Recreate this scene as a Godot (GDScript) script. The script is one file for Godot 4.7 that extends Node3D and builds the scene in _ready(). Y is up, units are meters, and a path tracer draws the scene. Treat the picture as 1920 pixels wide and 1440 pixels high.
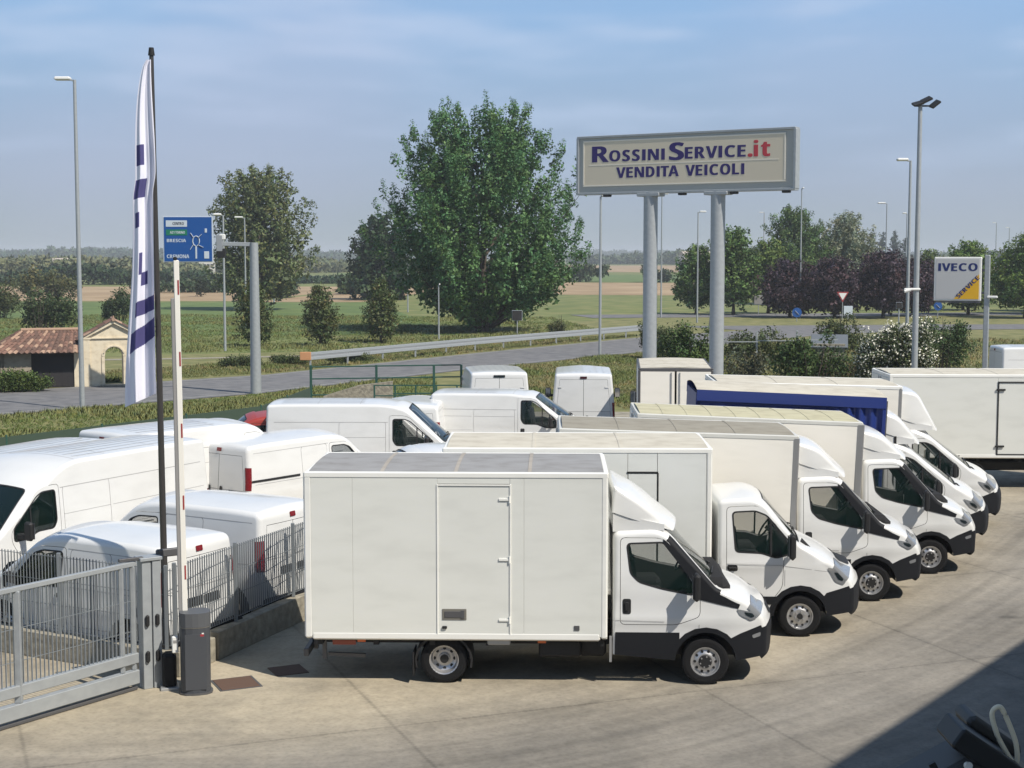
extends Node3D
# A dealer's yard of white box trucks and vans seen from an upper window, with a road, fields and trees behind.
# x to the right, y up, the camera looks along -z; units are metres.

const SUN := Vector3(0.50, 0.77, 0.41)

var rng := RandomNumberGenerator.new()
var mats := {}
var kit := {}
var used := {}


# ---------------------------------------------------------------- mesh building
class MB:
	var v := PackedVector3Array()
	var n := PackedVector3Array()
	var t := PackedVector2Array()

	func tri(a: Vector3, b: Vector3, c: Vector3, na: Vector3, nb: Vector3, nc: Vector3, ta := Vector2(), tb := Vector2(), tc := Vector2()) -> void:
		if (b - a).cross(c - a).dot(na + nb + nc) > 0.0:
			v.append(a); v.append(c); v.append(b)
			n.append(na); n.append(nc); n.append(nb)
			t.append(ta); t.append(tc); t.append(tb)
		else:
			v.append(a); v.append(b); v.append(c)
			n.append(na); n.append(nb); n.append(nc)
			t.append(ta); t.append(tb); t.append(tc)

	func flat(a: Vector3, b: Vector3, c: Vector3, m: Vector3) -> void:
		tri(a, b, c, m, m, m)

	func quad(a: Vector3, b: Vector3, c: Vector3, d: Vector3, m: Vector3) -> void:
		flat(a, b, c, m)
		flat(a, c, d, m)

	func quad_uv(a: Vector3, b: Vector3, c: Vector3, d: Vector3, m: Vector3) -> void:
		tri(a, b, c, m, m, m, Vector2(0, 1), Vector2(1, 1), Vector2(1, 0))
		tri(a, c, d, m, m, m, Vector2(0, 1), Vector2(1, 0), Vector2(0, 0))

	func box(c: Vector3, s: Vector3, bv := 0.0, b := Basis()) -> MB:
		var h := s * 0.5
		if bv <= 0.0:
			for ax in 3:
				for sg in [-1.0, 1.0]:
					var m := Vector3.ZERO
					m[ax] = sg
					var p := []
					for q in [[-1, -1], [1, -1], [1, 1], [-1, 1]]:
						var w := Vector3.ZERO
						w[ax] = sg * h[ax]
						w[(ax + 1) % 3] = q[0] * h[(ax + 1) % 3]
						w[(ax + 2) % 3] = q[1] * h[(ax + 2) % 3]
						p.append(c + b * w)
					quad(p[0], p[1], p[2], p[3], b * m)
			return self
		var e := minf(bv, minf(h.x, minf(h.y, h.z)) * 0.9)
		for ax in 3:
			var u := (ax + 1) % 3
			var w2 := (ax + 2) % 3
			for sg in [-1.0, 1.0]:
				var m := Vector3.ZERO
				m[ax] = sg
				var p := []
				for q in [[-1, -1], [1, -1], [1, 1], [-1, 1]]:
					var w := Vector3.ZERO
					w[ax] = sg * h[ax]
					w[u] = q[0] * (h[u] - e)
					w[w2] = q[1] * (h[w2] - e)
					p.append(c + b * w)
				quad(p[0], p[1], p[2], p[3], b * m)
				# the chamfers along axis w2 between faces ax and u
				for s2 in [-1.0, 1.0]:
					var m2 := Vector3.ZERO
					m2[u] = s2
					var p2 := []
					for q in [[0, -1], [0, 1], [1, 1], [1, -1]]:
						var w := Vector3.ZERO
						w[ax] = sg * (h[ax] if q[0] == 0 else h[ax] - e)
						w[u] = s2 * (h[u] - e if q[0] == 0 else h[u])
						w[w2] = q[1] * (h[w2] - e)
						p2.append(c + b * w)
					var a1 := b * m
					var a2 := b * m2
					tri(p2[0], p2[1], p2[2], a1, a1, a2)
					tri(p2[0], p2[2], p2[3], a1, a2, a2)
		for sx in [-1.0, 1.0]:
			for sy in [-1.0, 1.0]:
				for sz in [-1.0, 1.0]:
					var a := c + b * Vector3(sx * h.x, sy * (h.y - e), sz * (h.z - e))
					var d := c + b * Vector3(sx * (h.x - e), sy * h.y, sz * (h.z - e))
					var f := c + b * Vector3(sx * (h.x - e), sy * (h.y - e), sz * h.z)
					flat(a, d, f, b * Vector3(sx, sy, sz).normalized())
		return self

	func bar(a: Vector3, b: Vector3, w: float, d: float, bv := 0.0) -> MB:
		# a square bar from a to b, w wide and d thick
		var y := (b - a).normalized()
		var x := (Vector3.RIGHT if absf(y.y) > 0.95 else Vector3.UP.cross(y)).normalized()
		var z := x.cross(y).normalized()
		x = y.cross(z)
		return box((a + b) * 0.5, Vector3(w, a.distance_to(b), d), bv, Basis(x, y, z))

	func cyl(a: Vector3, b: Vector3, r0: float, r1: float, k := 12, caps := true) -> MB:
		var y := (b - a).normalized()
		var x := (Vector3.FORWARD if absf(y.y) > 0.9 else Vector3.UP).cross(y).normalized()
		var z := x.cross(y)
		for i in k:
			var p := TAU * i / k
			var q := TAU * (i + 1) / k
			var d := x * cos(p) + z * sin(p)
			var e := x * cos(q) + z * sin(q)
			tri(a + d * r0, a + e * r0, b + e * r1, d, e, e)
			tri(a + d * r0, b + e * r1, b + d * r1, d, e, d)
			if caps:
				flat(a, a + d * r0, a + e * r0, -y)
				flat(b, b + d * r1, b + e * r1, y)
		return self

	func tube(p: Array, r: Array, k := 8) -> MB:
		var rings := []
		var dirs := []
		for i in p.size():
			var y: Vector3 = (p[mini(i + 1, p.size() - 1)] - p[maxi(i - 1, 0)]).normalized()
			var x := (Vector3.FORWARD if absf(y.y) > 0.9 else Vector3.UP).cross(y).normalized()
			var z := x.cross(y)
			var ring := []
			var dir := []
			for j in k:
				var d := x * cos(TAU * j / k) + z * sin(TAU * j / k)
				dir.append(d)
				ring.append(p[i] + d * r[i])
			rings.append(ring)
			dirs.append(dir)
		for i in p.size() - 1:
			for j in k:
				var l := (j + 1) % k
				tri(rings[i][j], rings[i][l], rings[i + 1][l], dirs[i][j], dirs[i][l], dirs[i + 1][l])
				tri(rings[i][j], rings[i + 1][l], rings[i + 1][j], dirs[i][j], dirs[i + 1][l], dirs[i + 1][j])
		return self

	func lathe(p: Array, x: Transform3D, k := 24) -> MB:
		# p: Vector2(radius, height along the axis y of x); each segment keeps its own normal
		for s in p.size() - 1:
			var a: Vector2 = p[s]
			var b: Vector2 = p[s + 1]
			if a.is_equal_approx(b):
				continue
			var e := Vector2(b.y - a.y, a.x - b.x).normalized()
			for i in k:
				var c0 := cos(TAU * i / k)
				var s0 := sin(TAU * i / k)
				var c1 := cos(TAU * (i + 1) / k)
				var s1 := sin(TAU * (i + 1) / k)
				var n0 := x.basis * Vector3(e.x * c0, e.y, e.x * s0)
				var n1 := x.basis * Vector3(e.x * c1, e.y, e.x * s1)
				var p0 := x * Vector3(a.x * c0, a.y, a.x * s0)
				var p1 := x * Vector3(a.x * c1, a.y, a.x * s1)
				var q0 := x * Vector3(b.x * c0, b.y, b.x * s0)
				var q1 := x * Vector3(b.x * c1, b.y, b.x * s1)
				if a.x > 0.0:
					tri(p0, p1, q1, n0, n1, n1)
				if b.x > 0.0:
					tri(p0, q1, q0, n0, n1, n0)
		return self

	func prism(poly: PackedVector2Array, x: Transform3D, d: float) -> MB:
		# a polygon in the xy plane of x, pushed from z=0 to z=d
		var idx := Geometry2D.triangulate_polygon(poly)
		for i in range(0, idx.size(), 3):
			for h in [0.0, d]:
				var q := []
				for j in 3:
					var w := poly[idx[i + j]]
					q.append(x * Vector3(w.x, w.y, h))
				flat(q[0], q[1], q[2], x.basis.z * (1.0 if (h > 0.0) == (d > 0.0) and h != 0.0 else -1.0) * (1.0 if d > 0 else -1.0))
		var cw := Geometry2D.is_polygon_clockwise(poly)
		for i in poly.size():
			var a := poly[i]
			var b := poly[(i + 1) % poly.size()]
			var e := (b - a).normalized()
			var m := x.basis * (Vector3(-e.y, e.x, 0) if cw else Vector3(e.y, -e.x, 0))
			quad(x * Vector3(a.x, a.y, 0), x * Vector3(b.x, b.y, 0), x * Vector3(b.x, b.y, d), x * Vector3(a.x, a.y, d), m)
		return self

	func add(o: MB, x := Transform3D()) -> MB:
		for i in o.v.size():
			v.append(x * o.v[i])
			n.append((x.basis * o.n[i]).normalized())
			t.append(o.t[i])
		return self

	func surf(poly: PackedVector2Array, holes: Array, f: Callable, xs: PackedFloat32Array, ys: PackedFloat32Array) -> MB:
		# a polygon cut into the cells of a grid, holes left out, every corner put in space by f
		var lo := poly[0]
		var hi := poly[0]
		for p in poly:
			lo = lo.min(p)
			hi = hi.max(p)
		var hb := []
		for h in holes:
			var r := Rect2(h[0], Vector2.ZERO)
			for p in h:
				r = r.expand(p)
			hb.append(r)
		for i in xs.size() - 1:
			if xs[i + 1] <= lo.x or xs[i] >= hi.x:
				continue
			for j in ys.size() - 1:
				if ys[j + 1] <= lo.y or ys[j] >= hi.y:
					continue
				var cell := PackedVector2Array([Vector2(xs[i], ys[j]), Vector2(xs[i + 1], ys[j]), Vector2(xs[i + 1], ys[j + 1]), Vector2(xs[i], ys[j + 1])])
				var todo: Array = Geometry2D.intersect_polygons(cell, poly)
				var box := Rect2(xs[i], ys[j], xs[i + 1] - xs[i], ys[j + 1] - ys[j])
				for k in holes.size():
					if hb[k].intersects(box):
						var left := []
						for q in todo:
							left.append_array(Geometry2D.clip_polygons(q, holes[k]))
						todo = left
				for q in todo:
					if Geometry2D.is_polygon_clockwise(q):
						continue
					var at := []
					for p in q:
						at.append(f.call(p))
					var idx := Geometry2D.triangulate_polygon(q)
					for k in range(0, idx.size(), 3):
						var a = at[idx[k]]
						var b = at[idx[k + 1]]
						var c = at[idx[k + 2]]
						tri(a[0], b[0], c[0], a[1], b[1], c[1], q[idx[k]], q[idx[k + 1]], q[idx[k + 2]])
		return self

	func mesh() -> ArrayMesh:
		var m := ArrayMesh.new()
		if v.is_empty():
			return m
		var a := []
		a.resize(Mesh.ARRAY_MAX)
		a[Mesh.ARRAY_VERTEX] = v
		a[Mesh.ARRAY_NORMAL] = n
		a[Mesh.ARRAY_TEX_UV] = t
		m.add_surface_from_arrays(Mesh.PRIMITIVE_TRIANGLES, a)
		return m


func steps(a: float, b: float, d: float) -> PackedFloat32Array:
	var k := maxi(1, int(ceil((b - a) / d)))
	var r := PackedFloat32Array()
	for i in k + 1:
		r.append(lerpf(a, b, float(i) / k))
	return r


func pv(a: Array) -> PackedVector2Array:
	var r := PackedVector2Array()
	for i in range(0, a.size(), 2):
		r.append(Vector2(a[i], a[i + 1]))
	if Geometry2D.is_polygon_clockwise(r):
		r.reverse()
	return r


func round_poly(p: PackedVector2Array, r: float) -> PackedVector2Array:
	# the same polygon with rounded corners
	var o := PackedVector2Array()
	var k := p.size()
	for i in k:
		var a := p[(i + k - 1) % k]
		var b := p[i]
		var c := p[(i + 1) % k]
		var d := minf(r, minf(a.distance_to(b), b.distance_to(c)) * 0.45)
		var s := b + (a - b).normalized() * d
		var e := b + (c - b).normalized() * d
		for j in 4:
			var u := j / 3.0
			o.append(s.lerp(b, u).lerp(b.lerp(e, u), u))
	return o


# ---------------------------------------------------------------- vehicle shells
class Shell:
	# A body that is made from its side outline: rear, roof, windscreen, bonnet and nose in one strip, two sides, and a rounded edge between.
	var p := PackedVector2Array()   # outline, from the foot of the rear to the foot of the nose
	var m := PackedVector2Array()   # outward normals
	var r := PackedFloat32Array()   # radius of the edge
	var c := PackedFloat32Array()   # crown across the strip
	var s := PackedFloat32Array()   # length along the outline
	var sp := PackedFloat32Array()  # length at each control point
	var w := PackedFloat32Array()   # half width of the strip
	var hw := 1.0
	var belt := 1.3
	var lean := 0.05
	var xf := 0.3
	var xn := 1.0
	var nose := 0.1
	var xr := -99.0
	var tail := 0.0
	var ridges := []

	func width(x: float, y: float) -> float:
		var o := hw
		if y > belt:
			var d := y - belt
			o -= lean * d * d / (d + 0.25)
		if y < 0.75:
			o -= 0.12 * (0.75 - y) * (0.75 - y)
		if x > xf:
			var t := (x - xf) / (xn - xf)
			o -= nose * t * t
		if x < xr:
			o -= tail * (xr - x) * (xr - x)
		for g in ridges:
			o += g[1] * exp(-pow((y - g[0]) / g[2], 2.0))
		return o

	func make(ctl: Array) -> Shell:
		# ctl: [x, y, fillet, edge radius, crown]
		var marks := []
		var q := PackedVector2Array()
		var rr := PackedFloat32Array()
		var cc := PackedFloat32Array()
		for i in ctl.size():
			var b := Vector2(ctl[i][0], ctl[i][1])
			if i == 0 or i == ctl.size() - 1:
				marks.append(q.size())
				q.append(b); rr.append(ctl[i][3]); cc.append(ctl[i][4])
				continue
			var a := Vector2(ctl[i - 1][0], ctl[i - 1][1])
			var e := Vector2(ctl[i + 1][0], ctl[i + 1][1])
			var d := minf(ctl[i][2], minf(a.distance_to(b), b.distance_to(e)) * 0.48)
			var k := 6
			for j in k + 1:
				if j == k / 2:
					marks.append(q.size())
				var u := float(j) / k
				q.append((b + (a - b).normalized() * d).lerp(b, u).lerp(b.lerp(b + (e - b).normalized() * d, u), u))
				rr.append(ctl[i][3]); cc.append(ctl[i][4])
		# long straight runs get points of their own
		var where := []
		for i in q.size():
			if i > 0:
				var k := int(q[i - 1].distance_to(q[i]) / 0.14)
				for j in range(1, k + 1):
					var u := float(j) / (k + 1)
					p.append(q[i - 1].lerp(q[i], u))
					var su := u * u * (3 - 2 * u)
					r.append(lerpf(rr[i - 1], rr[i], su))
					c.append(lerpf(cc[i - 1], cc[i], su))
			where.append(p.size())
			p.append(q[i]); r.append(rr[i]); c.append(cc[i])
		var l := 0.0
		for i in p.size():
			if i > 0:
				l += p[i].distance_to(p[i - 1])
			s.append(l)
			var t := (p[mini(i + 1, p.size() - 1)] - p[maxi(i - 1, 0)]).normalized()
			m.append(Vector2(-t.y, t.x))
		for k in marks:
			sp.append(s[where[k]])
		for i in p.size():
			var e := p[i] - m[i] * r[i]
			w.append(width(e.x, e.y) - r[i])
		return self

	func at(l: float) -> Array:
		var i := clampi(s.bsearch(l), 1, s.size() - 1)
		var u := clampf((l - s[i - 1]) / maxf(1e-6, s[i] - s[i - 1]), 0.0, 1.0)
		return [p[i - 1].lerp(p[i], u), m[i - 1].lerp(m[i], u).normalized(), lerpf(r[i - 1], r[i], u), lerpf(c[i - 1], c[i], u), lerpf(w[i - 1], w[i], u)]

	func top(q: Vector2, off := 0.0) -> Array:
		# q: length along the outline, -1..1 across
		var a := at(q.x)
		var n2: Vector2 = a[1]
		var k: float = a[3] * (1.0 - q.y * q.y) + off
		var n3 := Vector3(n2.x, n2.y, 2.0 * a[3] * q.y / a[4]).normalized()
		return [Vector3(a[0].x + n2.x * k, a[0].y + n2.y * k, a[4] * q.y), n3]

	func side(q: Vector2, sg: float, off := 0.0) -> Array:
		var z := width(q.x, q.y)
		var e := 0.01
		var n3 := Vector3((width(q.x - e, q.y) - width(q.x + e, q.y)) / (2 * e), (width(q.x, q.y - e) - width(q.x, q.y + e)) / (2 * e), 1.0).normalized()
		return [Vector3(q.x + n3.x * off, q.y + n3.y * off, sg * (z + n3.z * off)), Vector3(n3.x, n3.y, n3.z * sg)]

	func outline(bottom: PackedVector2Array) -> PackedVector2Array:
		# the flat part of a side, down to the line bottom, which runs from the nose back to the rear
		var o := PackedVector2Array()
		for i in p.size():
			o.append(p[i] - m[i] * r[i])
		o.append_array(bottom)
		if Geometry2D.is_polygon_clockwise(o):
			o.reverse()
		return o

	func edge(mb: MB, s0: float, s1: float, off := 0.0, sides := [-1.0, 1.0], k := 5) -> void:
		var ls := PackedFloat32Array([s0])
		for l in s:
			if l > s0 + 1e-4 and l < s1 - 1e-4:
				ls.append(l)
		ls.append(s1)
		for sg in sides:
			var last := []
			for l in ls:
				var a := at(l)
				var e: Vector2 = a[0] - a[1] * a[2]
				var sn: Vector3 = side(e, sg)[1]
				var ring := []
				for j in k + 1:
					var th := PI / 2 * j / k
					var d: float = a[2] * (1.0 - sin(th))
					var nn := (sn * cos(th) + Vector3(a[1].x, a[1].y, 0) * sin(th)).normalized()
					ring.append([Vector3(a[0].x - a[1].x * d, a[0].y - a[1].y * d, sg * (a[4] + a[2] * cos(th))) + nn * off, nn])
				if last.size():
					for j in k:
						mb.tri(last[j][0], ring[j][0], ring[j + 1][0], last[j][1], ring[j][1], ring[j + 1][1])
						mb.tri(last[j][0], ring[j + 1][0], last[j + 1][0], last[j][1], ring[j + 1][1], last[j + 1][1])
				last = ring

	func strip(mb: MB, s0: float, s1: float, holes := [], u0 := -1.0, u1 := 1.0, off := 0.0) -> void:
		var xs := PackedFloat32Array([s0])
		for l in s:
			if l > s0 + 1e-4 and l < s1 - 1e-4:
				xs.append(l)
		xs.append(s1)
		var ys := PackedFloat32Array()
		for i in 17:
			ys.append(lerpf(-1.0, 1.0, i / 16.0))
		mb.surf(PackedVector2Array([Vector2(s0, u0), Vector2(s1, u0), Vector2(s1, u1), Vector2(s0, u1)]), holes, func(q): return top(q, off), xs, ys)

	func patch(mb: MB, poly: PackedVector2Array, off: float, holes := []) -> void:
		# a polygon on the strip
		var ys := PackedFloat32Array()
		for i in 17:
			ys.append(lerpf(-1.0, 1.0, i / 16.0))
		mb.surf(poly, holes, func(q): return top(q, off), s, ys)

	func panel(mb: MB, poly: PackedVector2Array, sg: float, off := 0.0, holes := [], cell := 0.13) -> void:
		var r2 := Rect2(poly[0], Vector2.ZERO)
		for q in poly:
			r2 = r2.expand(q)
		var nx := maxi(1, int(ceil(r2.size.x / cell)))
		var ny := maxi(1, int(ceil(r2.size.y / cell)))
		var xs := PackedFloat32Array()
		var ys := PackedFloat32Array()
		for i in nx + 1:
			xs.append(r2.position.x - 0.001 + (r2.size.x + 0.002) * i / nx)
		for i in ny + 1:
			ys.append(r2.position.y - 0.001 + (r2.size.y + 0.002) * i / ny)
		mb.surf(poly, holes, func(q): return side(q, sg, off), xs, ys)

	func ribbon(mb: MB, pts: PackedVector2Array, wd: float, sg: float, off := 0.002) -> void:
		# a narrow band along a line on the side
		for i in pts.size() - 1:
			var d := (pts[i + 1] - pts[i]).normalized()
			var e := Vector2(-d.y, d.x) * wd * 0.5
			panel(mb, PackedVector2Array([pts[i] - e, pts[i + 1] - e, pts[i + 1] + e, pts[i] + e]), sg, off, [], 0.25)


# ---------------------------------------------------------------- materials and nodes
func paint(key: String, r: float, g: float, b: float, rough := 0.6, metal := 0.0) -> StandardMaterial3D:
	# base colours are linear
	if not mats.has(key):
		var m := StandardMaterial3D.new()
		m.resource_name = key
		m.albedo_color = Color(r, g, b).linear_to_srgb()
		m.roughness = rough
		m.metallic = metal
		mats[key] = m
	return mats[key]


func noise(seed_: int, freq: float, oct := 4) -> FastNoiseLite:
	var f := FastNoiseLite.new()
	f.noise_type = FastNoiseLite.TYPE_SIMPLEX_SMOOTH
	f.seed = seed_
	f.frequency = freq
	f.fractal_octaves = oct
	return f


func noise_tex(seed_: int, freq: float, size: int, stops: Array, oct := 4, bump := 0.0) -> NoiseTexture2D:
	var t := NoiseTexture2D.new()
	t.width = size
	t.height = size
	t.seamless = true
	t.noise = noise(seed_, freq, oct)
	if bump > 0.0:
		t.as_normal_map = true
		t.bump_strength = bump
	elif stops.size():
		var g := Gradient.new()
		var offs := PackedFloat32Array()
		var cols := PackedColorArray()
		for s in stops:
			offs.append(s[0])
			cols.append(Color(s[1], s[2], s[3]).linear_to_srgb())
		g.offsets = offs
		g.colors = cols
		t.color_ramp = g
	return t


func textured(key: String, tex: Texture2D, scale: Vector3, rough: float, nrm: Texture2D = null, strength := 0.5, world := true) -> StandardMaterial3D:
	if not mats.has(key):
		var m := StandardMaterial3D.new()
		m.resource_name = key
		m.albedo_texture = tex
		m.roughness = rough
		m.uv1_triplanar = true
		m.uv1_world_triplanar = world
		m.uv1_scale = scale
		if nrm:
			m.normal_enabled = true
			m.normal_texture = nrm
			m.normal_scale = strength
		mats[key] = m
	return mats[key]


func glass(key: String, r: float, g: float, b: float, a: float) -> StandardMaterial3D:
	if not mats.has(key):
		var m := StandardMaterial3D.new()
		m.resource_name = key
		var c := Color(r, g, b).linear_to_srgb()
		m.albedo_color = Color(c.r, c.g, c.b, a)
		m.transparency = BaseMaterial3D.TRANSPARENCY_ALPHA
		m.roughness = 0.03
		mats[key] = m
	return mats[key]


func numbered(called: String, parent: Node) -> String:
	var key := "%d/%s" % [parent.get_instance_id(), called]
	var k: int = used.get(key, 0)
	used[key] = k + 1
	return called if k == 0 else "%s_%03d" % [called, k]


func tag(o: Node, label: String, category := "", group := "", kind := "") -> void:
	if label:
		o.set_meta("label", label)
	if category:
		o.set_meta("category", category)
	if group:
		o.set_meta("group", group)
	if kind:
		o.set_meta("kind", kind)


func thing(called: String, label: String, category: String, at := Vector3.ZERO, yaw := 0.0, group := "") -> Node3D:
	var o := Node3D.new()
	o.name = numbered(called, self)
	add_child(o, true)
	o.position = at
	o.rotation_degrees.y = yaw
	tag(o, label, category, group)
	return o


func put(called: String, m, mat: Material, parent: Node, at := Vector3.ZERO) -> MeshInstance3D:
	var o := MeshInstance3D.new()
	o.name = numbered(called, parent)
	o.mesh = m.mesh() if m is MB else m
	o.material_override = mat
	o.position = at
	parent.add_child(o, true)
	return o


func ground(called: String, poly: Array, y: float, mat: Material, uv := 1.0) -> MeshInstance3D:
	# a flat sheet from pairs of x, z
	var q := PackedVector2Array()
	for i in range(0, poly.size(), 2):
		q.append(Vector2(poly[i], poly[i + 1]))
	var mb := MB.new()
	var idx := Geometry2D.triangulate_polygon(q)
	for i in range(0, idx.size(), 3):
		var a := q[idx[i]]
		var b := q[idx[i + 1]]
		var c := q[idx[i + 2]]
		mb.tri(Vector3(a.x, y, a.y), Vector3(b.x, y, b.y), Vector3(c.x, y, c.y), Vector3.UP, Vector3.UP, Vector3.UP, a * uv, b * uv, c * uv)
	var o := put(called, mb, mat, self)
	tag(o, "", "", "", "structure")
	return o


func lettering(parent: Node, called: String, text: String, width: float, height: float, at: Vector3, mat: Material, bold := 0.0, turn := 0.0) -> Node3D:
	# a word of raised letters, each a mesh of its own; width and capital height are those of the ink
	var f := SystemFont.new()
	f.font_names = PackedStringArray(["Droid Sans"])
	f.font_weight = 700
	var fv := FontVariation.new()
	fv.base_font = f
	var o := Node3D.new()
	o.name = numbered(called, parent)
	parent.add_child(o, true)
	var glyph := func(c: String) -> TextMesh:
		var t := TextMesh.new()
		t.font = fv
		t.font_size = 64
		t.pixel_size = 0.01
		t.depth = 0.006
		t.curve_step = 2.0
		t.text = c
		return t
	var e: AABB = glyph.call("E").get_aabb()
	var x := 0.0
	var gap := e.size.y * (0.14 + 0.08 * bold)
	var parts := []
	for c in text:
		if c == " ":
			x += e.size.y * 0.4
			continue
		var m: Mesh
		var off := Vector3.ZERO
		if c == "I":
			var bar := BoxMesh.new()
			bar.size = Vector3(e.size.y * (0.235 + 0.06 * bold), e.size.y, 0.006)
			m = bar
			off = Vector3(bar.size.x / 2, e.size.y / 2, 0)
			parts.append([m, Vector3(x, 0, 0) + off])
			x += bar.size.x + gap
		else:
			m = glyph.call(c)
			var b: AABB = m.get_aabb()
			if c in "VAT" and x > 0.0:
				x -= gap * 0.5
			parts.append([m, Vector3(x - b.position.x, -e.position.y, 0)])
			x += b.size.x + gap * (0.5 if c in ".VAT" else 1.0)
	x -= gap
	var sc := Basis.from_scale(Vector3(width / x, height / e.size.y, 1.0))
	var bs := Basis(Vector3.BACK, turn)
	o.transform = Transform3D(bs, at)
	for q in parts:
		var l := MeshInstance3D.new()
		l.name = numbered("letter", o)
		l.mesh = q[0]
		l.material_override = mat
		l.transform = Transform3D(sc, sc * (q[1] - Vector3(x / 2, e.size.y / 2, 0)))
		o.add_child(l, true)
		if bold > 0.0 and not q[0] is BoxMesh:
			for k in [-1.0, 1.0]:
				var w := MeshInstance3D.new()
				w.name = numbered("letter_edge", o)
				w.mesh = q[0]
				w.material_override = mat
				w.transform = l.transform.translated(Vector3(k * 0.035 * bold * height, 0, -0.0015 - 0.0005 * k))
				o.add_child(w, true)
	return o


# ---------------------------------------------------------------- vehicle kits
# A kit is a list of entries [name, mesh or null, material, position, children, label]; fit() hangs it under a thing.
func fit(root: Node, entries: Array) -> void:
	for e in entries:
		var o: Node3D
		if e[1] == null:
			o = Node3D.new()
			o.name = numbered(e[0], root)
			root.add_child(o, true)
			o.position = e[3]
		else:
			o = put(e[0], e[1], e[2], root, e[3])
		if e.size() > 6:
			o.rotation.y = e[6]
		if e.size() > 7:
			o.set_meta("kind", e[7])
		if e.size() > 5 and e[5]:
			o.set_meta("label", e[5])
		if e.size() > 4:
			fit(o, e[4])


const AXLE := Transform3D(Vector3(1, 0, 0), Vector3(0, 0, 1), Vector3(0, -1, 0), Vector3.ZERO)


func wheel_kit(style: String, r: float) -> Array:
	var key := "wheel_%s_%.3f" % [style, r]
	if not kit.has(key):
		var k := r / 0.345
		var ty := MB.new()
		var prof := []
		for q in [[0.205, -0.09], [0.23, -0.102], [0.29, -0.105], [0.33, -0.095], [0.343, -0.075], [0.345, -0.03], [0.338, -0.028], [0.338, -0.018], [0.345, -0.016], [0.345, 0.016], [0.338, 0.018], [0.338, 0.028], [0.345, 0.03], [0.343, 0.075], [0.33, 0.095], [0.29, 0.105], [0.23, 0.102], [0.205, 0.09]]:
			prof.append(Vector2(q[0] * k, q[1]))
		ty.lathe(prof, AXLE, 32)
		var rim := MB.new()
		var dark := MB.new()
		var bolts := MB.new()
		if style == "dish":
			prof = [Vector2(0.215 * k, 0.095), Vector2(0.2 * k, 0.088), Vector2(0.19 * k, 0.03), Vector2(0.175 * k, -0.005), Vector2(0.12 * k, -0.03), Vector2(0.085 * k, -0.03), Vector2(0.075 * k, 0.02), Vector2(0.0, 0.025)]
			for i in 8:
				var a := TAU * i / 8
				dark.cyl(Vector3(cos(a), sin(a), 0) * 0.148 * k + Vector3(0, 0, -0.03), Vector3(cos(a), sin(a), 0) * 0.148 * k + Vector3(0, 0, -0.012), 0.025 * k, 0.025 * k, 10)
			dark.cyl(Vector3(0, 0, 0.0), Vector3(0, 0, 0.05), 0.07 * k, 0.06 * k, 16)
		else:
			prof = [Vector2(0.215 * k, 0.098), Vector2(0.2 * k, 0.095), Vector2(0.19 * k, 0.065), Vector2(0.165 * k, 0.06), Vector2(0.115 * k, 0.085), Vector2(0.0, 0.085)]
			for i in 10:
				var a := TAU * i / 10
				dark.cyl(Vector3(cos(a), sin(a), 0) * 0.15 * k + Vector3(0, 0, 0.05), Vector3(cos(a), sin(a), 0) * 0.15 * k + Vector3(0, 0, 0.079), 0.022 * k, 0.02 * k, 8)
			dark.cyl(Vector3(0, 0, 0.07), Vector3(0, 0, 0.115), (0.105 if style == "capped" else 0.05) * k, (0.085 if style == "capped" else 0.045) * k, 16)
			for i in 6:
				var a := TAU * i / 6 + 0.3
				bolts.cyl(Vector3(cos(a), sin(a), 0) * 0.078 * k + Vector3(0, 0, 0.08), Vector3(cos(a), sin(a), 0) * 0.076 * k + Vector3(0, 0, 0.124), 0.014, 0.012, 6)
		rim.lathe(prof, AXLE, 28)
		var subs := [["tyre", ty.mesh(), mats.tyre, Vector3.ZERO], ["rim", rim.mesh(), mats.rim, Vector3.ZERO], ["hub", dark.mesh(), mats.black, Vector3.ZERO]]
		if style != "dish":
			subs.append(["wheel_nuts", bolts.mesh(), mats.rim, Vector3.ZERO])
		kit[key] = subs
	return kit[key]


func wheel_entry(style: String, r: float, x: float, z: float) -> Array:
	return ["wheel", null, null, Vector3(x, r, z), wheel_kit(style, r), "", 0.0 if z > 0 else PI]


func arch(x: float, y: float, rad: float, yb: float, k := 14) -> PackedVector2Array:
	# from the front foot of a wheel arch over to the rear foot
	var o := PackedVector2Array()
	var a0 := asin(clampf((yb - y) / rad, -1.0, 1.0))
	for i in k + 1:
		var a := lerpf(a0, PI - a0, float(i) / k)
		o.append(Vector2(x + cos(a) * rad, y + sin(a) * rad))
	return o


func disc(x: float, y: float, rad: float, k := 20) -> PackedVector2Array:
	var o := PackedVector2Array()
	for i in k:
		o.append(Vector2(x + cos(TAU * i / k) * rad, y + sin(TAU * i / k) * rad))
	return o


func cross(a: PackedVector2Array, b: PackedVector2Array) -> Array:
	var o := []
	for q in Geometry2D.intersect_polygons(a, b):
		if not Geometry2D.is_polygon_clockwise(q):
			o.append(q)
	return o


func wider(a: PackedVector2Array, d: float) -> PackedVector2Array:
	var o := Geometry2D.offset_polygon(a, d, Geometry2D.JOIN_ROUND)
	return o[0] if o.size() else a


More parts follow.
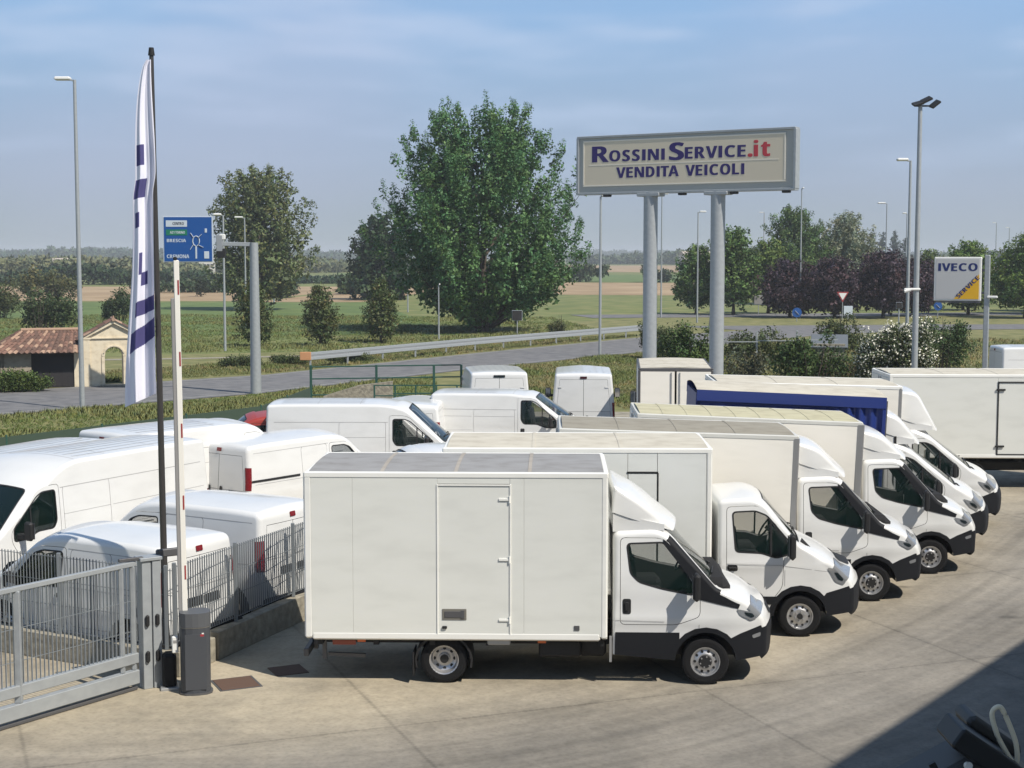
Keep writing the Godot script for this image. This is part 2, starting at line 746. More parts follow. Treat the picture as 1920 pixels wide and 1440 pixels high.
func shell_kit(key: String, d: Dictionary) -> Array:
	if kit.has(key):
		return kit[key]
	var b := Shell.new()
	for f in ["hw", "belt", "lean", "xf", "xn", "nose", "xr", "tail", "ridges"]:
		if d.has(f):
			b.set(f, d[f])
	b.make(d.ctl)
	var yb: float = d.yb
	var low := PackedVector2Array()
	for a in d.arches:
		low.append_array(arch(a[0], a[1], a[2], yb))
	var out: PackedVector2Array = b.outline(low)
	var whole: float = b.s[b.s.size() - 1]
	var body: Material = mats[d.get("colour", "white")]
	var parts := []
	# areas of dark plastic
	var black := []
	for q in d.get("black", []):
		black.append_array(cross(out, pv(q)))
	for a in d.arches:
		if a.size() > 3:
			black.append_array(cross(out, disc(a[0], a[1], a[2] + a[3])))
	var door := round_poly(pv(d.door), 0.07)
	var win := round_poly(pv(d.win), 0.05)
	var slide := PackedVector2Array()
	if d.has("slide"):
		slide = round_poly(pv(d.slide), 0.06)
	# windscreen
	var sa: float = b.sp[d.screen[0]] + d.screen[1]
	var sb: float = b.sp[d.screen[2]] + d.screen[3]
	var ws := round_poly(PackedVector2Array([Vector2(sa, -0.84), Vector2(sb, -0.95), Vector2(sb, 0.95), Vector2(sa, 0.84)]), 0.09)
	var s_black: float = b.sp[d.nose_from[0]] + d.nose_from[1]
	var rear_holes := []
	var rd := PackedVector2Array()
	if d.has("rear_door"):
		var s0: float = d.rear_door[0]
		var s1: float = b.sp[1] - d.rear_door[1]
		for h in [-1.0, 1.0]:
			rear_holes.append(PackedVector2Array([Vector2(s0, minf(h * 0.007, h * 0.94)), Vector2(s1, minf(h * 0.007, h * 0.9)), Vector2(s1, maxf(h * 0.007, h * 0.9)), Vector2(s0, maxf(h * 0.007, h * 0.94))]))
	# the painted shell
	var mb := MB.new()
	for sg in [-1.0, 1.0]:
		var holes := [wider(door, 0.008)]
		for q in black:
			holes.append(q)
		if slide.size():
			holes.append(wider(slide, 0.007))
		b.panel(mb, out, sg, 0.0, holes)
	var tail_s: Array = d.get("tail_s", [0.0, 0.0])
	var cuts := [ws]
	if rear_holes.size():
		cuts.append(PackedVector2Array([Vector2(d.rear_door[0] - 0.008, -0.948), Vector2(b.sp[1] - d.rear_door[1] + 0.008, -0.908), Vector2(b.sp[1] - d.rear_door[1] + 0.008, 0.908), Vector2(d.rear_door[0] - 0.008, 0.948)]))
	b.strip(mb, 0.0, s_black, cuts)
	var e0 := 0.0
	if tail_s[1] > 0.0:
		b.edge(mb, 0.0, tail_s[0])
		e0 = tail_s[1]
	if d.get("dark_pillar", false):
		b.edge(mb, e0, sa + 0.06)
		b.edge(mb, sb + 0.1, s_black)
	else:
		b.edge(mb, e0, s_black)
	parts.append(["body_shell", mb.mesh(), body, Vector3.ZERO])
	# dark trim: bumper, sills, arches
	mb = MB.new()
	for sg in [-1.0, 1.0]:
		for q in black:
			b.panel(mb, q, sg, 0.008)
	b.strip(mb, s_black, whole, [], -1.0, 1.0, 0.008)
	b.edge(mb, s_black, whole, 0.008)
	parts.append(["bumper", mb.mesh(), mats.plastic, Vector3.ZERO])
	if d.get("dark_pillar", false):
		mb = MB.new()
		b.edge(mb, sa + 0.06, sb + 0.1)
		parts.append(["windscreen_pillar", mb.mesh(), mats.plastic, Vector3.ZERO])
	mb = MB.new()
	b.patch(mb, wider(ws, 0.03), 0.002, [ws])
	parts.append(["windscreen_seal", mb.mesh(), mats.black, Vector3.ZERO])
	mb = MB.new()
	b.patch(mb, ws, -0.008)
	var wip := MB.new()
	for u in [[-0.7, -0.05], [-0.02, 0.62]]:
		var q0: Vector3 = b.top(Vector2(sb - 0.03, u[0]), 0.02)[0]
		var q1: Vector3 = b.top(Vector2(sb - 0.1, u[1]), 0.02)[0]
		wip.bar(q0, q1, 0.02, 0.02)
	parts.append(["windscreen", mb.mesh(), mats.glass, Vector3.ZERO, [["wiper_blades", wip.mesh(), mats.black, Vector3.ZERO]]])
	# doors
	for sg in [1.0, -1.0]:
		mb = MB.new()
		var dh := [win]
		for q in black:
			dh.append(q)
		b.panel(mb, door, sg, 0.0, dh)
		var subs := []
		var g := MB.new()
		b.panel(g, win, sg, -0.012)
		subs.append(["side_window", g.mesh(), mats.glass, Vector3.ZERO])
		g = MB.new()
		b.panel(g, wider(win, 0.022), sg, 0.003, [wider(win, -0.004)])
		if d.has("divider"):
			b.panel(g, pv(d.divider), sg, 0.004)
		subs.append(["window_seal", g.mesh(), mats.black, Vector3.ZERO])
		g = MB.new()
		b.panel(g, door, sg, -0.07, [wider(win, 0.01)])
		subs.append(["door_lining", g.mesh(), mats.inside, Vector3.ZERO])
		if d.has("handle"):
			g = MB.new()
			b.panel(g, round_poly(pv(d.handle), 0.03), sg, 0.006)
			var hc := Vector2.ZERO
			for i in range(0, d.handle.size(), 2):
				hc += Vector2(d.handle[i], d.handle[i + 1]) * 2.0 / d.handle.size()
			g.box(b.side(hc, sg, 0.02)[0], Vector3(0.05, 0.13, 0.03) if d.get("tall_handle", true) else Vector3(0.13, 0.04, 0.03), 0.01)
			subs.append(["door_handle", g.mesh(), mats.black, Vector3.ZERO])
		parts.append(["door", mb.mesh(), body, Vector3.ZERO, subs])
		# mirror
		if d.has("mirror"):
			var at2: Vector3 = b.side(Vector2(d.mirror[0], d.mirror[1]), sg)[0]
			var my: float = d.get("mirror_h", 0.36)
			var mc := at2 + Vector3(-0.02, my * 0.32, sg * 0.2)
			g = MB.new()
			g.box(mc, Vector3(0.11, my, 0.2), 0.045)
			g.bar(at2 + Vector3(0.04, 0.0, -sg * 0.03), mc + Vector3(0, -my * 0.32, -sg * 0.05), 0.05, 0.09, 0.015)
			var mg := MB.new()
			mg.box(mc + Vector3(-0.058, 0.0, 0.0), Vector3(0.006, my * 0.86, 0.16))
			parts.append(["door_mirror", g.mesh(), mats.black, Vector3.ZERO, [["mirror_glass", mg.mesh(), mats.mirror, Vector3.ZERO]]])
	if slide.size():
		for sg in [1.0, -1.0]:
			mb = MB.new()
			b.panel(mb, slide, sg)
			parts.append(["side_panel", mb.mesh(), body, Vector3.ZERO])
	# seams, grooves and rubbing strips
	mb = MB.new()
	for q in d.get("seams", []):
		for sg in [-1.0, 1.0]:
			b.ribbon(mb, PackedVector2Array([Vector2(q[0], q[1]), Vector2(q[2], q[3])]), q[4] if q.size() > 4 else 0.012, sg)
	for sl in d.get("roof_seams", []):
		b.patch(mb, PackedVector2Array([Vector2(b.sp[1] + sl, -0.97), Vector2(b.sp[1] + sl + 0.012, -0.97), Vector2(b.sp[1] + sl + 0.012, 0.97), Vector2(b.sp[1] + sl, 0.97)]), 0.002)
	if mb.v.size():
		parts.append(["panel_gaps", mb.mesh(), mats.gap, Vector3.ZERO, [], "", 0.0, "stuff"])
	if d.has("roof_ribs"):
		mb = MB.new()
		for i in 7:
			var u := -0.78 + 0.26 * i
			b.patch(mb, PackedVector2Array([Vector2(b.sp[1] + d.roof_ribs[0], u - 0.03), Vector2(b.sp[1] + d.roof_ribs[1], u - 0.03), Vector2(b.sp[1] + d.roof_ribs[1], u + 0.03), Vector2(b.sp[1] + d.roof_ribs[0], u + 0.03)]), 0.009)
		parts.append(["roof_ribs", mb.mesh(), body, Vector3.ZERO])
	if d.has("rub"):
		mb = MB.new()
		for q in d.rub:
			for sg in [-1.0, 1.0]:
				b.ribbon(mb, PackedVector2Array([Vector2(q[0], q[1]), Vector2(q[2], q[3])]), q[4], sg, 0.012)
		parts.append(["rubbing_strip", mb.mesh(), mats.black, Vector3.ZERO])
	# lamps
	for sg in [1.0, -1.0]:
		mb = MB.new()
		b.panel(mb, round_poly(pv(d.lamp), 0.03), sg, 0.012)
		b.edge(mb, b.sp[d.lamp_s[0]] + d.lamp_s[1], b.sp[d.lamp_s[0]] + d.lamp_s[2], 0.012, [sg])
		b.patch(mb, PackedVector2Array([Vector2(b.sp[d.lamp_s[0]] + d.lamp_s[1], minf(sg, sg * 0.68)), Vector2(b.sp[d.lamp_s[0]] + d.lamp_s[2], minf(sg, sg * 0.6)), Vector2(b.sp[d.lamp_s[0]] + d.lamp_s[2], maxf(sg, sg * 0.6)), Vector2(b.sp[d.lamp_s[0]] + d.lamp_s[1], maxf(sg, sg * 0.68))]), 0.012)
		var li := MB.new()
		var lp := round_poly(pv(d.lamp), 0.03)
		var lc := Vector2.ZERO
		for q in lp:
			lc += q / lp.size()
		var small := PackedVector2Array()
		for q in lp:
			small.append(lc + Vector2(0.03, 0.0) + (q - lc) * 0.5)
		b.panel(li, small, sg, 0.018)
		parts.append(["headlight", mb.mesh(), mats.lamp, Vector3.ZERO, [["lamp_reflector", li.mesh(), mats.dark_glass, Vector3.ZERO]]])
		if d.has("fog"):
			mb = MB.new()
			b.panel(mb, round_poly(pv(d.fog), 0.02), sg, 0.016)
			parts.append(["indicator_lamp", mb.mesh(), mats.lamp, Vector3.ZERO])
	mb = MB.new()
	for gr in d.get("grille", []):
		b.patch(mb, round_poly(PackedVector2Array([Vector2(b.sp[gr[0]] + gr[1], -gr[3]), Vector2(b.sp[gr[0]] + gr[2], -gr[3]), Vector2(b.sp[gr[0]] + gr[2], gr[3]), Vector2(b.sp[gr[0]] + gr[1], gr[3])]), 0.04), 0.012)
	if mb.v.size():
		parts.append(["grille", mb.mesh(), mats.black, Vector3.ZERO])
	# rear
	if d.has("rear_door"):
		for h in rear_holes.size():
			mb = MB.new()
			b.patch(mb, rear_holes[h], 0.0)
			var subs := []
			var g := MB.new()
			var sgn := -1.0 if h == 0 else 1.0
			if d.get("rear_windows", false):
				var s1: float = d.rear_door[0] + 0.62
				var s2: float = b.sp[1] - d.rear_door[1] - 0.12
				g = MB.new()
				b.patch(g, round_poly(PackedVector2Array([Vector2(s1, minf(sgn * 0.12, sgn * 0.78)), Vector2(s2, minf(sgn * 0.12, sgn * 0.72)), Vector2(s2, maxf(sgn * 0.12, sgn * 0.72)), Vector2(s1, maxf(sgn * 0.12, sgn * 0.78))]), 0.06), 0.006)
				subs.append(["rear_window", g.mesh(), mats.dark_glass, Vector3.ZERO])
			if h == 1 or d.get("rear_windows", false) == false:
				g = MB.new()
				var hc: float = sgn * (0.12 if h == 1 else 0.35)
				if d.has("plate_bar"):
					b.patch(g, round_poly(PackedVector2Array([Vector2(d.plate_bar[0], minf(sgn * 0.02, sgn * 0.5)), Vector2(d.plate_bar[1], minf(sgn * 0.02, sgn * 0.5)), Vector2(d.plate_bar[1], maxf(sgn * 0.02, sgn * 0.5)), Vector2(d.plate_bar[0], maxf(sgn * 0.02, sgn * 0.5))]), 0.03), 0.014)
				else:
					b.patch(g, round_poly(PackedVector2Array([Vector2(d.rear_door[0] + 0.28, hc - 0.05), Vector2(d.rear_door[0] + 0.5, hc - 0.05), Vector2(d.rear_door[0] + 0.5, hc + 0.05), Vector2(d.rear_door[0] + 0.28, hc + 0.05)]), 0.08), 0.014)
				subs.append(["door_handle", g.mesh(), mats.black, Vector3.ZERO])
			g = MB.new()
			var sl: float = d.rear_door[0] + d.get("groove", 0.62)
			b.patch(g, PackedVector2Array([Vector2(sl, minf(sgn * 0.02, sgn * 0.92)), Vector2(sl + 0.016, minf(sgn * 0.02, sgn * 0.92)), Vector2(sl + 0.016, maxf(sgn * 0.02, sgn * 0.92)), Vector2(sl, maxf(sgn * 0.02, sgn * 0.92))]), 0.002)
			subs.append(["door_groove", g.mesh(), mats.gap, Vector3.ZERO])
			if d.has("hinges"):
				g = MB.new()
				for yy in d.hinges:
					b.patch(g, PackedVector2Array([Vector2(yy, minf(sgn * 0.8, sgn * 0.93)), Vector2(yy + 0.05, minf(sgn * 0.8, sgn * 0.93)), Vector2(yy + 0.05, maxf(sgn * 0.8, sgn * 0.93)), Vector2(yy, maxf(sgn * 0.8, sgn * 0.93))]), 0.02)
				subs.append(["hinges", g.mesh(), body, Vector3.ZERO])
			parts.append(["rear_door", mb.mesh(), body, Vector3.ZERO, subs])
		for sg in [1.0, -1.0]:
			mb = MB.new()
			b.edge(mb, tail_s[0], tail_s[1], 0.008, [sg])
			parts.append(["tail_light", mb.mesh(), mats.red_lens, Vector3.ZERO])
		mb = MB.new()
		var bw: float = d.get("brake_w", 0.1)
		b.patch(mb, PackedVector2Array([Vector2(b.sp[1] - 0.13, -bw), Vector2(b.sp[1] - 0.06, -bw), Vector2(b.sp[1] - 0.06, bw), Vector2(b.sp[1] - 0.13, bw)]), 0.015)
		parts.append(["brake_light", mb.mesh(), mats[d.get("brake", "red_lens")], Vector3.ZERO])
		mb = MB.new()
		var xb: float = d.ctl[0][0]
		mb.box(Vector3(xb - 0.03, yb + 0.12, 0), Vector3(0.16, 0.2, b.hw * 1.94), 0.05)
		parts.append(["rear_bumper", mb.mesh(), mats.plastic, Vector3.ZERO])
		# dark inside behind the door gaps
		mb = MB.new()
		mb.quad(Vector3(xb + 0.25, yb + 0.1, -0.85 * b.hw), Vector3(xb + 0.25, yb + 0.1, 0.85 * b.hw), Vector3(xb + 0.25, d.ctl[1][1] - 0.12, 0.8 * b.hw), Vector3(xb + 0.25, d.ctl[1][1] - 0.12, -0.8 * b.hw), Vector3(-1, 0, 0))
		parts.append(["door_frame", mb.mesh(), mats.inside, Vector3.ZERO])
	# inside
	var x0: float = d.cab[0]
	var x1: float = d.cab[1]
	var fl: float = d.cab[2]
	var rf: float = d.cab[3]
	mb = MB.new()
	var hz := b.hw - 0.1
	mb.quad(Vector3(x0, yb + 0.1, -hz), Vector3(x0, yb + 0.1, hz), Vector3(x0, rf, hz * 0.93), Vector3(x0, rf, -hz * 0.93), Vector3(1, 0, 0))
	mb.quad(Vector3(x0, fl, -hz), Vector3(x0, fl, hz), Vector3(x1 + 0.5, fl, hz), Vector3(x1 + 0.5, fl, -hz), Vector3.UP)
	mb.quad(Vector3(x0, rf, -hz * 0.92), Vector3(x0, rf, hz * 0.92), Vector3(d.cab[4], rf, hz * 0.9), Vector3(d.cab[4], rf, -hz * 0.9), Vector3.DOWN)
	parts.append(["cab_lining", mb.mesh(), mats.inside, Vector3.ZERO])
	mb = MB.new()
	mb.box(Vector3(x1 - 0.08, fl + 0.28, 0), Vector3(0.5, 0.62, hz * 1.92), 0.12)
	var st := MB.new()
	var ring := []
	for i in 17:
		ring.append(Vector3(0, cos(TAU * i / 16.0), sin(TAU * i / 16.0)) * 0.2)
	var bs := Basis(Vector3.BACK, -0.6)
	var pts := []
	var rads := []
	for q in ring:
		pts.append(Vector3(x1 - 0.42, fl + 0.62, -0.45) + bs * q)
		rads.append(0.017)
	st.tube(pts, rads, 6)
	st.bar(pts[2], pts[14], 0.04, 0.02)
	st.bar(Vector3(x1 - 0.42, fl + 0.62, -0.45), Vector3(x1 - 0.2, fl + 0.45, -0.45), 0.06, 0.06)
	parts.append(["dashboard", mb.mesh(), mats.inside, Vector3.ZERO, [["steering_wheel", st.mesh(), mats.black, Vector3.ZERO]]])
	for z in [-0.45, 0.45]:
		mb = MB.new()
		mb.box(Vector3(x0 + 0.45, fl + 0.2, z), Vector3(0.5, 0.34, 0.48), 0.08)
		mb.box(Vector3(x0 + 0.2, fl + 0.55, z), Vector3(0.16, 0.62, 0.46), 0.07, Basis(Vector3.BACK, 0.15))
		mb.box(Vector3(x0 + 0.13, fl + 0.96, z), Vector3(0.1, 0.2, 0.26), 0.05, Basis(Vector3.BACK, 0.15))
		parts.append(["seat", mb.mesh(), mats.seat, Vector3.ZERO])
	# underside and wheel housings
	mb = MB.new()
	for a in d.arches:
		for sg in [-1.0, 1.0]:
			var arc := arch(a[0], a[1], a[2], yb)
			for i in arc.size() - 1:
				var z0 := b.width(arc[i].x, arc[i].y) - 0.004
				var m2 := (Vector2(a[0], a[1]) - (arc[i] + arc[i + 1]) * 0.5).normalized()
				mb.quad(Vector3(arc[i].x, arc[i].y, sg * z0), Vector3(arc[i + 1].x, arc[i + 1].y, sg * z0), Vector3(arc[i + 1].x, arc[i + 1].y, sg * (z0 - 0.32)), Vector3(arc[i].x, arc[i].y, sg * (z0 - 0.32)), Vector3(m2.x, m2.y, 0))
			for i in arc.size() - 2:
				mb.flat(Vector3(arc[0].x, arc[0].y, sg * (b.hw - 0.34)), Vector3(arc[i + 1].x, arc[i + 1].y, sg * (b.hw - 0.34)), Vector3(arc[i + 2].x, arc[i + 2].y, sg * (b.hw - 0.34)), Vector3(0, 0, sg))
	var xa: float = d.ctl[0][0]
	var xz: float = d.ctl[d.ctl.size() - 1][0]
	mb.box(Vector3((xa + xz) / 2, yb + 0.02, 0), Vector3(xz - xa - 0.1, 0.04, (b.hw - 0.35) * 2))
	parts.append(["underbody", mb.mesh(), mats.black, Vector3.ZERO])
	for a in d.arches:
		for sg in [1.0, -1.0]:
			parts.append(wheel_entry(d.get("wheel", "steel"), a[1], a[0], sg * (b.hw - 0.13)))
	kit[key] = parts
	return parts


func new_cab() -> Array:
	return shell_kit("new_cab", {
		"hw": 1.0, "belt": 1.3, "lean": 0.13, "xf": 0.25, "xn": 0.92, "nose": 0.15, "ridges": [[0.97, 0.02, 0.12]],
		"ctl": [[-1.34, 0.45, 0, 0.03, 0.0], [-1.34, 2.24, 0.12, 0.1, 0.02], [-0.6, 2.27, 0.22, 0.09, 0.05], [0.15, 1.42, 0.06, 0.06, 0.09], [0.62, 1.24, 0.2, 0.09, 0.1], [0.83, 1.02, 0.14, 0.08, 0.14], [0.9, 0.84, 0.05, 0.08, 0.15], [0.89, 0.42, 0.1, 0.08, 0.14], [0.82, 0.37, 0, 0.06, 0.12]],
		"yb": 0.37, "arches": [[0.0, 0.345, 0.44, 0.075]],
		"black": [[-1.4, 0.3, -0.38, 0.3, -0.38, 0.78, -1.4, 0.78], [0.36, 0.2, 1.1, 0.2, 1.1, 0.9, 0.78, 0.87, 0.5, 0.77, 0.36, 0.7], [-0.62, 2.2, -0.54, 2.2, 0.14, 1.44, 0.5, 1.22, 0.46, 1.13, -0.1, 1.265, -0.22, 1.33, -0.135, 1.45, -0.62, 2.06]],
		"door": [-1.23, 0.9, -0.42, 0.9, -0.09, 1.02, -0.09, 1.3, -0.55, 2.1, -0.7, 2.14, -1.23, 2.14],
		"win": [-1.13, 2.05, -0.61, 2.07, -0.12, 1.46, -0.2, 1.34, -0.65, 1.43, -0.96, 1.52, -1.08, 1.64],
		"screen": [2, 0.05, 3, -0.03], "dark_pillar": true, "nose_from": [6, -0.02],
		"handle": [-1.2, 1.27, -1.08, 1.27, -1.08, 1.05, -1.2, 1.05], "mirror": [-0.14, 1.36], "mirror_h": 0.4,
		"seams": [[-0.1, 0.8, -0.1, 0.9, 0.01], [-1.34, 0.96, -0.6, 0.94, 0.008]],
		"lamp": [0.43, 1.13, 0.67, 1.08, 0.74, 0.99, 0.65, 0.96, 0.48, 1.04], "lamp_s": [4, 0.04, 0.26],
		"fog": [0.66, 0.74, 0.79, 0.78, 0.79, 0.72, 0.68, 0.69], "grille": [[5, 0.0, 0.14, 0.5], [6, 0.06, 0.36, 0.6]],
		"cab": [-1.26, 0.2, 0.95, 2.17, -0.55], "wheel": "capped"})


func old_cab() -> Array:
	return shell_kit("old_cab", {
		"hw": 0.99, "belt": 1.3, "lean": 0.12, "xf": 0.2, "xn": 0.92, "nose": 0.14, "ridges": [[1.2, 0.012, 0.06]],
		"ctl": [[-1.34, 0.5, 0, 0.03, 0.0], [-1.34, 2.24, 0.1, 0.08, 0.03], [-0.66, 2.3, 0.24, 0.1, 0.08], [-0.02, 1.52, 0.06, 0.06, 0.09], [0.52, 1.24, 0.2, 0.09, 0.1], [0.84, 0.94, 0.14, 0.08, 0.18], [0.9, 0.8, 0.05, 0.08, 0.2], [0.9, 0.42, 0.1, 0.08, 0.2], [0.84, 0.36, 0, 0.06, 0.18]],
		"yb": 0.36, "arches": [[0.0, 0.345, 0.43, 0.09]],
		"black": [[0.36, 0.2, 1.0, 0.2, 1.0, 0.86, 0.8, 0.84, 0.42, 0.74, 0.36, 0.66], [-0.75, 0.55, -0.36, 0.55, -0.36, 0.68, -0.75, 0.68]],
		"door": [-1.2, 0.62, -0.46, 0.62, -0.3, 0.84, -0.28, 1.34, -0.12, 1.42, -0.6, 2.12, -0.75, 2.15, -1.2, 2.13],
		"win": [-1.1, 2.04, -0.74, 2.06, -0.56, 1.99, -0.14, 1.5, -0.14, 1.4, -0.4, 1.32, -0.64, 1.4, -1.05, 1.42],
		"divider": [-0.5, 1.34, -0.47, 1.34, -0.47, 1.9, -0.5, 1.93],
		"screen": [2, 0.1, 3, -0.04], "nose_from": [6, -0.02],
		"handle": [-1.2, 1.2, -1.03, 1.2, -1.02, 1.1, -1.18, 1.1], "tall_handle": false, "mirror": [-0.16, 1.4], "mirror_h": 0.42,
		"seams": [[-0.26, 0.85, -0.26, 1.35, 0.01], [-1.2, 1.22, -0.28, 1.19, 0.008], [-0.26, 1.18, 0.5, 1.08, 0.008]],
		"lamp": [0.42, 1.16, 0.54, 1.14, 0.74, 0.92, 0.7, 0.86, 0.56, 0.92], "lamp_s": [4, 0.05, 0.38],
		"grille": [[4, 0.12, 0.36, 0.5], [6, 0.06, 0.34, 0.6]],
		"cab": [-1.26, 0.05, 0.95, 2.16, -0.6], "wheel": "steel"})


func van_spec(wb: float, over: float, h: float) -> Dictionary:
	var xr := -wb - over
	var hi := h > 2.4
	var ctl := [[xr, 0.4, 0, 0.06, 0.03], [xr + 0.05, h - 0.02, 0.11, 0.08, 0.03], [xr + 0.5, h, 0.3, 0.08, 0.045]]
	if hi:
		ctl.append_array([[-1.45, h, 0.4, 0.08, 0.05], [-0.66, h - 0.42, 0.25, 0.1, 0.09]])
	else:
		ctl.append_array([[-1.3, h, 0.3, 0.08, 0.05], [-0.72, h - 0.1, 0.2, 0.1, 0.09]])
	ctl.append_array([[0.28, 1.34, 0.06, 0.07, 0.13], [0.68, 1.16, 0.2, 0.1, 0.14], [0.9, 0.9, 0.14, 0.1, 0.2], [0.96, 0.72, 0.06, 0.09, 0.22], [0.95, 0.4, 0.1, 0.08, 0.22], [0.88, 0.32, 0, 0.06, 0.2]])
	return {
		"hw": 1.02, "belt": 1.2, "lean": 0.1, "xf": 0.2, "xn": 0.97, "nose": 0.17, "ridges": [[0.98, 0.014, 0.1]], "xr": xr + 0.6, "tail": 0.05,
		"ctl": ctl, "yb": 0.33, "arches": [[0.0, 0.345, 0.42, 0.05], [-wb, 0.345, 0.42, 0.04]],
		"black": [[0.35, 0.2, 1.1, 0.2, 1.1, 0.74, 0.8, 0.76, 0.4, 0.6], [-wb + 0.4, 0.5, -0.4, 0.5, -0.4, 0.66, -wb + 0.4, 0.66]],
		"door": [-1.16, 0.5, -0.46, 0.5, -0.38, 0.74, -0.1, 0.98, 0.02, 1.2, 0.02, 1.36, -0.62, 2.0, -0.8, 2.06, -1.16, 2.06],
		"win": [-1.06, 1.96, -0.76, 1.96, -0.62, 1.9, -0.04, 1.4, -0.04, 1.2, -0.34, 1.2, -0.6, 1.3, -0.98, 1.3, -1.06, 1.42],
		"divider": [-0.46, 1.22, -0.43, 1.22, -0.43, 1.73, -0.46, 1.76],
		"screen": [4, 0.07, 5, -0.03], "nose_from": [8, -0.02],
		"handle": [-1.08, 1.16, -0.96, 1.16, -0.96, 0.98, -1.08, 0.98], "mirror": [-0.16, 1.26], "mirror_h": 0.34,
		"slide": [-2.46, 0.68, -1.26, 0.68, -1.26, h - 0.46, -2.46, h - 0.46],
		"seams": [[xr + 0.25, h - 0.46, -1.2, h - 0.46, 0.014], [xr + 0.2, 1.5, -2.52, 1.5, 0.01], [-2.46, 1.5, -1.26, 1.5, 0.01], [xr + 0.2, 1.08, -2.52, 1.1, 0.01]],
		"roof_seams": [1.3, 2.4] if wb < 3.6 else [1.4, 2.8, 3.6], "roof_ribs": [0.35, -xr - 1.9],
		"lamp": [0.4, 1.1, 0.62, 1.04, 0.76, 0.9, 0.72, 0.82, 0.56, 0.92], "lamp_s": [6, -0.02, 0.28],
		"grille": [[7, -0.02, 0.1, 0.55], [8, 0.08, 0.26, 0.6]],
		"rear_door": [0.1, 0.16], "tail_s": [0.42, 1.02], "hinges": [0.35, 1.5],
		"cab": [-1.12, 0.3, 0.8, 2.04, -0.7], "wheel": "steel"}


func small_spec(h: float, length: float, rear_windows := false) -> Dictionary:
	var xr := 0.85 - length
	var wb := length - 1.55
	var sc := h / 1.86
	return {
		"hw": 0.9, "belt": 1.05, "lean": 0.13, "xf": 0.1, "xn": 0.86, "nose": 0.2, "ridges": [[0.78, 0.012, 0.09]], "xr": xr + 0.5, "tail": 0.12,
		"ctl": [[xr, 0.4, 0, 0.09, 0.05], [xr + 0.1, h - 0.03, 0.14, 0.1, 0.04], [xr + 0.6, h, 0.3, 0.1, 0.05], [-1.2, h, 0.3, 0.1, 0.06], [-0.75, h - 0.09, 0.2, 0.1, 0.1], [0.1, 1.1 * sc, 0.06, 0.07, 0.13], [0.58, 0.95 * sc, 0.18, 0.1, 0.14], [0.8, 0.72, 0.12, 0.09, 0.2], [0.86, 0.6, 0.05, 0.08, 0.22], [0.85, 0.34, 0.08, 0.07, 0.22], [0.78, 0.27, 0, 0.05, 0.2]],
		"yb": 0.28, "arches": [[0.0, 0.31, 0.38, 0.02], [-wb, 0.31, 0.38, 0.02]],
		"black": [[0.34, 0.2, 1.0, 0.2, 1.0, 0.56, 0.7, 0.58, 0.36, 0.48]],
		"door": [-1.36, 0.42, -0.42, 0.42, -0.34, 0.66, -0.16, 0.9, -0.14, 1.08 * sc, -0.6, 1.6 * sc, -0.8, 1.66 * sc, -1.36, 1.68 * sc],
		"win": [-1.28, 1.6 * sc, -0.86, 1.59 * sc, -0.68, 1.53 * sc, -0.2, 1.06 * sc, -0.24, 1.0 * sc, -0.7, 1.03 * sc, -1.26, 1.07 * sc],
		"screen": [4, 0.06, 5, -0.03], "nose_from": [8, -0.02], "tall_handle": false,
		"handle": [-1.3, 0.94, -1.14, 0.94, -1.14, 0.87, -1.3, 0.87], "mirror": [-0.3, 1.04 * sc], "mirror_h": 0.24,
		"slide": [-2.3, 0.45, -1.46, 0.45, -1.46, h - 0.2, -2.3, h - 0.2],
		"seams": [[xr + 0.25, h - 0.2, -1.4, h - 0.19, 0.012], [xr + 0.25, 1.06, -1.46, 1.06, 0.01]],
		"lamp": [0.34, 0.86 * sc, 0.5, 0.82 * sc, 0.64, 0.7, 0.6, 0.62, 0.46, 0.7], "lamp_s": [6, -0.02, 0.26],
		"grille": [[7, -0.02, 0.1, 0.5], [8, 0.06, 0.2, 0.5]],
		"rear_door": [0.1, 0.2], "tail_s": [0.55, 1.06], "plate_bar": [0.44, 0.58], "rear_windows": rear_windows,
		"cab": [-1.36, 0.1, 0.66, 1.66 * sc, -0.75], "wheel": "capped"}


func van(label: String, at: Vector3, heading: Vector2, key: String, spec: Dictionary, group := "white panel vans parked behind the fence") -> Node3D:
	# at: the ground under the front axle; heading: x and z of the way it points
	var o := thing("panel_van", label, "van", at, rad_to_deg(atan2(-heading.y, heading.x)), group)
	fit(o, shell_kit(key, spec))
	return o


# ---------------------------------------------------------------- trucks
func fairing_kit(key: String, top: float, x0: float, bulge: float) -> Array:
	# the curved wind deflector on the cab roof
	if kit.has(key):
		return kit[key]
	var b := Shell.new()
	b.hw = 0.88
	b.belt = 2.3
	b.lean = 0.1
	b.xf = x0 + 0.2
	b.xn = -0.45
	b.nose = 0.2
	b.make([[x0, 2.5, 0, 0.03, 0.0], [x0 + 0.02, top, 0.07, 0.06, 0.03], [lerpf(x0, -0.5, 0.5), lerpf(top, 2.24, 0.5) + 1.9 * bulge, 1.0, 0.08, 0.07], [-0.47, 2.245, 0.02, 0.035, 0.1], [-0.45, 2.225, 0, 0.02, 0.1]])
	var mb := MB.new()
	var out := b.outline(PackedVector2Array())
	for sg in [-1.0, 1.0]:
		b.panel(mb, out, sg)
	b.strip(mb, 0.0, b.s[b.s.size() - 1])
	b.edge(mb, 0.0, b.s[b.s.size() - 1])
	var foot := MB.new()
	foot.prism(pv([x0 + 0.02, 2.22, -0.6, 2.24, -0.6, 2.33, x0 + 0.02, 2.49]), Transform3D(Basis(), Vector3(0, 0, -0.86)), 1.72)
	kit[key] = [["wind_deflector", mb.mesh(), mats.white, Vector3.ZERO, [["deflector_skirt", foot.mesh(), mats.white, Vector3.ZERO]]]]
	return kit[key]


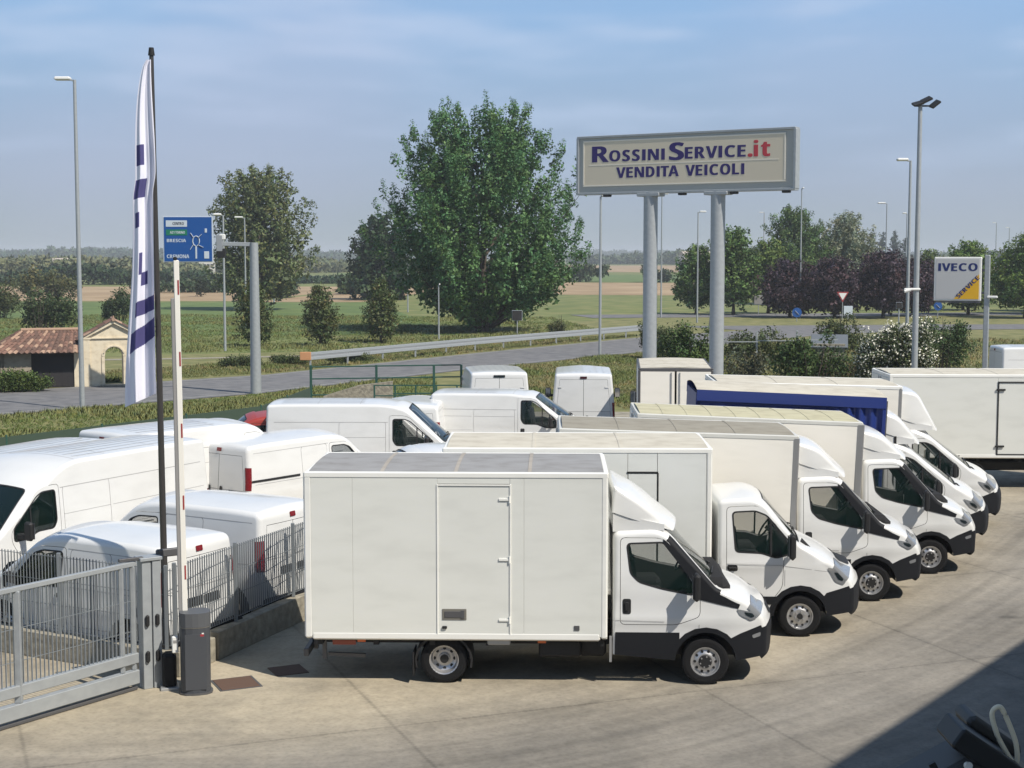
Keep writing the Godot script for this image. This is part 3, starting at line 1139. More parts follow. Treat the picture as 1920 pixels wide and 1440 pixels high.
func chassis(root: Node, x0: float, axle: float, y1: float, dish: String, hw := 1.0) -> void:
	var mb := MB.new()
	for z in [-0.4, 0.4]:
		mb.box(Vector3((x0 - 0.9) / 2, 0.55, z), Vector3(-x0 - 0.9, 0.18, 0.08))
	for i in 6:
		mb.box(Vector3(lerpf(x0 + 0.2, -1.5, i / 5.0), y1 - 0.06, 0), Vector3(0.08, 0.1, hw * 1.9))
	mb.box(Vector3(axle, 0.345, 0), Vector3(0.14, 0.14, 1.5), 0.03)
	mb.box(Vector3(-2.25, 0.46, -0.7), Vector3(0.9, 0.34, 0.4), 0.06)
	mb.box(Vector3(-2.1, 0.5, 0.72), Vector3(0.62, 0.26, 0.34), 0.04)
	mb.box(Vector3(-1.62, 0.5, 0.5), Vector3(0.4, 0.3, 0.5), 0.05)
	mb.cyl(Vector3(-1.3, 0.44, 0), Vector3(axle, 0.4, 0), 0.05, 0.05, 10)
	put("chassis", mb, mats.black, root)
	var fr := MB.new()
	fr.box(Vector3(x0 - 0.02, 0.42, 0), Vector3(0.08, 0.12, hw * 1.7), 0.015)
	for z in [-0.45, 0.45]:
		fr.box(Vector3(x0 + 0.06, 0.52, z), Vector3(0.06, 0.3, 0.08))
	put("rear_bumper", fr, mats.steel_dark, root)
	for sg in [1.0, -1.0]:
		var o := Node3D.new()
		o.name = numbered("wheel", root)
		root.add_child(o, true)
		o.position = Vector3(axle, 0.345, sg * (hw - 0.17))
		o.rotation.y = 0.0 if sg > 0 else PI
		fit(o, wheel_kit(dish, 0.345))
		var inner := MB.new()
		for e in wheel_kit(dish, 0.345):
			if e[0] == "tyre":
				var im := MeshInstance3D.new()
				im.name = "inner_tyre"
				im.mesh = e[1]
				im.material_override = mats.tyre
				im.position = Vector3(0, 0, -0.26)
				o.add_child(im, true)
		# mudguard over the rear wheels
		var g := MB.new()
		for i in 12:
			var a0 := lerpf(-0.25, PI + 0.25, i / 12.0)
			var a1 := lerpf(-0.25, PI + 0.25, (i + 1) / 12.0)
			var p := Vector3(axle + cos(a0) * 0.42, 0.345 + sin(a0) * 0.4, sg * (hw - 0.02))
			var q := Vector3(axle + cos(a1) * 0.42, 0.345 + sin(a1) * 0.4, sg * (hw - 0.02))
			if p.y > y1 + 0.02 or q.y > y1 + 0.02:
				continue
			var w := Vector3(0, 0, -sg * 0.5)
			var m := Vector3(cos(a0), sin(a0), 0)
			g.quad(p, q, q + w, p + w, m)
			g.quad(p - m * 0.03, q - m * 0.03, q, p, Vector3(0, 0, sg))
		g.box(Vector3(axle - 0.44, 0.3, sg * (hw - 0.24)), Vector3(0.02, 0.34, 0.46))
		put("mudguard", g, mats.black, root)


func box_body(root: Node, d: Dictionary) -> void:
	# cargo box: walls, roof sheets, corner and edge profiles
	var x0: float = d.x0
	var x1: float = d.x1
	var y0: float = d.y0
	var y1: float = d.y1
	var hw: float = d.get("hw", 1.1)
	var wall: Material = mats[d.get("wall", "box_white")]
	var trim: Material = mats[d.get("trim", "box_trim")]
	var roof: Material = mats[d.get("roof", "roof_grey")]
	var cx := (x0 + x1) / 2
	var len := x1 - x0
	var cy := (y0 + y1) / 2
	var hh := y1 - y0
	var tk := 0.05
	for sg in [1.0, -1.0]:
		if sg > 0 and d.has("bays"):
			# the camera side is made of separate panels with a door between
			for bay in d.bays:
				put("side_panel", MB.new().box(Vector3((bay[0] + bay[1]) / 2, cy, sg * (hw - tk / 2)), Vector3(bay[1] - bay[0] - 0.002, hh - 0.1, tk), 0.003), wall, root)
		else:
			put("side_panel", MB.new().box(Vector3(cx, cy, sg * (hw - tk / 2)), Vector3(len - 0.1, hh - 0.1, tk)), wall, root)
	put("front_wall", MB.new().box(Vector3(x1 - tk / 2, cy, 0), Vector3(tk, hh - 0.02, hw * 2 - tk * 2 - 0.01)), mats[d.get("front", d.get("wall", "box_white"))], root)
	for z in [-0.5, 0.5]:
		var rd := put("rear_door", MB.new().box(Vector3(x0 + tk / 2, cy, z * (hw - 0.03)), Vector3(tk, hh - 0.2, hw - 0.09), 0.006), wall, root)
		put("lock_rod", MB.new().cyl(Vector3(x0 - 0.02, y0 + 0.08, z * 0.25), Vector3(x0 - 0.02, y1 - 0.12, z * 0.25), 0.016, 0.016, 8), mats.steel, rd)
	var eg := MB.new()
	var tw: float = d.get("trim_w", 0.09)
	for sg in [-1.0, 1.0]:
		eg.box(Vector3(cx, y1 - tw / 2 + 0.01, sg * (hw - 0.03)), Vector3(len, tw, 0.08), 0.02)
		eg.box(Vector3(cx, y0 + tw / 2, sg * (hw - 0.03)), Vector3(len - 0.2, tw + 0.03, 0.085), 0.03)
		eg.box(Vector3(x0 + 0.055, cy - 0.02, sg * (hw - 0.035)), Vector3(0.12, hh - 0.05, 0.09), 0.03)
	eg.box(Vector3(x0 + 0.04, y1 - 0.05, 0), Vector3(0.07, 0.1, hw * 2 - 0.1), 0.015)
	eg.box(Vector3(x1 - 0.03, y1 - 0.04, 0), Vector3(0.08, 0.1, hw * 2 - 0.1), 0.02)
	put("edge_profile", eg, trim, root)
	for sg in [1.0, -1.0]:
		put("corner_profile", MB.new().box(Vector3(x1 - 0.05, cy, sg * (hw - 0.03)), Vector3(d.get("corner_w", 0.1), hh - 0.03, 0.085), 0.03), mats[d.get("corner", d.get("trim", "box_trim"))], root)
	# roof sheets
	var k: int = d.get("sheets", 4)
	for i in k:
		var a := lerpf(x0 + 0.06, x1 - 0.06, float(i) / k)
		var b := lerpf(x0 + 0.06, x1 - 0.06, float(i + 1) / k)
		var mb := MB.new()
		var g := 0.006
		for j in 6:
			var u0 := -1.0 + j / 3.0
			var u1 := -1.0 + (j + 1) / 3.0
			var p0 := Vector3(a + g, y1 + 0.005 + 0.035 * (1 - u0 * u0), u0 * (hw - 0.06))
			var p1 := Vector3(a + g, y1 + 0.005 + 0.035 * (1 - u1 * u1), u1 * (hw - 0.06))
			var dx := Vector3(b - a - 2 * g, 0, 0)
			var n0 := Vector3(0, 1, 0.06 * u0).normalized()
			var n1 := Vector3(0, 1, 0.06 * u1).normalized()
			mb.tri(p0, p1, p1 + dx, n0, n1, n1)
			mb.tri(p0, p1 + dx, p0 + dx, n0, n1, n0)
			var dn := Vector3(0, -0.03, 0)
			mb.quad(p0, p1, p1 + dn, p0 + dn, Vector3(-1, 0, 0))
			mb.quad(p0 + dx, p1 + dx, p1 + dx + dn, p0 + dx + dn, Vector3(1, 0, 0))
		var sheet := put("roof_panel", mb, roof, root)
		if i > 0:
			var jb := MB.new()
			for j in 6:
				var u0 := -1.0 + j / 3.0
				var u1 := -1.0 + (j + 1) / 3.0
				jb.bar(Vector3(a, y1 + 0.007 + 0.035 * (1 - u0 * u0), u0 * (hw - 0.05)), Vector3(a, y1 + 0.007 + 0.035 * (1 - u1 * u1), u1 * (hw - 0.05)), 0.05, 0.008)
			put("roof_joint", jb, mats[d.get("joint", "roof_joint")], sheet)
	var fl := MB.new()
	fl.box(Vector3(cx, y0 + 0.03, 0), Vector3(len - 0.1, 0.05, hw * 2 - 0.2))
	put("box_floor", fl, mats.black, root)


func truck(label: String, at: Vector3, yaw: float, cab: Array, deflector: Array, d: Dictionary) -> Node3D:
	var o := thing("box_truck", label, "truck", at, yaw, d.get("group", "box trucks parked in a row nose out"))
	fit(o, cab)
	fit(o, deflector)
	box_body(o, d)
	chassis(o, d.x0, d.get("axle", -3.78), d.y0, d.get("dish", "dish"), d.get("hw", 1.1) - 0.05)
	return o


func make_trucks() -> void:
	var hw := 1.1
	# nearest truck, side door and hinges
	var t := truck("nearest white box truck with a hinged side door and dark recessed handle", Vector3(2.82, 0, -22.5), -1.6, new_cab(), fairing_kit("low_deflector", 2.9, -1.36, 0.05),
		{"x0": -5.78, "x1": -1.42, "y0": 0.68, "y1": 3.1, "hw": hw, "wall": "box_grey", "trim": "box_trim", "roof": "roof_grey", "sheets": 4, "axle": -3.78,
		"bays": [[-5.68, -5.08], [-5.08, -3.86], [-2.82, -2.62], [-2.62, -1.5]]})
	var y0 := 0.68
	var dr := put("side_door", MB.new().box(Vector3(-3.34, 1.83, hw - 0.026), Vector3(1.03, 2.2, 0.05), 0.006), mats.box_grey, t)
	for y in [2.72, 1.85, 0.97]:
		var hg := MB.new()
		hg.box(Vector3(-2.9, y, hw + 0.008), Vector3(0.16, 0.035, 0.014), 0.004)
		hg.cyl(Vector3(-2.825, y - 0.05, hw + 0.012), Vector3(-2.825, y + 0.05, hw + 0.012), 0.014, 0.014, 8)
		put("hinge", hg, mats.box_trim, dr)
	var hd := MB.new()
	hd.box(Vector3(-3.62, 1.05, hw + 0.003), Vector3(0.35, 0.16, 0.012), 0.004)
	put("door_handle", hd, mats.handle_plate, dr)
	var hp := MB.new()
	hp.box(Vector3(-3.64, 1.05, hw + 0.012), Vector3(0.24, 0.09, 0.012), 0.004)
	hp.box(Vector3(-3.5, 1.05, hw + 0.014), Vector3(0.05, 0.12, 0.014), 0.004)
	put("latch", hp, mats.steel_dark, dr)
	put("door_stop", MB.new().box(Vector3(-3.76, 0.86, hw + 0.01), Vector3(0.07, 0.04, 0.03), 0.008), mats.black, dr)
	var df := MB.new()
	for x in [-3.86, -2.815]:
		df.box(Vector3(x, 1.84, hw + 0.004), Vector3(0.022, 2.2, 0.016), 0.004)
	df.box(Vector3(-3.34, 2.925, hw + 0.004), Vector3(1.04, 0.022, 0.016), 0.004)
	put("door_surround", df, mats.box_trim, t)
	put("header_panel", MB.new().box(Vector3(-3.34, 2.995, hw - 0.026), Vector3(1.036, 0.1, 0.05)), mats.box_grey, t)
	put("vent_cap", MB.new().box(Vector3(-1.86, 0.86, hw + 0.004), Vector3(0.08, 0.07, 0.014), 0.004), mats.steel_dark, t)
	for x in [-4.97, -2.36]:
		put("marker_light", MB.new().box(Vector3(x, 0.64, hw - 0.07), Vector3(0.12, 0.04, 0.03), 0.006), mats.amber, t)
	put("rear_reflector", MB.new().box(Vector3(-5.24, 0.58, 0.9), Vector3(0.34, 0.07, 0.03), 0.004), mats.amber_dull, t)
	var ts := MB.new()
	ts.box(Vector3(-2.98, 0.63, hw - 0.1), Vector3(0.34, 0.09, 0.1), 0.02)
	put("tool_box", ts, mats.steel, t)
	put("side_stay", MB.new().bar(Vector3(-1.37, 0.34, hw - 0.12), Vector3(-1.37, 0.72, hw - 0.1), 0.035, 0.03), mats.steel, t)
	var sp := MB.new()
	sp.bar(Vector3(-5.5, 0.36, 0.72), Vector3(-4.95, 0.34, 0.72), 0.05, 0.05)
	sp.bar(Vector3(-5.55, 0.3, 0.75), Vector3(-5.55, 0.62, 0.75), 0.06, 0.05)
	put("underrun_bar", sp, mats.steel_dark, t)

	# second truck, older cab without deflector
	t = truck("second white box truck with older cab, tall headlights and a small black edged hatch", Vector3(4.7, 0, -25.25), -1.2, old_cab(), [],
		{"x0": -5.8, "x1": -1.46, "y0": 0.72, "y1": 3.1, "hw": 1.1, "wall": "box_blue_grey", "roof": "roof_cream", "sheets": 3, "trim": "box_trim", "bays": [[-5.7, -3.4], [-3.4, -2.82], [-2.34, -1.56]], "joint": "roof_cream"})
	put("side_hatch", MB.new().box(Vector3(-2.58, 1.75, hw - 0.022), Vector3(0.46, 1.9, 0.05), 0.006), mats.box_blue_grey, t)
	var hf := MB.new()
	hf.box(Vector3(-2.58, 2.72, hw + 0.004), Vector3(0.5, 0.025, 0.014))
	hf.box(Vector3(-2.33, 1.75, hw + 0.004), Vector3(0.016, 1.92, 0.014))
	put("hatch_seal", hf, mats.black, t)
	put("top_hatch_panel", MB.new().box(Vector3(-2.58, 2.88, hw - 0.026), Vector3(0.468, 0.32, 0.05)), mats.box_blue_grey, t)
	var cp := MB.new()
	cp.box(Vector3(x_rear(t, -5.78), 2.98, 1.08), Vector3(0.16, 0.14, 0.06), 0.02)
	put("marker_light_bracket", cp, mats.box_trim, t)

	t = truck("third white box truck with dusty brown grey roof and grey corner post", Vector3(6.46, 0, -27.8), -1.2, new_cab(), fairing_kit("high_deflector", 2.86, -1.38, 0.11),
		{"x0": -5.68, "x1": -1.42, "y0": 0.7, "y1": 3.0, "hw": 1.1, "wall": "box_warm", "roof": "roof_brown", "corner": "aluminium", "corner_w": 0.13, "sheets": 4, "trim": "aluminium_pale", "joint": "roof_brown"})
	rake(t, 1.7, -1.42, 0.7)
	t = truck("fourth white box truck with yellowish ribbed translucent roof", Vector3(8.16, 0, -30.15), -1.2, new_cab(), fairing_kit("tall_deflector", 2.8, -1.4, 0.1),
		{"x0": -5.82, "x1": -1.46, "y0": 0.7, "y1": 2.98, "hw": 1.1, "wall": "box_warm", "roof": "roof_yellow", "corner": "aluminium", "corner_w": 0.16, "sheets": 9, "trim": "aluminium_pale", "joint": "roof_yellow"})
	rake(t, 2.2, -1.46, 0.7)

	# blue curtain sided truck
	var cabspec := van_spec(3.45, 1.0, 2.25)
	cabspec.ctl = [[-1.3, 0.45, 0, 0.03, 0.0], [-1.3, 2.22, 0.1, 0.1, 0.02], [-1.05, 2.25, 0.1, 0.1, 0.05]] + cabspec.ctl.slice(3)
	cabspec.ctl[3] = [-1.0, 2.25, 0.05, 0.1, 0.06]
	for f in ["rear_door", "tail_s", "slide", "roof_seams", "roof_ribs", "hinges"]:
		cabspec.erase(f)
	cabspec.arches = [[0.0, 0.345, 0.42, 0.05]]
	cabspec.xr = -99.0
	cabspec.black = [[0.35, 0.2, 1.1, 0.2, 1.1, 0.86, 0.8, 0.84, 0.4, 0.7], [-1.4, 0.2, -0.4, 0.2, -0.4, 0.5, -1.4, 0.5]]
	cabspec.nose_from = [8, -0.14]
	cabspec.seams = []
	cabspec.door = [-1.2, 0.54] + cabspec.door.slice(2)
	var duc := shell_kit("ducato_cab", cabspec)
	t = thing("curtain_truck", "truck with blue curtain sides, cream roof and white cab", "truck", Vector3(9.08, 0, -32.6), -1.2, "box trucks parked in a row nose out")
	fit(t, duc)
	fit(t, fairing_kit("blue_truck_deflector", 2.92, -1.34, 0.12))
	curtain_body(t, -5.3, -1.34, 0.85, 3.25, 1.1)
	rake(t, 2.4, -1.34, 0.85)
	chassis(t, -5.3, -3.6, 0.85, "dish", 1.05)
	for z in [0.55, 0.85]:
		put("roof_bar_foot", MB.new().bar(Vector3(-1.0, 2.2, z), Vector3(-1.0, 2.4, z), 0.05, 0.05), mats.black, t)
	t = truck("sixth white box truck with large rounded white wind deflector", Vector3(10.15, 0, -35.1), -1.2, duc, fairing_kit("round_deflector", 3.12, -1.36, 0.22),
		{"x0": -5.6, "x1": -1.4, "y0": 0.75, "y1": 3.25, "hw": 1.1, "wall": "box_warm", "roof": "roof_cream", "corner": "aluminium", "trim": "box_trim", "sheets": 3, "joint": "roof_cream"})
	rake(t, 1.3, -1.4, 0.75)
	# large box truck at the right, standing the other way round
	t = truck("large white box truck at the right edge with black hinged side door", Vector3(17.2, 0, -40.9), -2.0, new_cab(), [],
		{"x0": -7.2, "x1": -1.42, "y0": 0.85, "y1": 3.05, "hw": 1.15, "wall": "box_grey", "roof": "roof_cream", "sheets": 4, "axle": -5.0, "bays": [[-7.1, -4.35], [-3.0, -1.5]], "joint": "roof_cream"})
	dr = put("side_door", MB.new().box(Vector3(-3.675, 1.9, 1.15 - 0.026), Vector3(1.3, 1.9, 0.05), 0.006), mats.box_grey, t)
	var fm := MB.new()
	fm.box(Vector3(-4.34, 1.9, 1.157), Vector3(0.035, 1.95, 0.02))
	fm.box(Vector3(-3.675, 2.86, 1.157), Vector3(1.36, 0.03, 0.02))
	fm.box(Vector3(-3.675, 0.94, 1.157), Vector3(1.36, 0.03, 0.02))
	put("door_seal", fm, mats.black, t)
	put("header_panel", MB.new().box(Vector3(-3.675, 2.93, 1.15 - 0.026), Vector3(1.34, 0.12, 0.05)), mats.box_grey, t)
	for y in [2.66, 1.16]:
		put("hinge", MB.new().box(Vector3(-4.28, y, 1.175), Vector3(0.24, 0.05, 0.03), 0.008), mats.black, dr)
	# box truck seen from behind
	t = truck("white box truck seen from behind with two rear doors and lock rods", Vector3(5.25, 0, -50.6), 86.0, new_cab(), [],
		{"x0": -5.7, "x1": -1.42, "y0": 0.8, "y1": 2.85, "hw": 1.1, "wall": "box_warm", "roof": "roof_cream", "sheets": 3, "trim": "steel_dark", "trim_w": 0.06, "joint": "roof_cream", "group": "vehicles parked at the back of the yard"})


func rake(root: Node3D, deg: float, x1: float, y0: float) -> void:
	# an empty truck stands with its box a little higher at the back
	var p := Vector3(x1, y0, 0)
	var t := Transform3D(Basis(Vector3.BACK, -deg_to_rad(deg)), Vector3.ZERO)
	t.origin = p - t.basis * p
	for c in root.get_children():
		for k in ["side_panel", "front_wall", "rear_door", "edge_profile", "corner_profile", "roof_panel", "box_floor", "side_curtain", "curtain_valance", "lower_rail", "corner_post", "rear_wall", "floor", "roof_sheet"]:
			if c.name.begins_with(k):
				c.transform = t * c.transform
				break


func x_rear(_t: Node, x: float) -> float:
	return x + 0.02


func curtain_body(root: Node, x0: float, x1: float, y0: float, y1: float, hw: float) -> void:
	var cx := (x0 + x1) / 2
	var ln := x1 - x0
	for sg in [1.0, -1.0]:
		var mb := MB.new()
		var k := 120
		var last := Vector3.ZERO
		for i in k + 1:
			var x := lerpf(x0 + 0.08, x1 - 0.05, float(i) / k)
			# folds that gather towards the front
			var g := smoothstep(x1 - 1.6, x1 - 0.6, x)
			var z := hw - 0.05 + 0.012 * sin(x * 5.0) + g * 0.035 * sin(x * 26.0) + 0.006 * sin(x * 17.0 + 1.0)
			var p := Vector3(x, 0, sg * z)
			if i > 0:
				var dd := (p - last).normalized()
				var nn: Vector3 = Vector3(-dd.z, 0, dd.x) * sg
				mb.quad(Vector3(last.x, y0 + 0.1, last.z), Vector3(p.x, y0 + 0.1, p.z), Vector3(p.x, y1 - 0.2, p.z), Vector3(last.x, y1 - 0.2, last.z), nn)
			last = p
		put("side_curtain", mb, mats.blue_tarp, root)
		put("curtain_valance", MB.new().box(Vector3(cx, y1 - 0.13, sg * (hw - 0.01)), Vector3(ln, 0.24, 0.03), 0.008), mats.blue_tarp, root)
		put("lower_rail", MB.new().box(Vector3(cx, y0 + 0.06, sg * (hw - 0.04)), Vector3(ln, 0.12, 0.06), 0.01), mats.steel_dark, root)
		put("corner_post", MB.new().box(Vector3(x1 - 0.04, (y0 + y1) / 2, sg * (hw - 0.06)), Vector3(0.09, y1 - y0 - 0.3, 0.1), 0.02), mats.blue_tarp, root)
	put("front_wall", MB.new().box(Vector3(x1 + 0.0, (y0 + y1) / 2 - 0.04, 0), Vector3(0.06, y1 - y0 - 0.1, hw * 2 - 0.06)), mats.steel_dark, root)
	put("rear_wall", MB.new().box(Vector3(x0 + 0.03, (y0 + y1) / 2 - 0.04, 0), Vector3(0.06, y1 - y0 - 0.1, hw * 2 - 0.2)), mats.blue_tarp, root)
	put("floor", MB.new().box(Vector3(cx, y0 + 0.06, 0), Vector3(ln - 0.1, 0.08, hw * 2 - 0.2)), mats.black, root)
	var rf := MB.new()
	for j in 8:
		var u0 := -1.0 + j / 4.0
		var u1 := -1.0 + (j + 1) / 4.0
		var n0 := Vector3(0, 1, 0.16 * u0).normalized()
		var n1 := Vector3(0, 1, 0.16 * u1).normalized()
		for i in 12:
			var xa := lerpf(x0, x1, i / 12.0)
			var xb := lerpf(x0, x1, (i + 1) / 12.0)
			var sa := 0.01 * sin(xa * 6.0)
			var sb := 0.01 * sin(xb * 6.0)
			var a := Vector3(xa, y1 - 0.01 + (0.09 + sa) * (1 - u0 * u0), u0 * (hw + 0.002))
			var b := Vector3(xa, y1 - 0.01 + (0.09 + sa) * (1 - u1 * u1), u1 * (hw + 0.002))
			var c := Vector3(xb, y1 - 0.01 + (0.09 + sb) * (1 - u1 * u1), u1 * (hw + 0.002))
			var e := Vector3(xb, y1 - 0.01 + (0.09 + sb) * (1 - u0 * u0), u0 * (hw + 0.002))
			rf.tri(a, b, c, n0, n1, n1)
			rf.tri(a, c, e, n0, n1, n0)
	put("roof_sheet", rf, mats.roof_cream, root)


func make_vans() -> void:
	var a := Vector2(-0.40, 0.92).normalized()   # towards the camera
	var b := Vector2(0.5, -0.87).normalized()    # away from the camera
	# long van at the left, cab towards the camera
	var l4 := van_spec(4.03, 1.35, 2.45)
	var o := van("long white high roof van at left, cab nearest the gate", Vector3(-9.63, 0, -26.75), Vector2(-0.47, 0.883), "long_van", l4)
	# the van behind it
	o = van("white van whose roof shows behind the long van at the left edge", Vector3(-11.0, 0, -27.5), a, "long_low_van", van_spec(4.03, 1.2, 2.3))
	# van showing its two rear doors
	var l2 := small_spec(1.96, 4.9)
	l2.hw = 0.95
	l2.erase("plate_bar")
	l2.rub = [[-3.9, 1.14, -2.4, 1.14, 0.05]]
	l2.groove = 0.42
	o = van("white van with shaded rear doors and red tail light beside the long van", Vector3(-6.65 + 0.6 * 4.05, 0, -34.1 - 0.8 * 4.05), Vector2(0.6, -0.8), "rear_view_van", l2)
	var em := MB.new()
	em.prism(disc(0, 0, 0.08, 12), Transform3D(Basis(Vector3.UP, -PI / 2), Vector3(-4.05, 0.86, 0.42)), 0.05)
	em.box(Vector3(-4.1, 0.72, 0.42), Vector3(0.012, 0.05, 0.2))
	put("badge", em, mats.black, o)
	o = van("white van pointing away at the far left beside the green screen", Vector3(-9.0 + 0.62 * 4.4, 0, -33.3 - 0.78 * 4.4), Vector2(0.62, -0.78), "side_van", van_spec(3.45, 1.0, 2.3))
	# side on vans
	o = van("white high roof van seen from its right side, green glass in the door", Vector3(-2.0, 0, -40.0), Vector2(1, 0.01), "high_van", van_spec(3.45, 0.95, 2.35))
	o = van("low white van seen side on with black door window, behind the high roof van", Vector3(1.45, 0, -44.9), Vector2(1, 0.13), "low_van", van_spec(2.9, 0.9, 2.16))
	# vans seen from behind
	o = van("white van seen from behind with wide brake light, left side in shade", Vector3(-0.35 - 0.5, 0, -53.4), Vector2(-0.1, -1), "rear_high_van", van_spec(3.45, 1.0, 2.42).merged({"brake": "dark_glass", "brake_w": 0.22}))
	o = van("white van seen from behind with ribbed roof, next to the rear box truck", Vector3(2.5, 0, -53.6), Vector2(0.04, -1), "rear_low_van", van_spec(3.45, 1.0, 2.36).merged({"brake": "brake_dark", "brake_w": 0.13}))
	# small vans behind the fence
	var h := Vector2(-0.87, -0.49).normalized()
	o = van("small white van right behind the fence with dark plate bar across its rear doors", Vector3(-4.78 + h.x * 3.35, 0, -23.1 + h.y * 3.35), h, "small_van", small_spec(1.84, 4.2))
	o = van("small white van with shaded side, half hidden by the nearest truck", Vector3(-3.7 + h.x * 3.6, 0, -25.6 + h.y * 3.6), h, "small_tall_van", small_spec(1.95, 4.45))
	# bits of other vehicles
	var rs := small_spec(1.86, 4.6)
	rs.colour = "red"
	o = van("red van mostly hidden behind white van roofs", Vector3(-8.0, 0, -41.4), Vector2(-0.98, 0.2), "red_van", rs, "")
	o = van("small white van with sloping windscreen between two side on vans", Vector3(-2.3, 0, -42.2), Vector2(1, 0.1), "gap_van", small_spec(1.98, 4.4))
	o = van("white van roof showing behind the high roof van", Vector3(-2.75, 0, -46.5), Vector2(0.05, -1), "far_small_van", small_spec(1.95, 4.4))
	o = van("white van with rounded roof behind the rear end of the second truck", Vector3(-3.0, 0, -32.3), Vector2(-0.9, 0.3), "hidden_van", small_spec(2.05, 4.6))
	o = van("white van at the far right edge beyond the large box truck", Vector3(22.3, 0, -56.0), Vector2(1, 0.03), "far_van", van_spec(3.45, 1.0, 2.85), "vehicles parked at the back of the yard")


# ---------------------------------------------------------------- plants
func leaf_clump(called: String, k: int, rad: float, leaf: float, seed_: int, up := 0.25) -> ArrayMesh:
	if kit.has(called):
		return kit[called]
	var r := RandomNumberGenerator.new()
	r.seed = seed_
	var mb := MB.new()
	for i in k:
		var d := Vector3(r.randfn(), r.randfn(), r.randfn()).normalized()
		var p := d * rad * pow(r.randf(), 0.45)
		var x := Vector3(r.randfn(), r.randfn() * 0.6, r.randfn()).normalized()
		var y := (d + Vector3(0, up, 0) + Vector3(r.randfn(), r.randfn(), r.randfn()) * 0.5).cross(x).normalized()
		var l := leaf * r.randf_range(0.7, 1.3)
		var w := l * 0.62
		var n := x.cross(y).normalized()
		if n.dot(d) < 0:
			n = -n
		var m := (n * 0.7 + d * 0.5 + Vector3(0, 0.25, 0)).normalized()
		var fold := n * l * 0.12
		mb.tri(p - x * l * 0.5, p + y * w * 0.5 - fold, p + x * l * 0.5, m, m, m)
		mb.tri(p - x * l * 0.5, p + x * l * 0.5, p - y * w * 0.5 - fold, m, m, m)
	kit[called] = mb.mesh()
	return kit[called]


func leaf_mat(key: String, back: Color) -> StandardMaterial3D:
	if not mats.has(key):
		var m := StandardMaterial3D.new()
		m.resource_name = key
		m.albedo_color = Color(1, 1, 1)
		m.vertex_color_use_as_albedo = true
		m.roughness = 0.55
		m.metallic_specular = 0.35
		m.backlight_enabled = true
		m.backlight = back
		m.cull_mode = BaseMaterial3D.CULL_DISABLED
		mats[key] = m
	return mats[key]


func scatter(called: String, mesh: Mesh, mat: Material, spots: Array, parent: Node) -> MultiMeshInstance3D:
	# spots: [Transform3D, Color]
	var mm := MultiMesh.new()
	mm.transform_format = MultiMesh.TRANSFORM_3D
	mm.use_colors = true
	mm.mesh = mesh
	mm.instance_count = spots.size()
	for i in spots.size():
		mm.set_instance_transform(i, spots[i][0])
		mm.set_instance_color(i, spots[i][1])
	var o := MultiMeshInstance3D.new()
	o.name = numbered(called, parent)
	o.multimesh = mm
	o.material_override = mat
	parent.add_child(o, true)
	o.set_meta("kind", "stuff")
	return o


func turn(r: RandomNumberGenerator, sc: float) -> Basis:
	return Basis(Vector3(r.randfn(), r.randfn(), r.randfn()).normalized(), r.randf() * TAU).scaled(Vector3(sc, sc, sc))


func tint(r: RandomNumberGenerator, c: Color, var_: float) -> Color:
	var k := 1.0 + r.randf_range(-var_, var_)
	var w := r.randf_range(-0.16, 0.16)
	return Color(c.r * k * (1 + w), c.g * k, c.b * k * (1 - w))


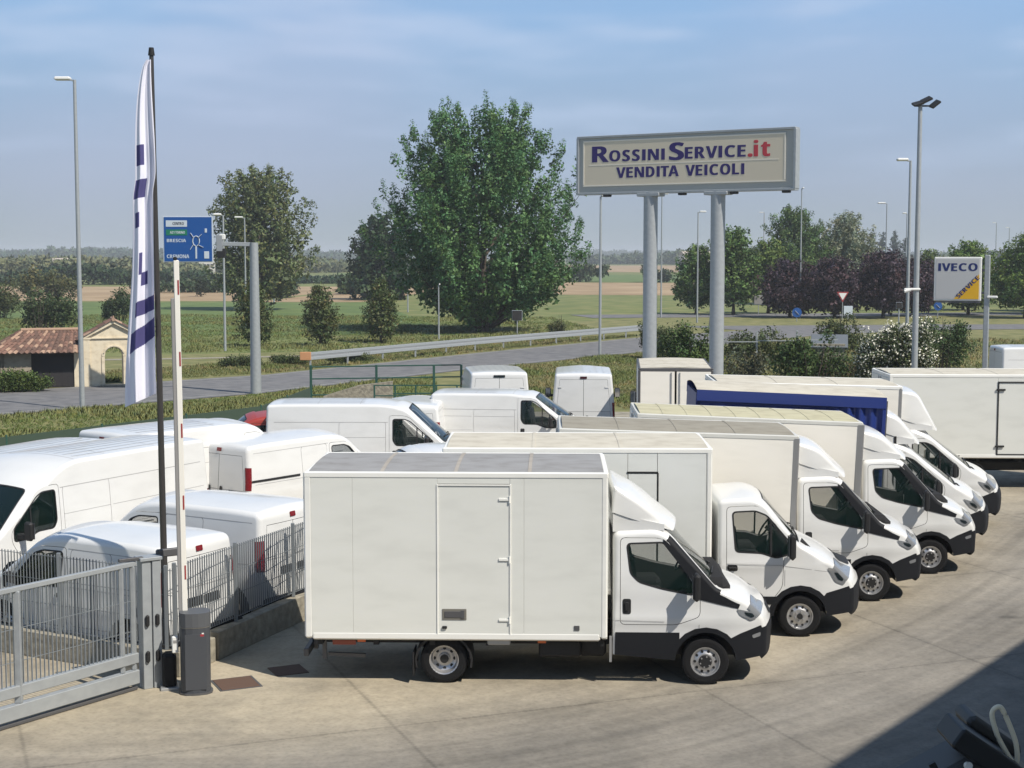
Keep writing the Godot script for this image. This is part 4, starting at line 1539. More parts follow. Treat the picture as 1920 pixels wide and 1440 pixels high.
# A tree: profile is [height share, radius] pairs; shoots leave the stem and carry leaf clumps.
func tree(called: String, label: String, at: Vector3, h: float, prof: Array, col: Color, d: Dictionary) -> Node3D:
	var r := RandomNumberGenerator.new()
	r.seed = hash(label)
	var o := thing(called, label, d.get("category", "tree"), at, 0.0, d.get("group", ""))
	var bark: Material = mats[d.get("bark", "bark")]
	var tr: float = d.get("trunk", h * 0.022)
	var base: float = d.get("base", 0.1)
	var mb := MB.new()
	var pts := []
	var rads := []
	for i in 9:
		var u := i / 8.0
		pts.append(Vector3(sin(u * 3.0 + r.randf()) * 0.012 * h * u, h * 0.82 * u, cos(u * 2.5 + r.randf()) * 0.012 * h * u))
		rads.append(tr * (1.35 if i == 0 else 1.0) * (1.0 - 0.85 * u))
	mb.tube(pts, rads, 8)
	var spots := []
	var shoots: int = d.get("shoots", 70)
	var step: float = d.get("step", 0.55)
	var size: float = d.get("size", 0.6)
	var lift: float = d.get("lift", 0.5)
	for i in shoots:
		var u := pow((i + r.randf()) / shoots, d.get("bias", 0.9))
		var ht := lerpf(base, 1.0, u)
		var rad := 0.0
		for k in prof.size() - 1:
			if ht >= prof[k][0] and ht <= prof[k + 1][0]:
				rad = lerpf(prof[k][1], prof[k + 1][1], (ht - prof[k][0]) / (prof[k + 1][0] - prof[k][0]))
		var a := r.randf() * TAU
		rad *= 1.0 + d.get("lobe", 0.0) * sin(a * 3.0 + ht * 7.0) * cos(a * 2.0 - ht * 13.0)
		var out := sqrt(r.randf_range(d.get("inner", 0.3), 1.0)) * r.randf_range(0.82, 1.08)
		var tip := Vector3(cos(a) * rad * out, ht * h, sin(a) * rad * out)
		var root := Vector3(tip.x * 0.1, maxf(base * h * 0.7, tip.y - lift * rad * out - 0.06 * h), tip.z * 0.1)
		var bend := Vector3(0, -0.1 * rad * out, 0)
		if i % 3 == 0:
			mb.tube([root, root.lerp(tip, 0.5) + bend, tip], [tr * 0.3, tr * 0.18, 0.01], 5)
		var ln := root.distance_to(tip)
		var l := ln
		if d.has("spire") and r.randf() < 0.75:
			var up: float = d.spire * r.randf_range(0.5, 1.2)
			for k in 4:
				var v := (k + 1) / 4.0
				var s3 := (1.0 - v * 0.62) * size / 0.6 * 0.8
				spots.append([Transform3D(turn(r, s3), tip + Vector3(tip.x * 0.03 * v, up * v, tip.z * 0.03 * v) + Vector3(r.randfn(), 0, r.randfn()) * 0.08), tint(r, col if r.randf() > d.get("mix", 0.0) else d.get("second", col), d.get("vary", 0.3))])
		while l > ln * d.get("bare", 0.4):
			var p := root.lerp(tip, l / ln) + bend * 4.0 * (l / ln) * (1 - l / ln)
			var back := (ln - l) / ln
			var sp := size * (0.4 + 1.1 * minf(back * 2.0, 1.0))
			p += Vector3(r.randfn(), r.randfn() * 0.7, r.randfn()) * sp * 0.45
			if r.randf() < d.get("fill", 0.95):
				var s2 := r.randf_range(0.6, 1.1) * (0.7 + 0.5 * minf(back * 2.5, 1.0))
				spots.append([Transform3D(turn(r, s2 * size / 0.6), p), tint(r, col if r.randf() > d.get("mix", 0.0) else d.get("second", col), d.get("vary", 0.3))])
			l -= step * r.randf_range(0.7, 1.3)
	put("trunk", mb, bark, o)
	scatter("crown", leaf_clump(d.get("clump", "clump_mid"), d.get("leaves", 22), 0.6, d.get("leaf", 0.3), 7), leaf_mat("leaf_" + d.get("look", "plain"), Color(0.35, 0.42, 0.18)), spots, o)
	return o


func bush(called: String, label: String, at: Vector3, w: float, h: float, dp: float, col: Color, d := {}) -> Node3D:
	var r := RandomNumberGenerator.new()
	r.seed = hash(label)
	var o := thing(called, label, d.get("category", "bush"), at, d.get("yaw", 0.0), d.get("group", ""))
	var mb := MB.new()
	for i in 9:
		var a := r.randf() * TAU
		var tip := Vector3(cos(a) * w * 0.35 * r.randf(), h * r.randf_range(0.5, 0.9), sin(a) * dp * 0.35 * r.randf())
		var root := Vector3(tip.x * 0.5, 0, tip.z * 0.5)
		mb.tube([root, root.lerp(tip, 0.5) + Vector3(r.randf() * 0.1, 0, 0), tip], [0.04, 0.025, 0.008], 5)
	put("stems", mb, mats.bark, o)
	var size: float = d.get("size", 0.4)
	var k: int = d.get("clumps", int(w * dp * h * 6.0 / (size * size * size * 20.0)) + 60)
	var lobes := []
	for i in d.get("lobes", 7):
		lobes.append([Vector3(r.randf_range(-0.36, 0.36) * w, r.randf_range(0.25, 0.62) * h, r.randf_range(-0.3, 0.3) * dp), r.randf_range(0.5, 1.0)])
	var spots := []
	var white := []
	while spots.size() < k:
		var lb = lobes[r.randi() % lobes.size()]
		var dv := Vector3(r.randfn(), r.randfn(), r.randfn()).normalized() * pow(r.randf(), 0.4)
		var p: Vector3 = lb[0] + dv * Vector3(w * 0.27, h * 0.4, dp * 0.3) * lb[1]
		if p.y < 0.05:
			p.y = r.randf_range(0.05, 0.3)
		var s2 := r.randf_range(0.6, 1.15) * size / 0.6
		spots.append([Transform3D(turn(r, s2), p), tint(r, col, 0.32)])
		if d.has("flowers") and r.randf() < d.flowers and dv.length() > 0.55:
			white.append([Transform3D(turn(r, s2 * 1.05), p + dv * 0.16), Color(0.8, 0.78, 0.68)])
	scatter("foliage", leaf_clump(d.get("clump", "clump_fine"), d.get("leaves", 26), 0.6, d.get("leaf", 0.2), 11), leaf_mat("leaf_plain", Color(0.35, 0.42, 0.18)), spots, o)
	if white.size():
		scatter("blossom", leaf_clump("clump_blossom", 14, 0.5, 0.2, 5), leaf_mat("leaf_petal", Color(0.6, 0.6, 0.5)), white, o)
	return o


func tuft_mesh(key: String, blades: int, h: float, spread: float, seed_: int) -> ArrayMesh:
	if not kit.has(key):
		var r := RandomNumberGenerator.new()
		r.seed = seed_
		var mb := MB.new()
		for i in blades:
			var a := r.randf() * TAU
			var p := Vector3(cos(a), 0, sin(a)) * spread * r.randf()
			var d := Vector3(cos(a + 1.0) * 0.4, 1, sin(a + 1.0) * 0.4).normalized()
			var s := d.cross(Vector3(cos(a * 3), 0.1, sin(a * 3))).normalized() * 0.018
			var hh := h * r.randf_range(0.5, 1.1)
			var m := (Vector3(0, 0.8, 0) + s.cross(d).normalized() * 0.4).normalized()
			mb.tri(p - s, p + s, p + d * hh, m, m, m)
		kit[key] = mb.mesh()
	return kit[key]


func grass(called: String, label: String, poly: Array, count: int, h: float, cols: Array, seed_: int, y := 0.0) -> void:
	var r := RandomNumberGenerator.new()
	r.seed = seed_
	var q := PackedVector2Array()
	var b := Rect2(poly[0], poly[1], 0, 0)
	for i in range(0, poly.size(), 2):
		q.append(Vector2(poly[i], poly[i + 1]))
		b = b.expand(q[q.size() - 1])
	var patch := noise(seed_, 0.12, 3)
	var spots := []
	var tries := 0
	while spots.size() < count and tries < count * 8:
		tries += 1
		var p := b.position + Vector2(r.randf(), r.randf()) * b.size
		if not Geometry2D.is_point_in_polygon(p, q):
			continue
		var v := patch.get_noise_2d(p.x, p.y)
		var c: Color = cols[clampi(int((v * 1.6 + 0.5 + r.randf_range(-0.25, 0.25)) * cols.size()), 0, cols.size() - 1)]
		var sc := h / 0.3 * r.randf_range(0.5, 1.3) * (0.8 + v)
		spots.append([Transform3D(Basis(Vector3.UP, r.randf() * TAU).scaled(Vector3(maxf(sc, 0.3) * 1.2, maxf(sc, 0.25), maxf(sc, 0.3) * 1.2)), Vector3(p.x, y, p.y)), tint(r, c, 0.2)])
	var o := scatter(called, tuft_mesh("tuft", 16, 0.3, 0.22, 3), leaf_mat("leaf_grass", Color(0.3, 0.34, 0.14)), spots, self)
	tag(o, label, "grass")


# ---------------------------------------------------------------- sky and ground
func make_sky() -> PanoramaSkyMaterial:
	var w := 2048
	var h := 1024
	var im := Image.create(w, h, false, Image.FORMAT_RGBAF)
	var n1 := noise(11, 1.0, 5)
	var n2 := noise(23, 1.0, 4)
	for y in h:
		var el := 90.0 - 180.0 * (y + 0.5) / h
		var c := sky_at(el)
		if el < -1.0 or el > 50.0:
			im.fill_rect(Rect2i(0, y, w, 1), c)
			continue
		for x in w:
			var az := TAU * x / w
			var px := cos(az) * 3.0
			var pz := sin(az) * 3.0
			var e2 := el * 0.42 + 0.18 * sin(az * 9.0 + el * 0.1)
			var v := n1.get_noise_3d(px, e2, pz) * 0.6 + n2.get_noise_3d(px * 2.6, e2 * 2.4, pz * 2.6) * 0.4
			var k := smoothstep(-0.12, 0.5, v) * smoothstep(1.0, 6.0, el) * (1.0 - smoothstep(30.0, 50.0, el)) * 0.6
			var haze := n2.get_noise_3d(px * 0.6, el * 0.05, pz * 0.6)
			var b := c.lerp(Color(0.45, 0.55, 0.72), clampf(k, 0.0, 1.0))
			b = b.lerp(Color(0.43, 0.47, 0.62), clampf(haze * 0.6, 0.0, 0.3))
			im.set_pixel(x, y, b)
	var m := PanoramaSkyMaterial.new()
	m.panorama = ImageTexture.create_from_image(im)
	return m


func sky_at(el: float) -> Color:
	var stops := [[-90.0, 0.16, 0.15, 0.13], [-2.0, 0.3, 0.32, 0.33], [-0.3, 0.36, 0.405, 0.46], [0.5, 0.325, 0.38, 0.42], [2.5, 0.325, 0.39, 0.49], [4.5, 0.30, 0.395, 0.535], [6.5, 0.285, 0.41, 0.585], [9.0, 0.255, 0.415, 0.645], [14.0, 0.2, 0.34, 0.565], [30.0, 0.14, 0.235, 0.40], [90.0, 0.10, 0.16, 0.28]]
	for i in stops.size() - 1:
		if el <= stops[i + 1][0]:
			var u: float = clampf((el - stops[i][0]) / (stops[i + 1][0] - stops[i][0]), 0.0, 1.0)
			return Color(lerpf(stops[i][1], stops[i + 1][1], u), lerpf(stops[i][2], stops[i + 1][2], u), lerpf(stops[i][3], stops[i + 1][3], u))
	return Color(0.10, 0.16, 0.28)


func yard_texture() -> ImageTexture:
	# concrete with slab joints, stains and the arcs that tyres leave; x -12..20 and z -44..-10 in metres
	var w := 1088
	var h := 1156
	var k := 34.0
	var im := Image.create(w, h, false, Image.FORMAT_RGB8)
	var big := noise(3, 0.10, 3)
	var mid := noise(5, 0.55, 4)
	var fine := noise(9, 4.0, 3)
	var streak := noise(15, 1.0, 4)
	for y in h:
		var z := -44.0 + y / k
		for x in w:
			var px := -12.0 + x / k
			# the drive curves past the noses of the trucks
			var along := px
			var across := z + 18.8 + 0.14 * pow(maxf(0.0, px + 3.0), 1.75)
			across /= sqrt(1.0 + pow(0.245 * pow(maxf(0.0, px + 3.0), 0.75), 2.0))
			var v := 0.16 * big.get_noise_2d(px, z) + 0.11 * mid.get_noise_2d(px, z) + 0.09 * fine.get_noise_2d(px, z)
			var drive := smoothstep(-2.2, 1.6, across + 1.1 * big.get_noise_2d(along * 0.8, 7.0))
			var tr := streak.get_noise_2d(along * 0.13, across * 1.5)
			v += 0.15 * drive * streak.get_noise_2d(along * 0.05 + 40.0, across * 4.2)
			v += 0.14 * tr * (0.4 + 0.6 * drive)
			# grey rubbed drive against sandy concrete
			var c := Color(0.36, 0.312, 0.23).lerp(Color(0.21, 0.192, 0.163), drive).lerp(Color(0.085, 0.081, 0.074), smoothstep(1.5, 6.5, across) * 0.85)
			var jx: float = absf(fposmod(px * 0.93 - z * 0.36 + 1.3, 4.6) - 2.3)
			var jz: float = absf(fposmod(px * 0.36 + z * 0.93 + 0.6, 5.2) - 2.6)
			if minf(jx, jz) < 0.022:
				v -= 0.19
			elif minf(jx, jz) < 0.12:
				v -= 0.03
			c *= 1.0 + v * 1.5
			im.set_pixel(x, y, c.linear_to_srgb())
	# oil spots
	var r := RandomNumberGenerator.new()
	r.seed = 31
	for i in 46:
		var cx := r.randi_range(60, w - 60)
		var cy := r.randi_range(200, h - 30)
		var rad := r.randf_range(1.5, 6.0) if i > 6 else r.randf_range(8.0, 18.0)
		for yy in range(int(cy - rad), int(cy + rad) + 1):
			for xx in range(int(cx - rad * 1.4), int(cx + rad * 1.4) + 1):
				if xx < 0 or yy < 0 or xx >= w or yy >= h:
					continue
				var dd := Vector2((xx - cx) / 1.4, yy - cy).length() / rad
				if dd < 1.0:
					var c := im.get_pixel(xx, yy)
					im.set_pixel(xx, yy, c.lerp(c * 0.62, (1.0 - dd) * (0.75 if i > 6 else 0.3)))
	return ImageTexture.create_from_image(im)


func make_materials() -> void:
	var spk := noise_tex(41, 0.02, 256, [[0.0, 0.75, 0.75, 0.735], [0.45, 0.80, 0.80, 0.785], [1.0, 0.82, 0.82, 0.81]], 4)
	var coat := func(key: String, k: Vector3, rough: float, sc: Vector3):
		var m := textured(key, spk, sc, rough, null, 0.5, false)
		m.albedo_color = Color(k.x, k.y, k.z).linear_to_srgb()
		return m
	for q in [["white", Vector3(0.845, 0.85, 0.855), 0.28], ["box_trim", Vector3(0.98, 0.98, 0.95), 0.45], ["box_grey", Vector3(0.86, 0.87, 0.835), 0.5], ["box_blue_grey", Vector3(0.84, 0.86, 0.85), 0.5], ["box_warm", Vector3(1.0, 0.965, 0.90), 0.5], ["aluminium_pale", Vector3(0.72, 0.72, 0.69), 0.45]]:
		var m = coat.call(q[0], q[1], q[2], Vector3(0.16, 0.5, 0.16))
		if q[0] == "white":
			m.clearcoat_enabled = true
			m.clearcoat = 0.5
			m.clearcoat_roughness = 0.08
	var dusty := noise_tex(43, 0.015, 512, [[0.0, 0.74, 0.72, 0.70], [0.45, 0.9, 0.89, 0.88], [1.0, 1.0, 1.0, 1.0]], 5)
	for q in [["roof_grey", Vector3(0.29, 0.292, 0.295)], ["roof_cream", Vector3(0.55, 0.52, 0.44)], ["roof_brown", Vector3(0.30, 0.28, 0.23)], ["roof_yellow", Vector3(0.50, 0.475, 0.33)], ["roof_joint", Vector3(0.38, 0.35, 0.31)]]:
		var m := textured(q[0], dusty, Vector3(0.22, 0.22, 0.3), 0.92, null, 0.5, false)
		m.albedo_color = Color(q[1].x, q[1].y, q[1].z).linear_to_srgb()
	paint("red", 0.30, 0.04, 0.03, 0.35)
	paint("plastic", 0.013, 0.014, 0.017, 0.6).metallic_specular = 0.3
	paint("black", 0.012, 0.012, 0.013, 0.6)
	paint("inside", 0.01, 0.01, 0.011, 0.9)
	paint("seat", 0.012, 0.0125, 0.014, 0.95)
	paint("gap", 0.36, 0.36, 0.36, 0.8)
	paint("brake_dark", 0.05, 0.012, 0.014, 0.25)
	paint("shed_grey", 0.11, 0.125, 0.14, 0.7)
	paint("tyre", 0.013, 0.013, 0.014, 0.9).metallic_specular = 0.3
	paint("rim", 0.5, 0.5, 0.51, 0.35, 0.75)
	paint("lamp", 0.4, 0.41, 0.42, 0.15, 0.6)
	paint("mirror", 0.5, 0.52, 0.55, 0.05, 0.9)
	paint("red_lens", 0.17, 0.01, 0.014, 0.2)
	paint("amber", 0.7, 0.16, 0.04, 0.3)
	paint("amber_dull", 0.34, 0.085, 0.05, 0.5)
	paint("steel", 0.42, 0.43, 0.44, 0.45, 0.6)
	paint("steel_dark", 0.11, 0.11, 0.115, 0.5, 0.4)
	paint("aluminium", 0.36, 0.36, 0.36, 0.42, 0.6)
	paint("handle_plate", 0.2, 0.19, 0.165, 0.5, 0.2)
	paint("blue_tarp", 0.014, 0.032, 0.17, 0.45)
	glass("glass", 0.008, 0.028, 0.02, 0.3)
	paint("dark_glass", 0.012, 0.018, 0.02, 0.05)
	paint("bark", 0.07, 0.055, 0.042, 0.9)
	paint("bark_pale", 0.16, 0.14, 0.11, 0.9)
	var galv := noise_tex(51, 0.03, 256, [[0.0, 0.32, 0.34, 0.355], [0.6, 0.36, 0.385, 0.40], [1.0, 0.395, 0.415, 0.425]], 3)
	textured("galvanised", galv, Vector3(0.8, 0.8, 0.8), 0.5).metallic = 0.3
	var con := noise_tex(53, 0.02, 512, [[0.0, 0.17, 0.155, 0.125], [0.5, 0.27, 0.245, 0.19], [1.0, 0.36, 0.33, 0.26]], 5)
	textured("concrete", con, Vector3(0.5, 0.5, 0.5), 0.9, noise_tex(54, 0.05, 256, [], 4, 3.0), 0.5)
	textured("lot_concrete", con, Vector3(0.11, 0.11, 0.11), 0.95, noise_tex(54, 0.05, 256, [], 4, 3.0), 0.3)
	var asp := noise_tex(55, 0.02, 512, [[0.0, 0.10, 0.10, 0.105], [0.5, 0.145, 0.143, 0.145], [1.0, 0.185, 0.18, 0.178]], 5)
	textured("asphalt", asp, Vector3(0.09, 0.09, 0.09), 0.9)
	var gr := noise_tex(57, 0.012, 1024, [[0.0, 0.085, 0.11, 0.03], [0.4, 0.125, 0.15, 0.04], [0.6, 0.155, 0.17, 0.052], [1.0, 0.22, 0.20, 0.08]], 6)
	textured("meadow", gr, Vector3(0.016, 0.016, 0.016), 1.0)
	var gr2 := noise_tex(58, 0.012, 1024, [[0.0, 0.07, 0.11, 0.028], [0.5, 0.10, 0.15, 0.038], [1.0, 0.14, 0.17, 0.055]], 6)
	textured("field_green", gr2, Vector3(0.012, 0.012, 0.012), 1.0)
	var gr3 := noise_tex(59, 0.012, 1024, [[0.0, 0.10, 0.11, 0.035], [0.5, 0.16, 0.16, 0.055], [1.0, 0.25, 0.22, 0.10]], 6)
	textured("verge", gr3, Vector3(0.05, 0.05, 0.05), 1.0)
	var so := noise_tex(60, 0.012, 512, [[0.0, 0.24, 0.165, 0.09], [0.5, 0.31, 0.22, 0.125], [1.0, 0.38, 0.28, 0.17]], 5)
	textured("soil", so, Vector3(0.01, 0.01, 0.01), 1.0)
	var pl := noise_tex(61, 0.02, 512, [[0.0, 0.46, 0.39, 0.28], [0.4, 0.62, 0.54, 0.40], [1.0, 0.68, 0.61, 0.47]], 5)
	textured("plaster", pl, Vector3(0.3, 0.3, 0.3), 0.9)
	var pg := noise_tex(62, 0.02, 512, [[0.0, 0.21, 0.175, 0.13], [0.5, 0.3, 0.26, 0.2], [1.0, 0.36, 0.31, 0.24]], 5)
	textured("plaster_grey", pg, Vector3(0.3, 0.3, 0.3), 0.9)
	paint("boards", 0.018, 0.016, 0.018, 0.8)
	paint("tile_a", 0.185, 0.105, 0.078, 0.9)
	paint("tile_b", 0.115, 0.07, 0.054, 0.9)
	paint("tile_c", 0.34, 0.225, 0.16, 0.9)
	paint("line_white", 0.3, 0.3, 0.29, 0.9)
	paint("sign_blue", 0.006, 0.07, 0.27, 0.45)
	paint("sign_green", 0.01, 0.16, 0.09, 0.5)
	paint("sign_white", 0.5, 0.56, 0.62, 0.5)
	paint("ink_dark", 0.03, 0.03, 0.04, 0.6)
	paint("banner", 0.66, 0.585, 0.45, 0.75)
	paint("banner_edge", 0.78, 0.73, 0.62, 0.7)
	paint("board_grey", 0.38, 0.39, 0.37, 0.6)
	paint("navy", 0.03, 0.018, 0.13, 0.6)
	paint("letter_red", 0.5, 0.045, 0.06, 0.6)
	paint("logo_blue", 0.008, 0.02, 0.13, 0.5)
	paint("logo_yellow", 0.75, 0.42, 0.012, 0.5)
	paint("panel_grey", 0.5, 0.5, 0.5, 0.5)
	paint("frame_white", 0.72, 0.72, 0.7, 0.5)
	paint("barrier_grey", 0.055, 0.06, 0.07, 0.5)
	paint("barrier_cap", 0.085, 0.09, 0.098, 0.5)
	paint("boom_white", 0.76, 0.74, 0.68, 0.45)
	paint("boom_grey", 0.26, 0.255, 0.25, 0.5)
	paint("red_tape", 0.3, 0.04, 0.04, 0.5)
	paint("rust", 0.10, 0.058, 0.04, 0.85)
	paint("screen_green", 0.035, 0.06, 0.04, 0.9)
	paint("rail_green", 0.02, 0.075, 0.055, 0.5)
	paint("orange_wood", 0.5, 0.25, 0.12, 0.8)
	paint("wire", 0.2, 0.22, 0.235, 0.5, 0.2)
	paint("cable_cream", 0.84, 0.76, 0.58, 0.6)
	paint("device_grey", 0.06, 0.058, 0.055, 0.55)
	paint("device_black", 0.015, 0.016, 0.018, 0.5)
	paint("bronze_pole", 0.075, 0.07, 0.066, 0.4, 0.5)
	paint("facade", 0.5, 0.47, 0.42, 0.9)
	paint("far_white", 0.6, 0.58, 0.54, 0.8)
	paint("far_roof", 0.42, 0.36, 0.31, 0.9)
	paint("far_hill", 0.07, 0.10, 0.09, 1.0)


# ---------------------------------------------------------------- the yard's edge
func make_gate() -> void:
	# the sliding gate, from its portal towards the camera; a and u along it
	var a := Vector3(-5.36, 0, -21.32)
	var u := Vector3(-0.573, 0, 0.819)
	var ln := 5.4
	var o := thing("sliding_gate", "grey steel sliding gate with thin upright bars, lower left", "gate", a)
	var f := MB.new()
	f.bar(Vector3(0, 1.83, 0), u * ln + Vector3(0, 1.83, 0), 0.07, 0.07, 0.01)
	put("top_rail", f, mats.galvanised, o)
	f = MB.new()
	f.bar(Vector3(0, 0.47, 0), u * ln + Vector3(0, 0.47, 0), 0.1, 0.15, 0.012)
	put("middle_rail", f, mats.galvanised, o)
	f = MB.new()
	f.bar(Vector3(0, 0.2, 0) , u * ln + Vector3(0, 0.2, 0), 0.12, 0.2, 0.012)
	put("bottom_rail", f, mats.galvanised, o)
	f = MB.new()
	f.bar(u * 0.02 + Vector3(0.0, 0.035, 0.0), u * ln + Vector3(0.0, 0.035, 0.0), 0.07, 0.05, 0.01)
	put("guide_rail", f, mats.steel_dark, o)
	for d in [0.05, 0.26, 2.02, 3.9]:
		put("stile", MB.new().bar(u * d + Vector3(0, 0.3, 0), u * d + Vector3(0, 1.8, 0), 0.1 if d > 1.0 else 0.06, 0.07, 0.01), mats.galvanised, o)
	var bar := MB.new().box(Vector3(0, 1.18, 0), Vector3(0.006, 1.28, 0.026), 0.0, Basis(Vector3.UP, atan2(-u.z, u.x))).mesh()
	var i := 0
	while 0.1 + i * 0.068 < ln:
		put("bar", bar, mats.galvanised, o, u * (0.1 + i * 0.068))
		i += 1
	for y in [0.86, 1.3]:
		put("cross_wire", MB.new().bar(Vector3(0, y, 0), u * ln + Vector3(0, y, 0), 0.008, 0.008), mats.wire, o)
	# portal post
	var p := thing("gate_post", "square grey steel gate portal with black rollers beside the barrier", "post", Vector3(-5.2, 0, -21.45), 34.0)
	put("column", MB.new().box(Vector3(-0.07, 0.93, 0), Vector3(0.14, 1.86, 0.2), 0.012), mats.galvanised, p)
	put("column", MB.new().box(Vector3(0.075, 0.93, 0.03), Vector3(0.13, 1.86, 0.16), 0.012), mats.galvanised, p)
	put("cap_plate", MB.new().box(Vector3(0, 1.885, 0), Vector3(0.34, 0.05, 0.26), 0.008), mats.galvanised, p)
	put("roller_arm", MB.new().box(Vector3(-0.28, 1.9, 0.05), Vector3(0.36, 0.05, 0.06), 0.01), mats.steel_dark, p)
	put("roller_arm", MB.new().box(Vector3(0.3, 1.92, -0.05), Vector3(0.34, 0.12, 0.06), 0.02), mats.steel_dark, p)
	for y in [0.48, 1.0]:
		for x in [-0.08, 0.07]:
			put("roller", MB.new().box(Vector3(x, y, 0.125), Vector3(0.06, 0.17, 0.05), 0.02), mats.black, p)


func fence(label: String, a: Vector3, b: Vector3, y0: float, y1: float, posts: Array) -> void:
	# grid fence panel on a low wall
	var o := thing("grid_fence", label, "fence", a)
	var d := b - a
	var ln := d.length()
	var u := d / ln
	for q in posts:
		put("post", MB.new().bar(u * q + Vector3(0, y0, 0), u * q + Vector3(0, y1 + 0.04, 0), 0.055, 0.055, 0.006), mats.wire, o)
	# flat bars set edge on, as in pressed grating
	var wire := MB.new().box(Vector3(0, (y0 + y1) / 2 + 0.03, 0), Vector3(0.004, y1 - y0 - 0.06, 0.021), 0.0, Basis(Vector3.UP, atan2(-u.z, u.x))).mesh()
	var i := 0
	while 0.04 + i * 0.064 < ln:
		put("wire", wire, mats.wire, o, u * (0.04 + i * 0.064))
		i += 1
	for k in 4:
		var y := lerpf(y0 + 0.07, y1 - 0.03, k / 3.0)
		put("cross_wire", MB.new().bar(Vector3(0, y, 0), d + Vector3(0, y, 0), 0.008, 0.008), mats.wire, o)


func make_yard_edge() -> void:
	make_gate()
	var c := Vector3(-4.98, 0, -21.95)
	var l := Vector3(-9.6, 0, -24.3)
	var r := Vector3(-2.9, 0, -27.4)
	var w := thing("low_wall", "low concrete wall carrying the fence to the right of the barrier", "wall", c)
	put("wall_block", MB.new().box((Vector3(-4.6, 0.22, -22.9) + Vector3(r.x, 0.22, r.z)) / 2 - c, Vector3(Vector2(r.x + 4.6, r.z + 22.9).length(), 0.44, 0.22), 0.015, Basis(Vector3.UP, atan2(-(r.z + 22.9), r.x + 4.6))), mats.concrete, w)
	put("wall_block", MB.new().box((Vector3(-4.62, 0.19, -22.86) + Vector3(c.x, 0.19, c.z)) / 2 - c, Vector3(Vector2(c.x + 4.62, c.z + 22.86).length(), 0.38, 0.2), 0.015, Basis(Vector3.UP, atan2(-(c.z + 22.86), c.x + 4.62))), mats.concrete, w)
	w = thing("low_wall", "low concrete wall under the fence behind the sliding gate", "wall", c)
	put("wall_block", MB.new().box((l - c) / 2 + Vector3(0, 0.2, 0), Vector3((l - c).length(), 0.4, 0.22), 0.015, Basis(Vector3.UP, atan2(-(l - c).z, (l - c).x))), mats.concrete, w)
	fence("grey grid fence on the low wall between barrier and nearest truck", c, r, 0.44, 1.66, [0.05, 1.75, 3.6])
	fence("grey grid fence on the low wall behind the sliding gate", c, l, 0.4, 1.62, [0.12, 2.2, 4.3])
	# barrier
	var b := thing("barrier_cabinet", "dark grey rounded barrier cabinet standing by the gate post", "barrier", Vector3(-4.5, 0, -21.2), 14.0)
	var shape := round_poly(pv([-0.21, -0.19, 0.21, -0.19, 0.21, 0.19, -0.21, 0.19]), 0.17)
	var flat := Transform3D(Basis(Vector3.RIGHT, -PI / 2), Vector3(0, 0.03, 0))
	put("cabinet", MB.new().prism(shape, flat, 0.93), mats.barrier_grey, b)
	put("trim_band", MB.new().prism(wider(shape, 0.004), flat.translated(Vector3(0, 0.93, 0)), 0.012), mats.handle_plate, b)
	put("cap", MB.new().prism(wider(shape, 0.008), flat.translated(Vector3(0, 0.942, 0)), 0.2), mats.barrier_cap, b)
	put("foot_plate", MB.new().prism(wider(shape, 0.03), flat.translated(Vector3(0, -0.03, 0)), 0.03), mats.steel_dark, b)
	put("door_edge", MB.new().box(Vector3(0.0, 0.48, 0.192), Vector3(0.3, 0.8, 0.006), 0.002), mats.barrier_grey, b)
	put("sticker", MB.new().box(Vector3(0.09, 0.86, 0.192), Vector3(0.05, 0.03, 0.006)), mats.letter_red, b)
	put("sticker", MB.new().box(Vector3(0.1, 0.885, 0.192), Vector3(0.03, 0.018, 0.006)), mats.frame_white, b)
	var m := thing("barrier_boom", "raised white barrier boom with small red marks", "boom", Vector3(-4.68, 1.0, -21.24), 14.0)
	put("boom_beam", MB.new().box(Vector3(0.032, 2.58, 0), Vector3(0.078, 5.1, 0.06), 0.012), mats.boom_white, m)
	put("boom_rib", MB.new().box(Vector3(-0.03, 2.3, -0.005), Vector3(0.05, 4.6, 0.05), 0.01), mats.boom_grey, m)
	put("end_cap", MB.new().box(Vector3(0.02, 5.15, 0), Vector3(0.06, 0.05, 0.07), 0.015), mats.black, m)
	m.rotation_degrees.z = 0.35
	for y in [0.72, 1.72, 2.74, 3.75, 4.75]:
		put("red_mark", MB.new().box(Vector3(0.052, y, 0.031), Vector3(0.022, 0.2, 0.006)), mats.red_tape, m)
	var ic := thing("intercom_panel", "small white intercom panel on the left of the barrier cabinet", "intercom", Vector3(-4.775, 0.7, -21.15), 14.0)
	put("housing", MB.new().box(Vector3(0.0, 0, 0), Vector3(0.09, 0.24, 0.08), 0.015), mats.frame_white, ic)
	put("speaker_slot", MB.new().box(Vector3(0.0, 0.05, 0.042), Vector3(0.05, 0.04, 0.006)), mats.boom_grey, ic)
	var mo := thing("gate_motor", "dark gate motor housing on the ground between gate post and barrier", "motor", Vector3(-4.92, 0, -21.4), 14.0)
	put("housing", MB.new().box(Vector3(0, 0.27, 0), Vector3(0.2, 0.5, 0.26), 0.05), mats.plastic, mo)
	put("base", MB.new().box(Vector3(0, 0.02, 0.02), Vector3(0.26, 0.05, 0.32), 0.01), mats.steel, mo)
	# covers in the ground
	var mc := thing("manhole_cover", "rusty square manhole cover in front of the low wall", "cover", Vector3(-4.0, 0.002, -21.6), 25.0)
	put("frame", MB.new().box(Vector3(0, 0.004, 0), Vector3(0.62, 0.01, 0.62)), mats.steel_dark, mc)
	put("lid", MB.new().box(Vector3(0, 0.008, 0), Vector3(0.56, 0.014, 0.56), 0.004), mats.rust, mc)
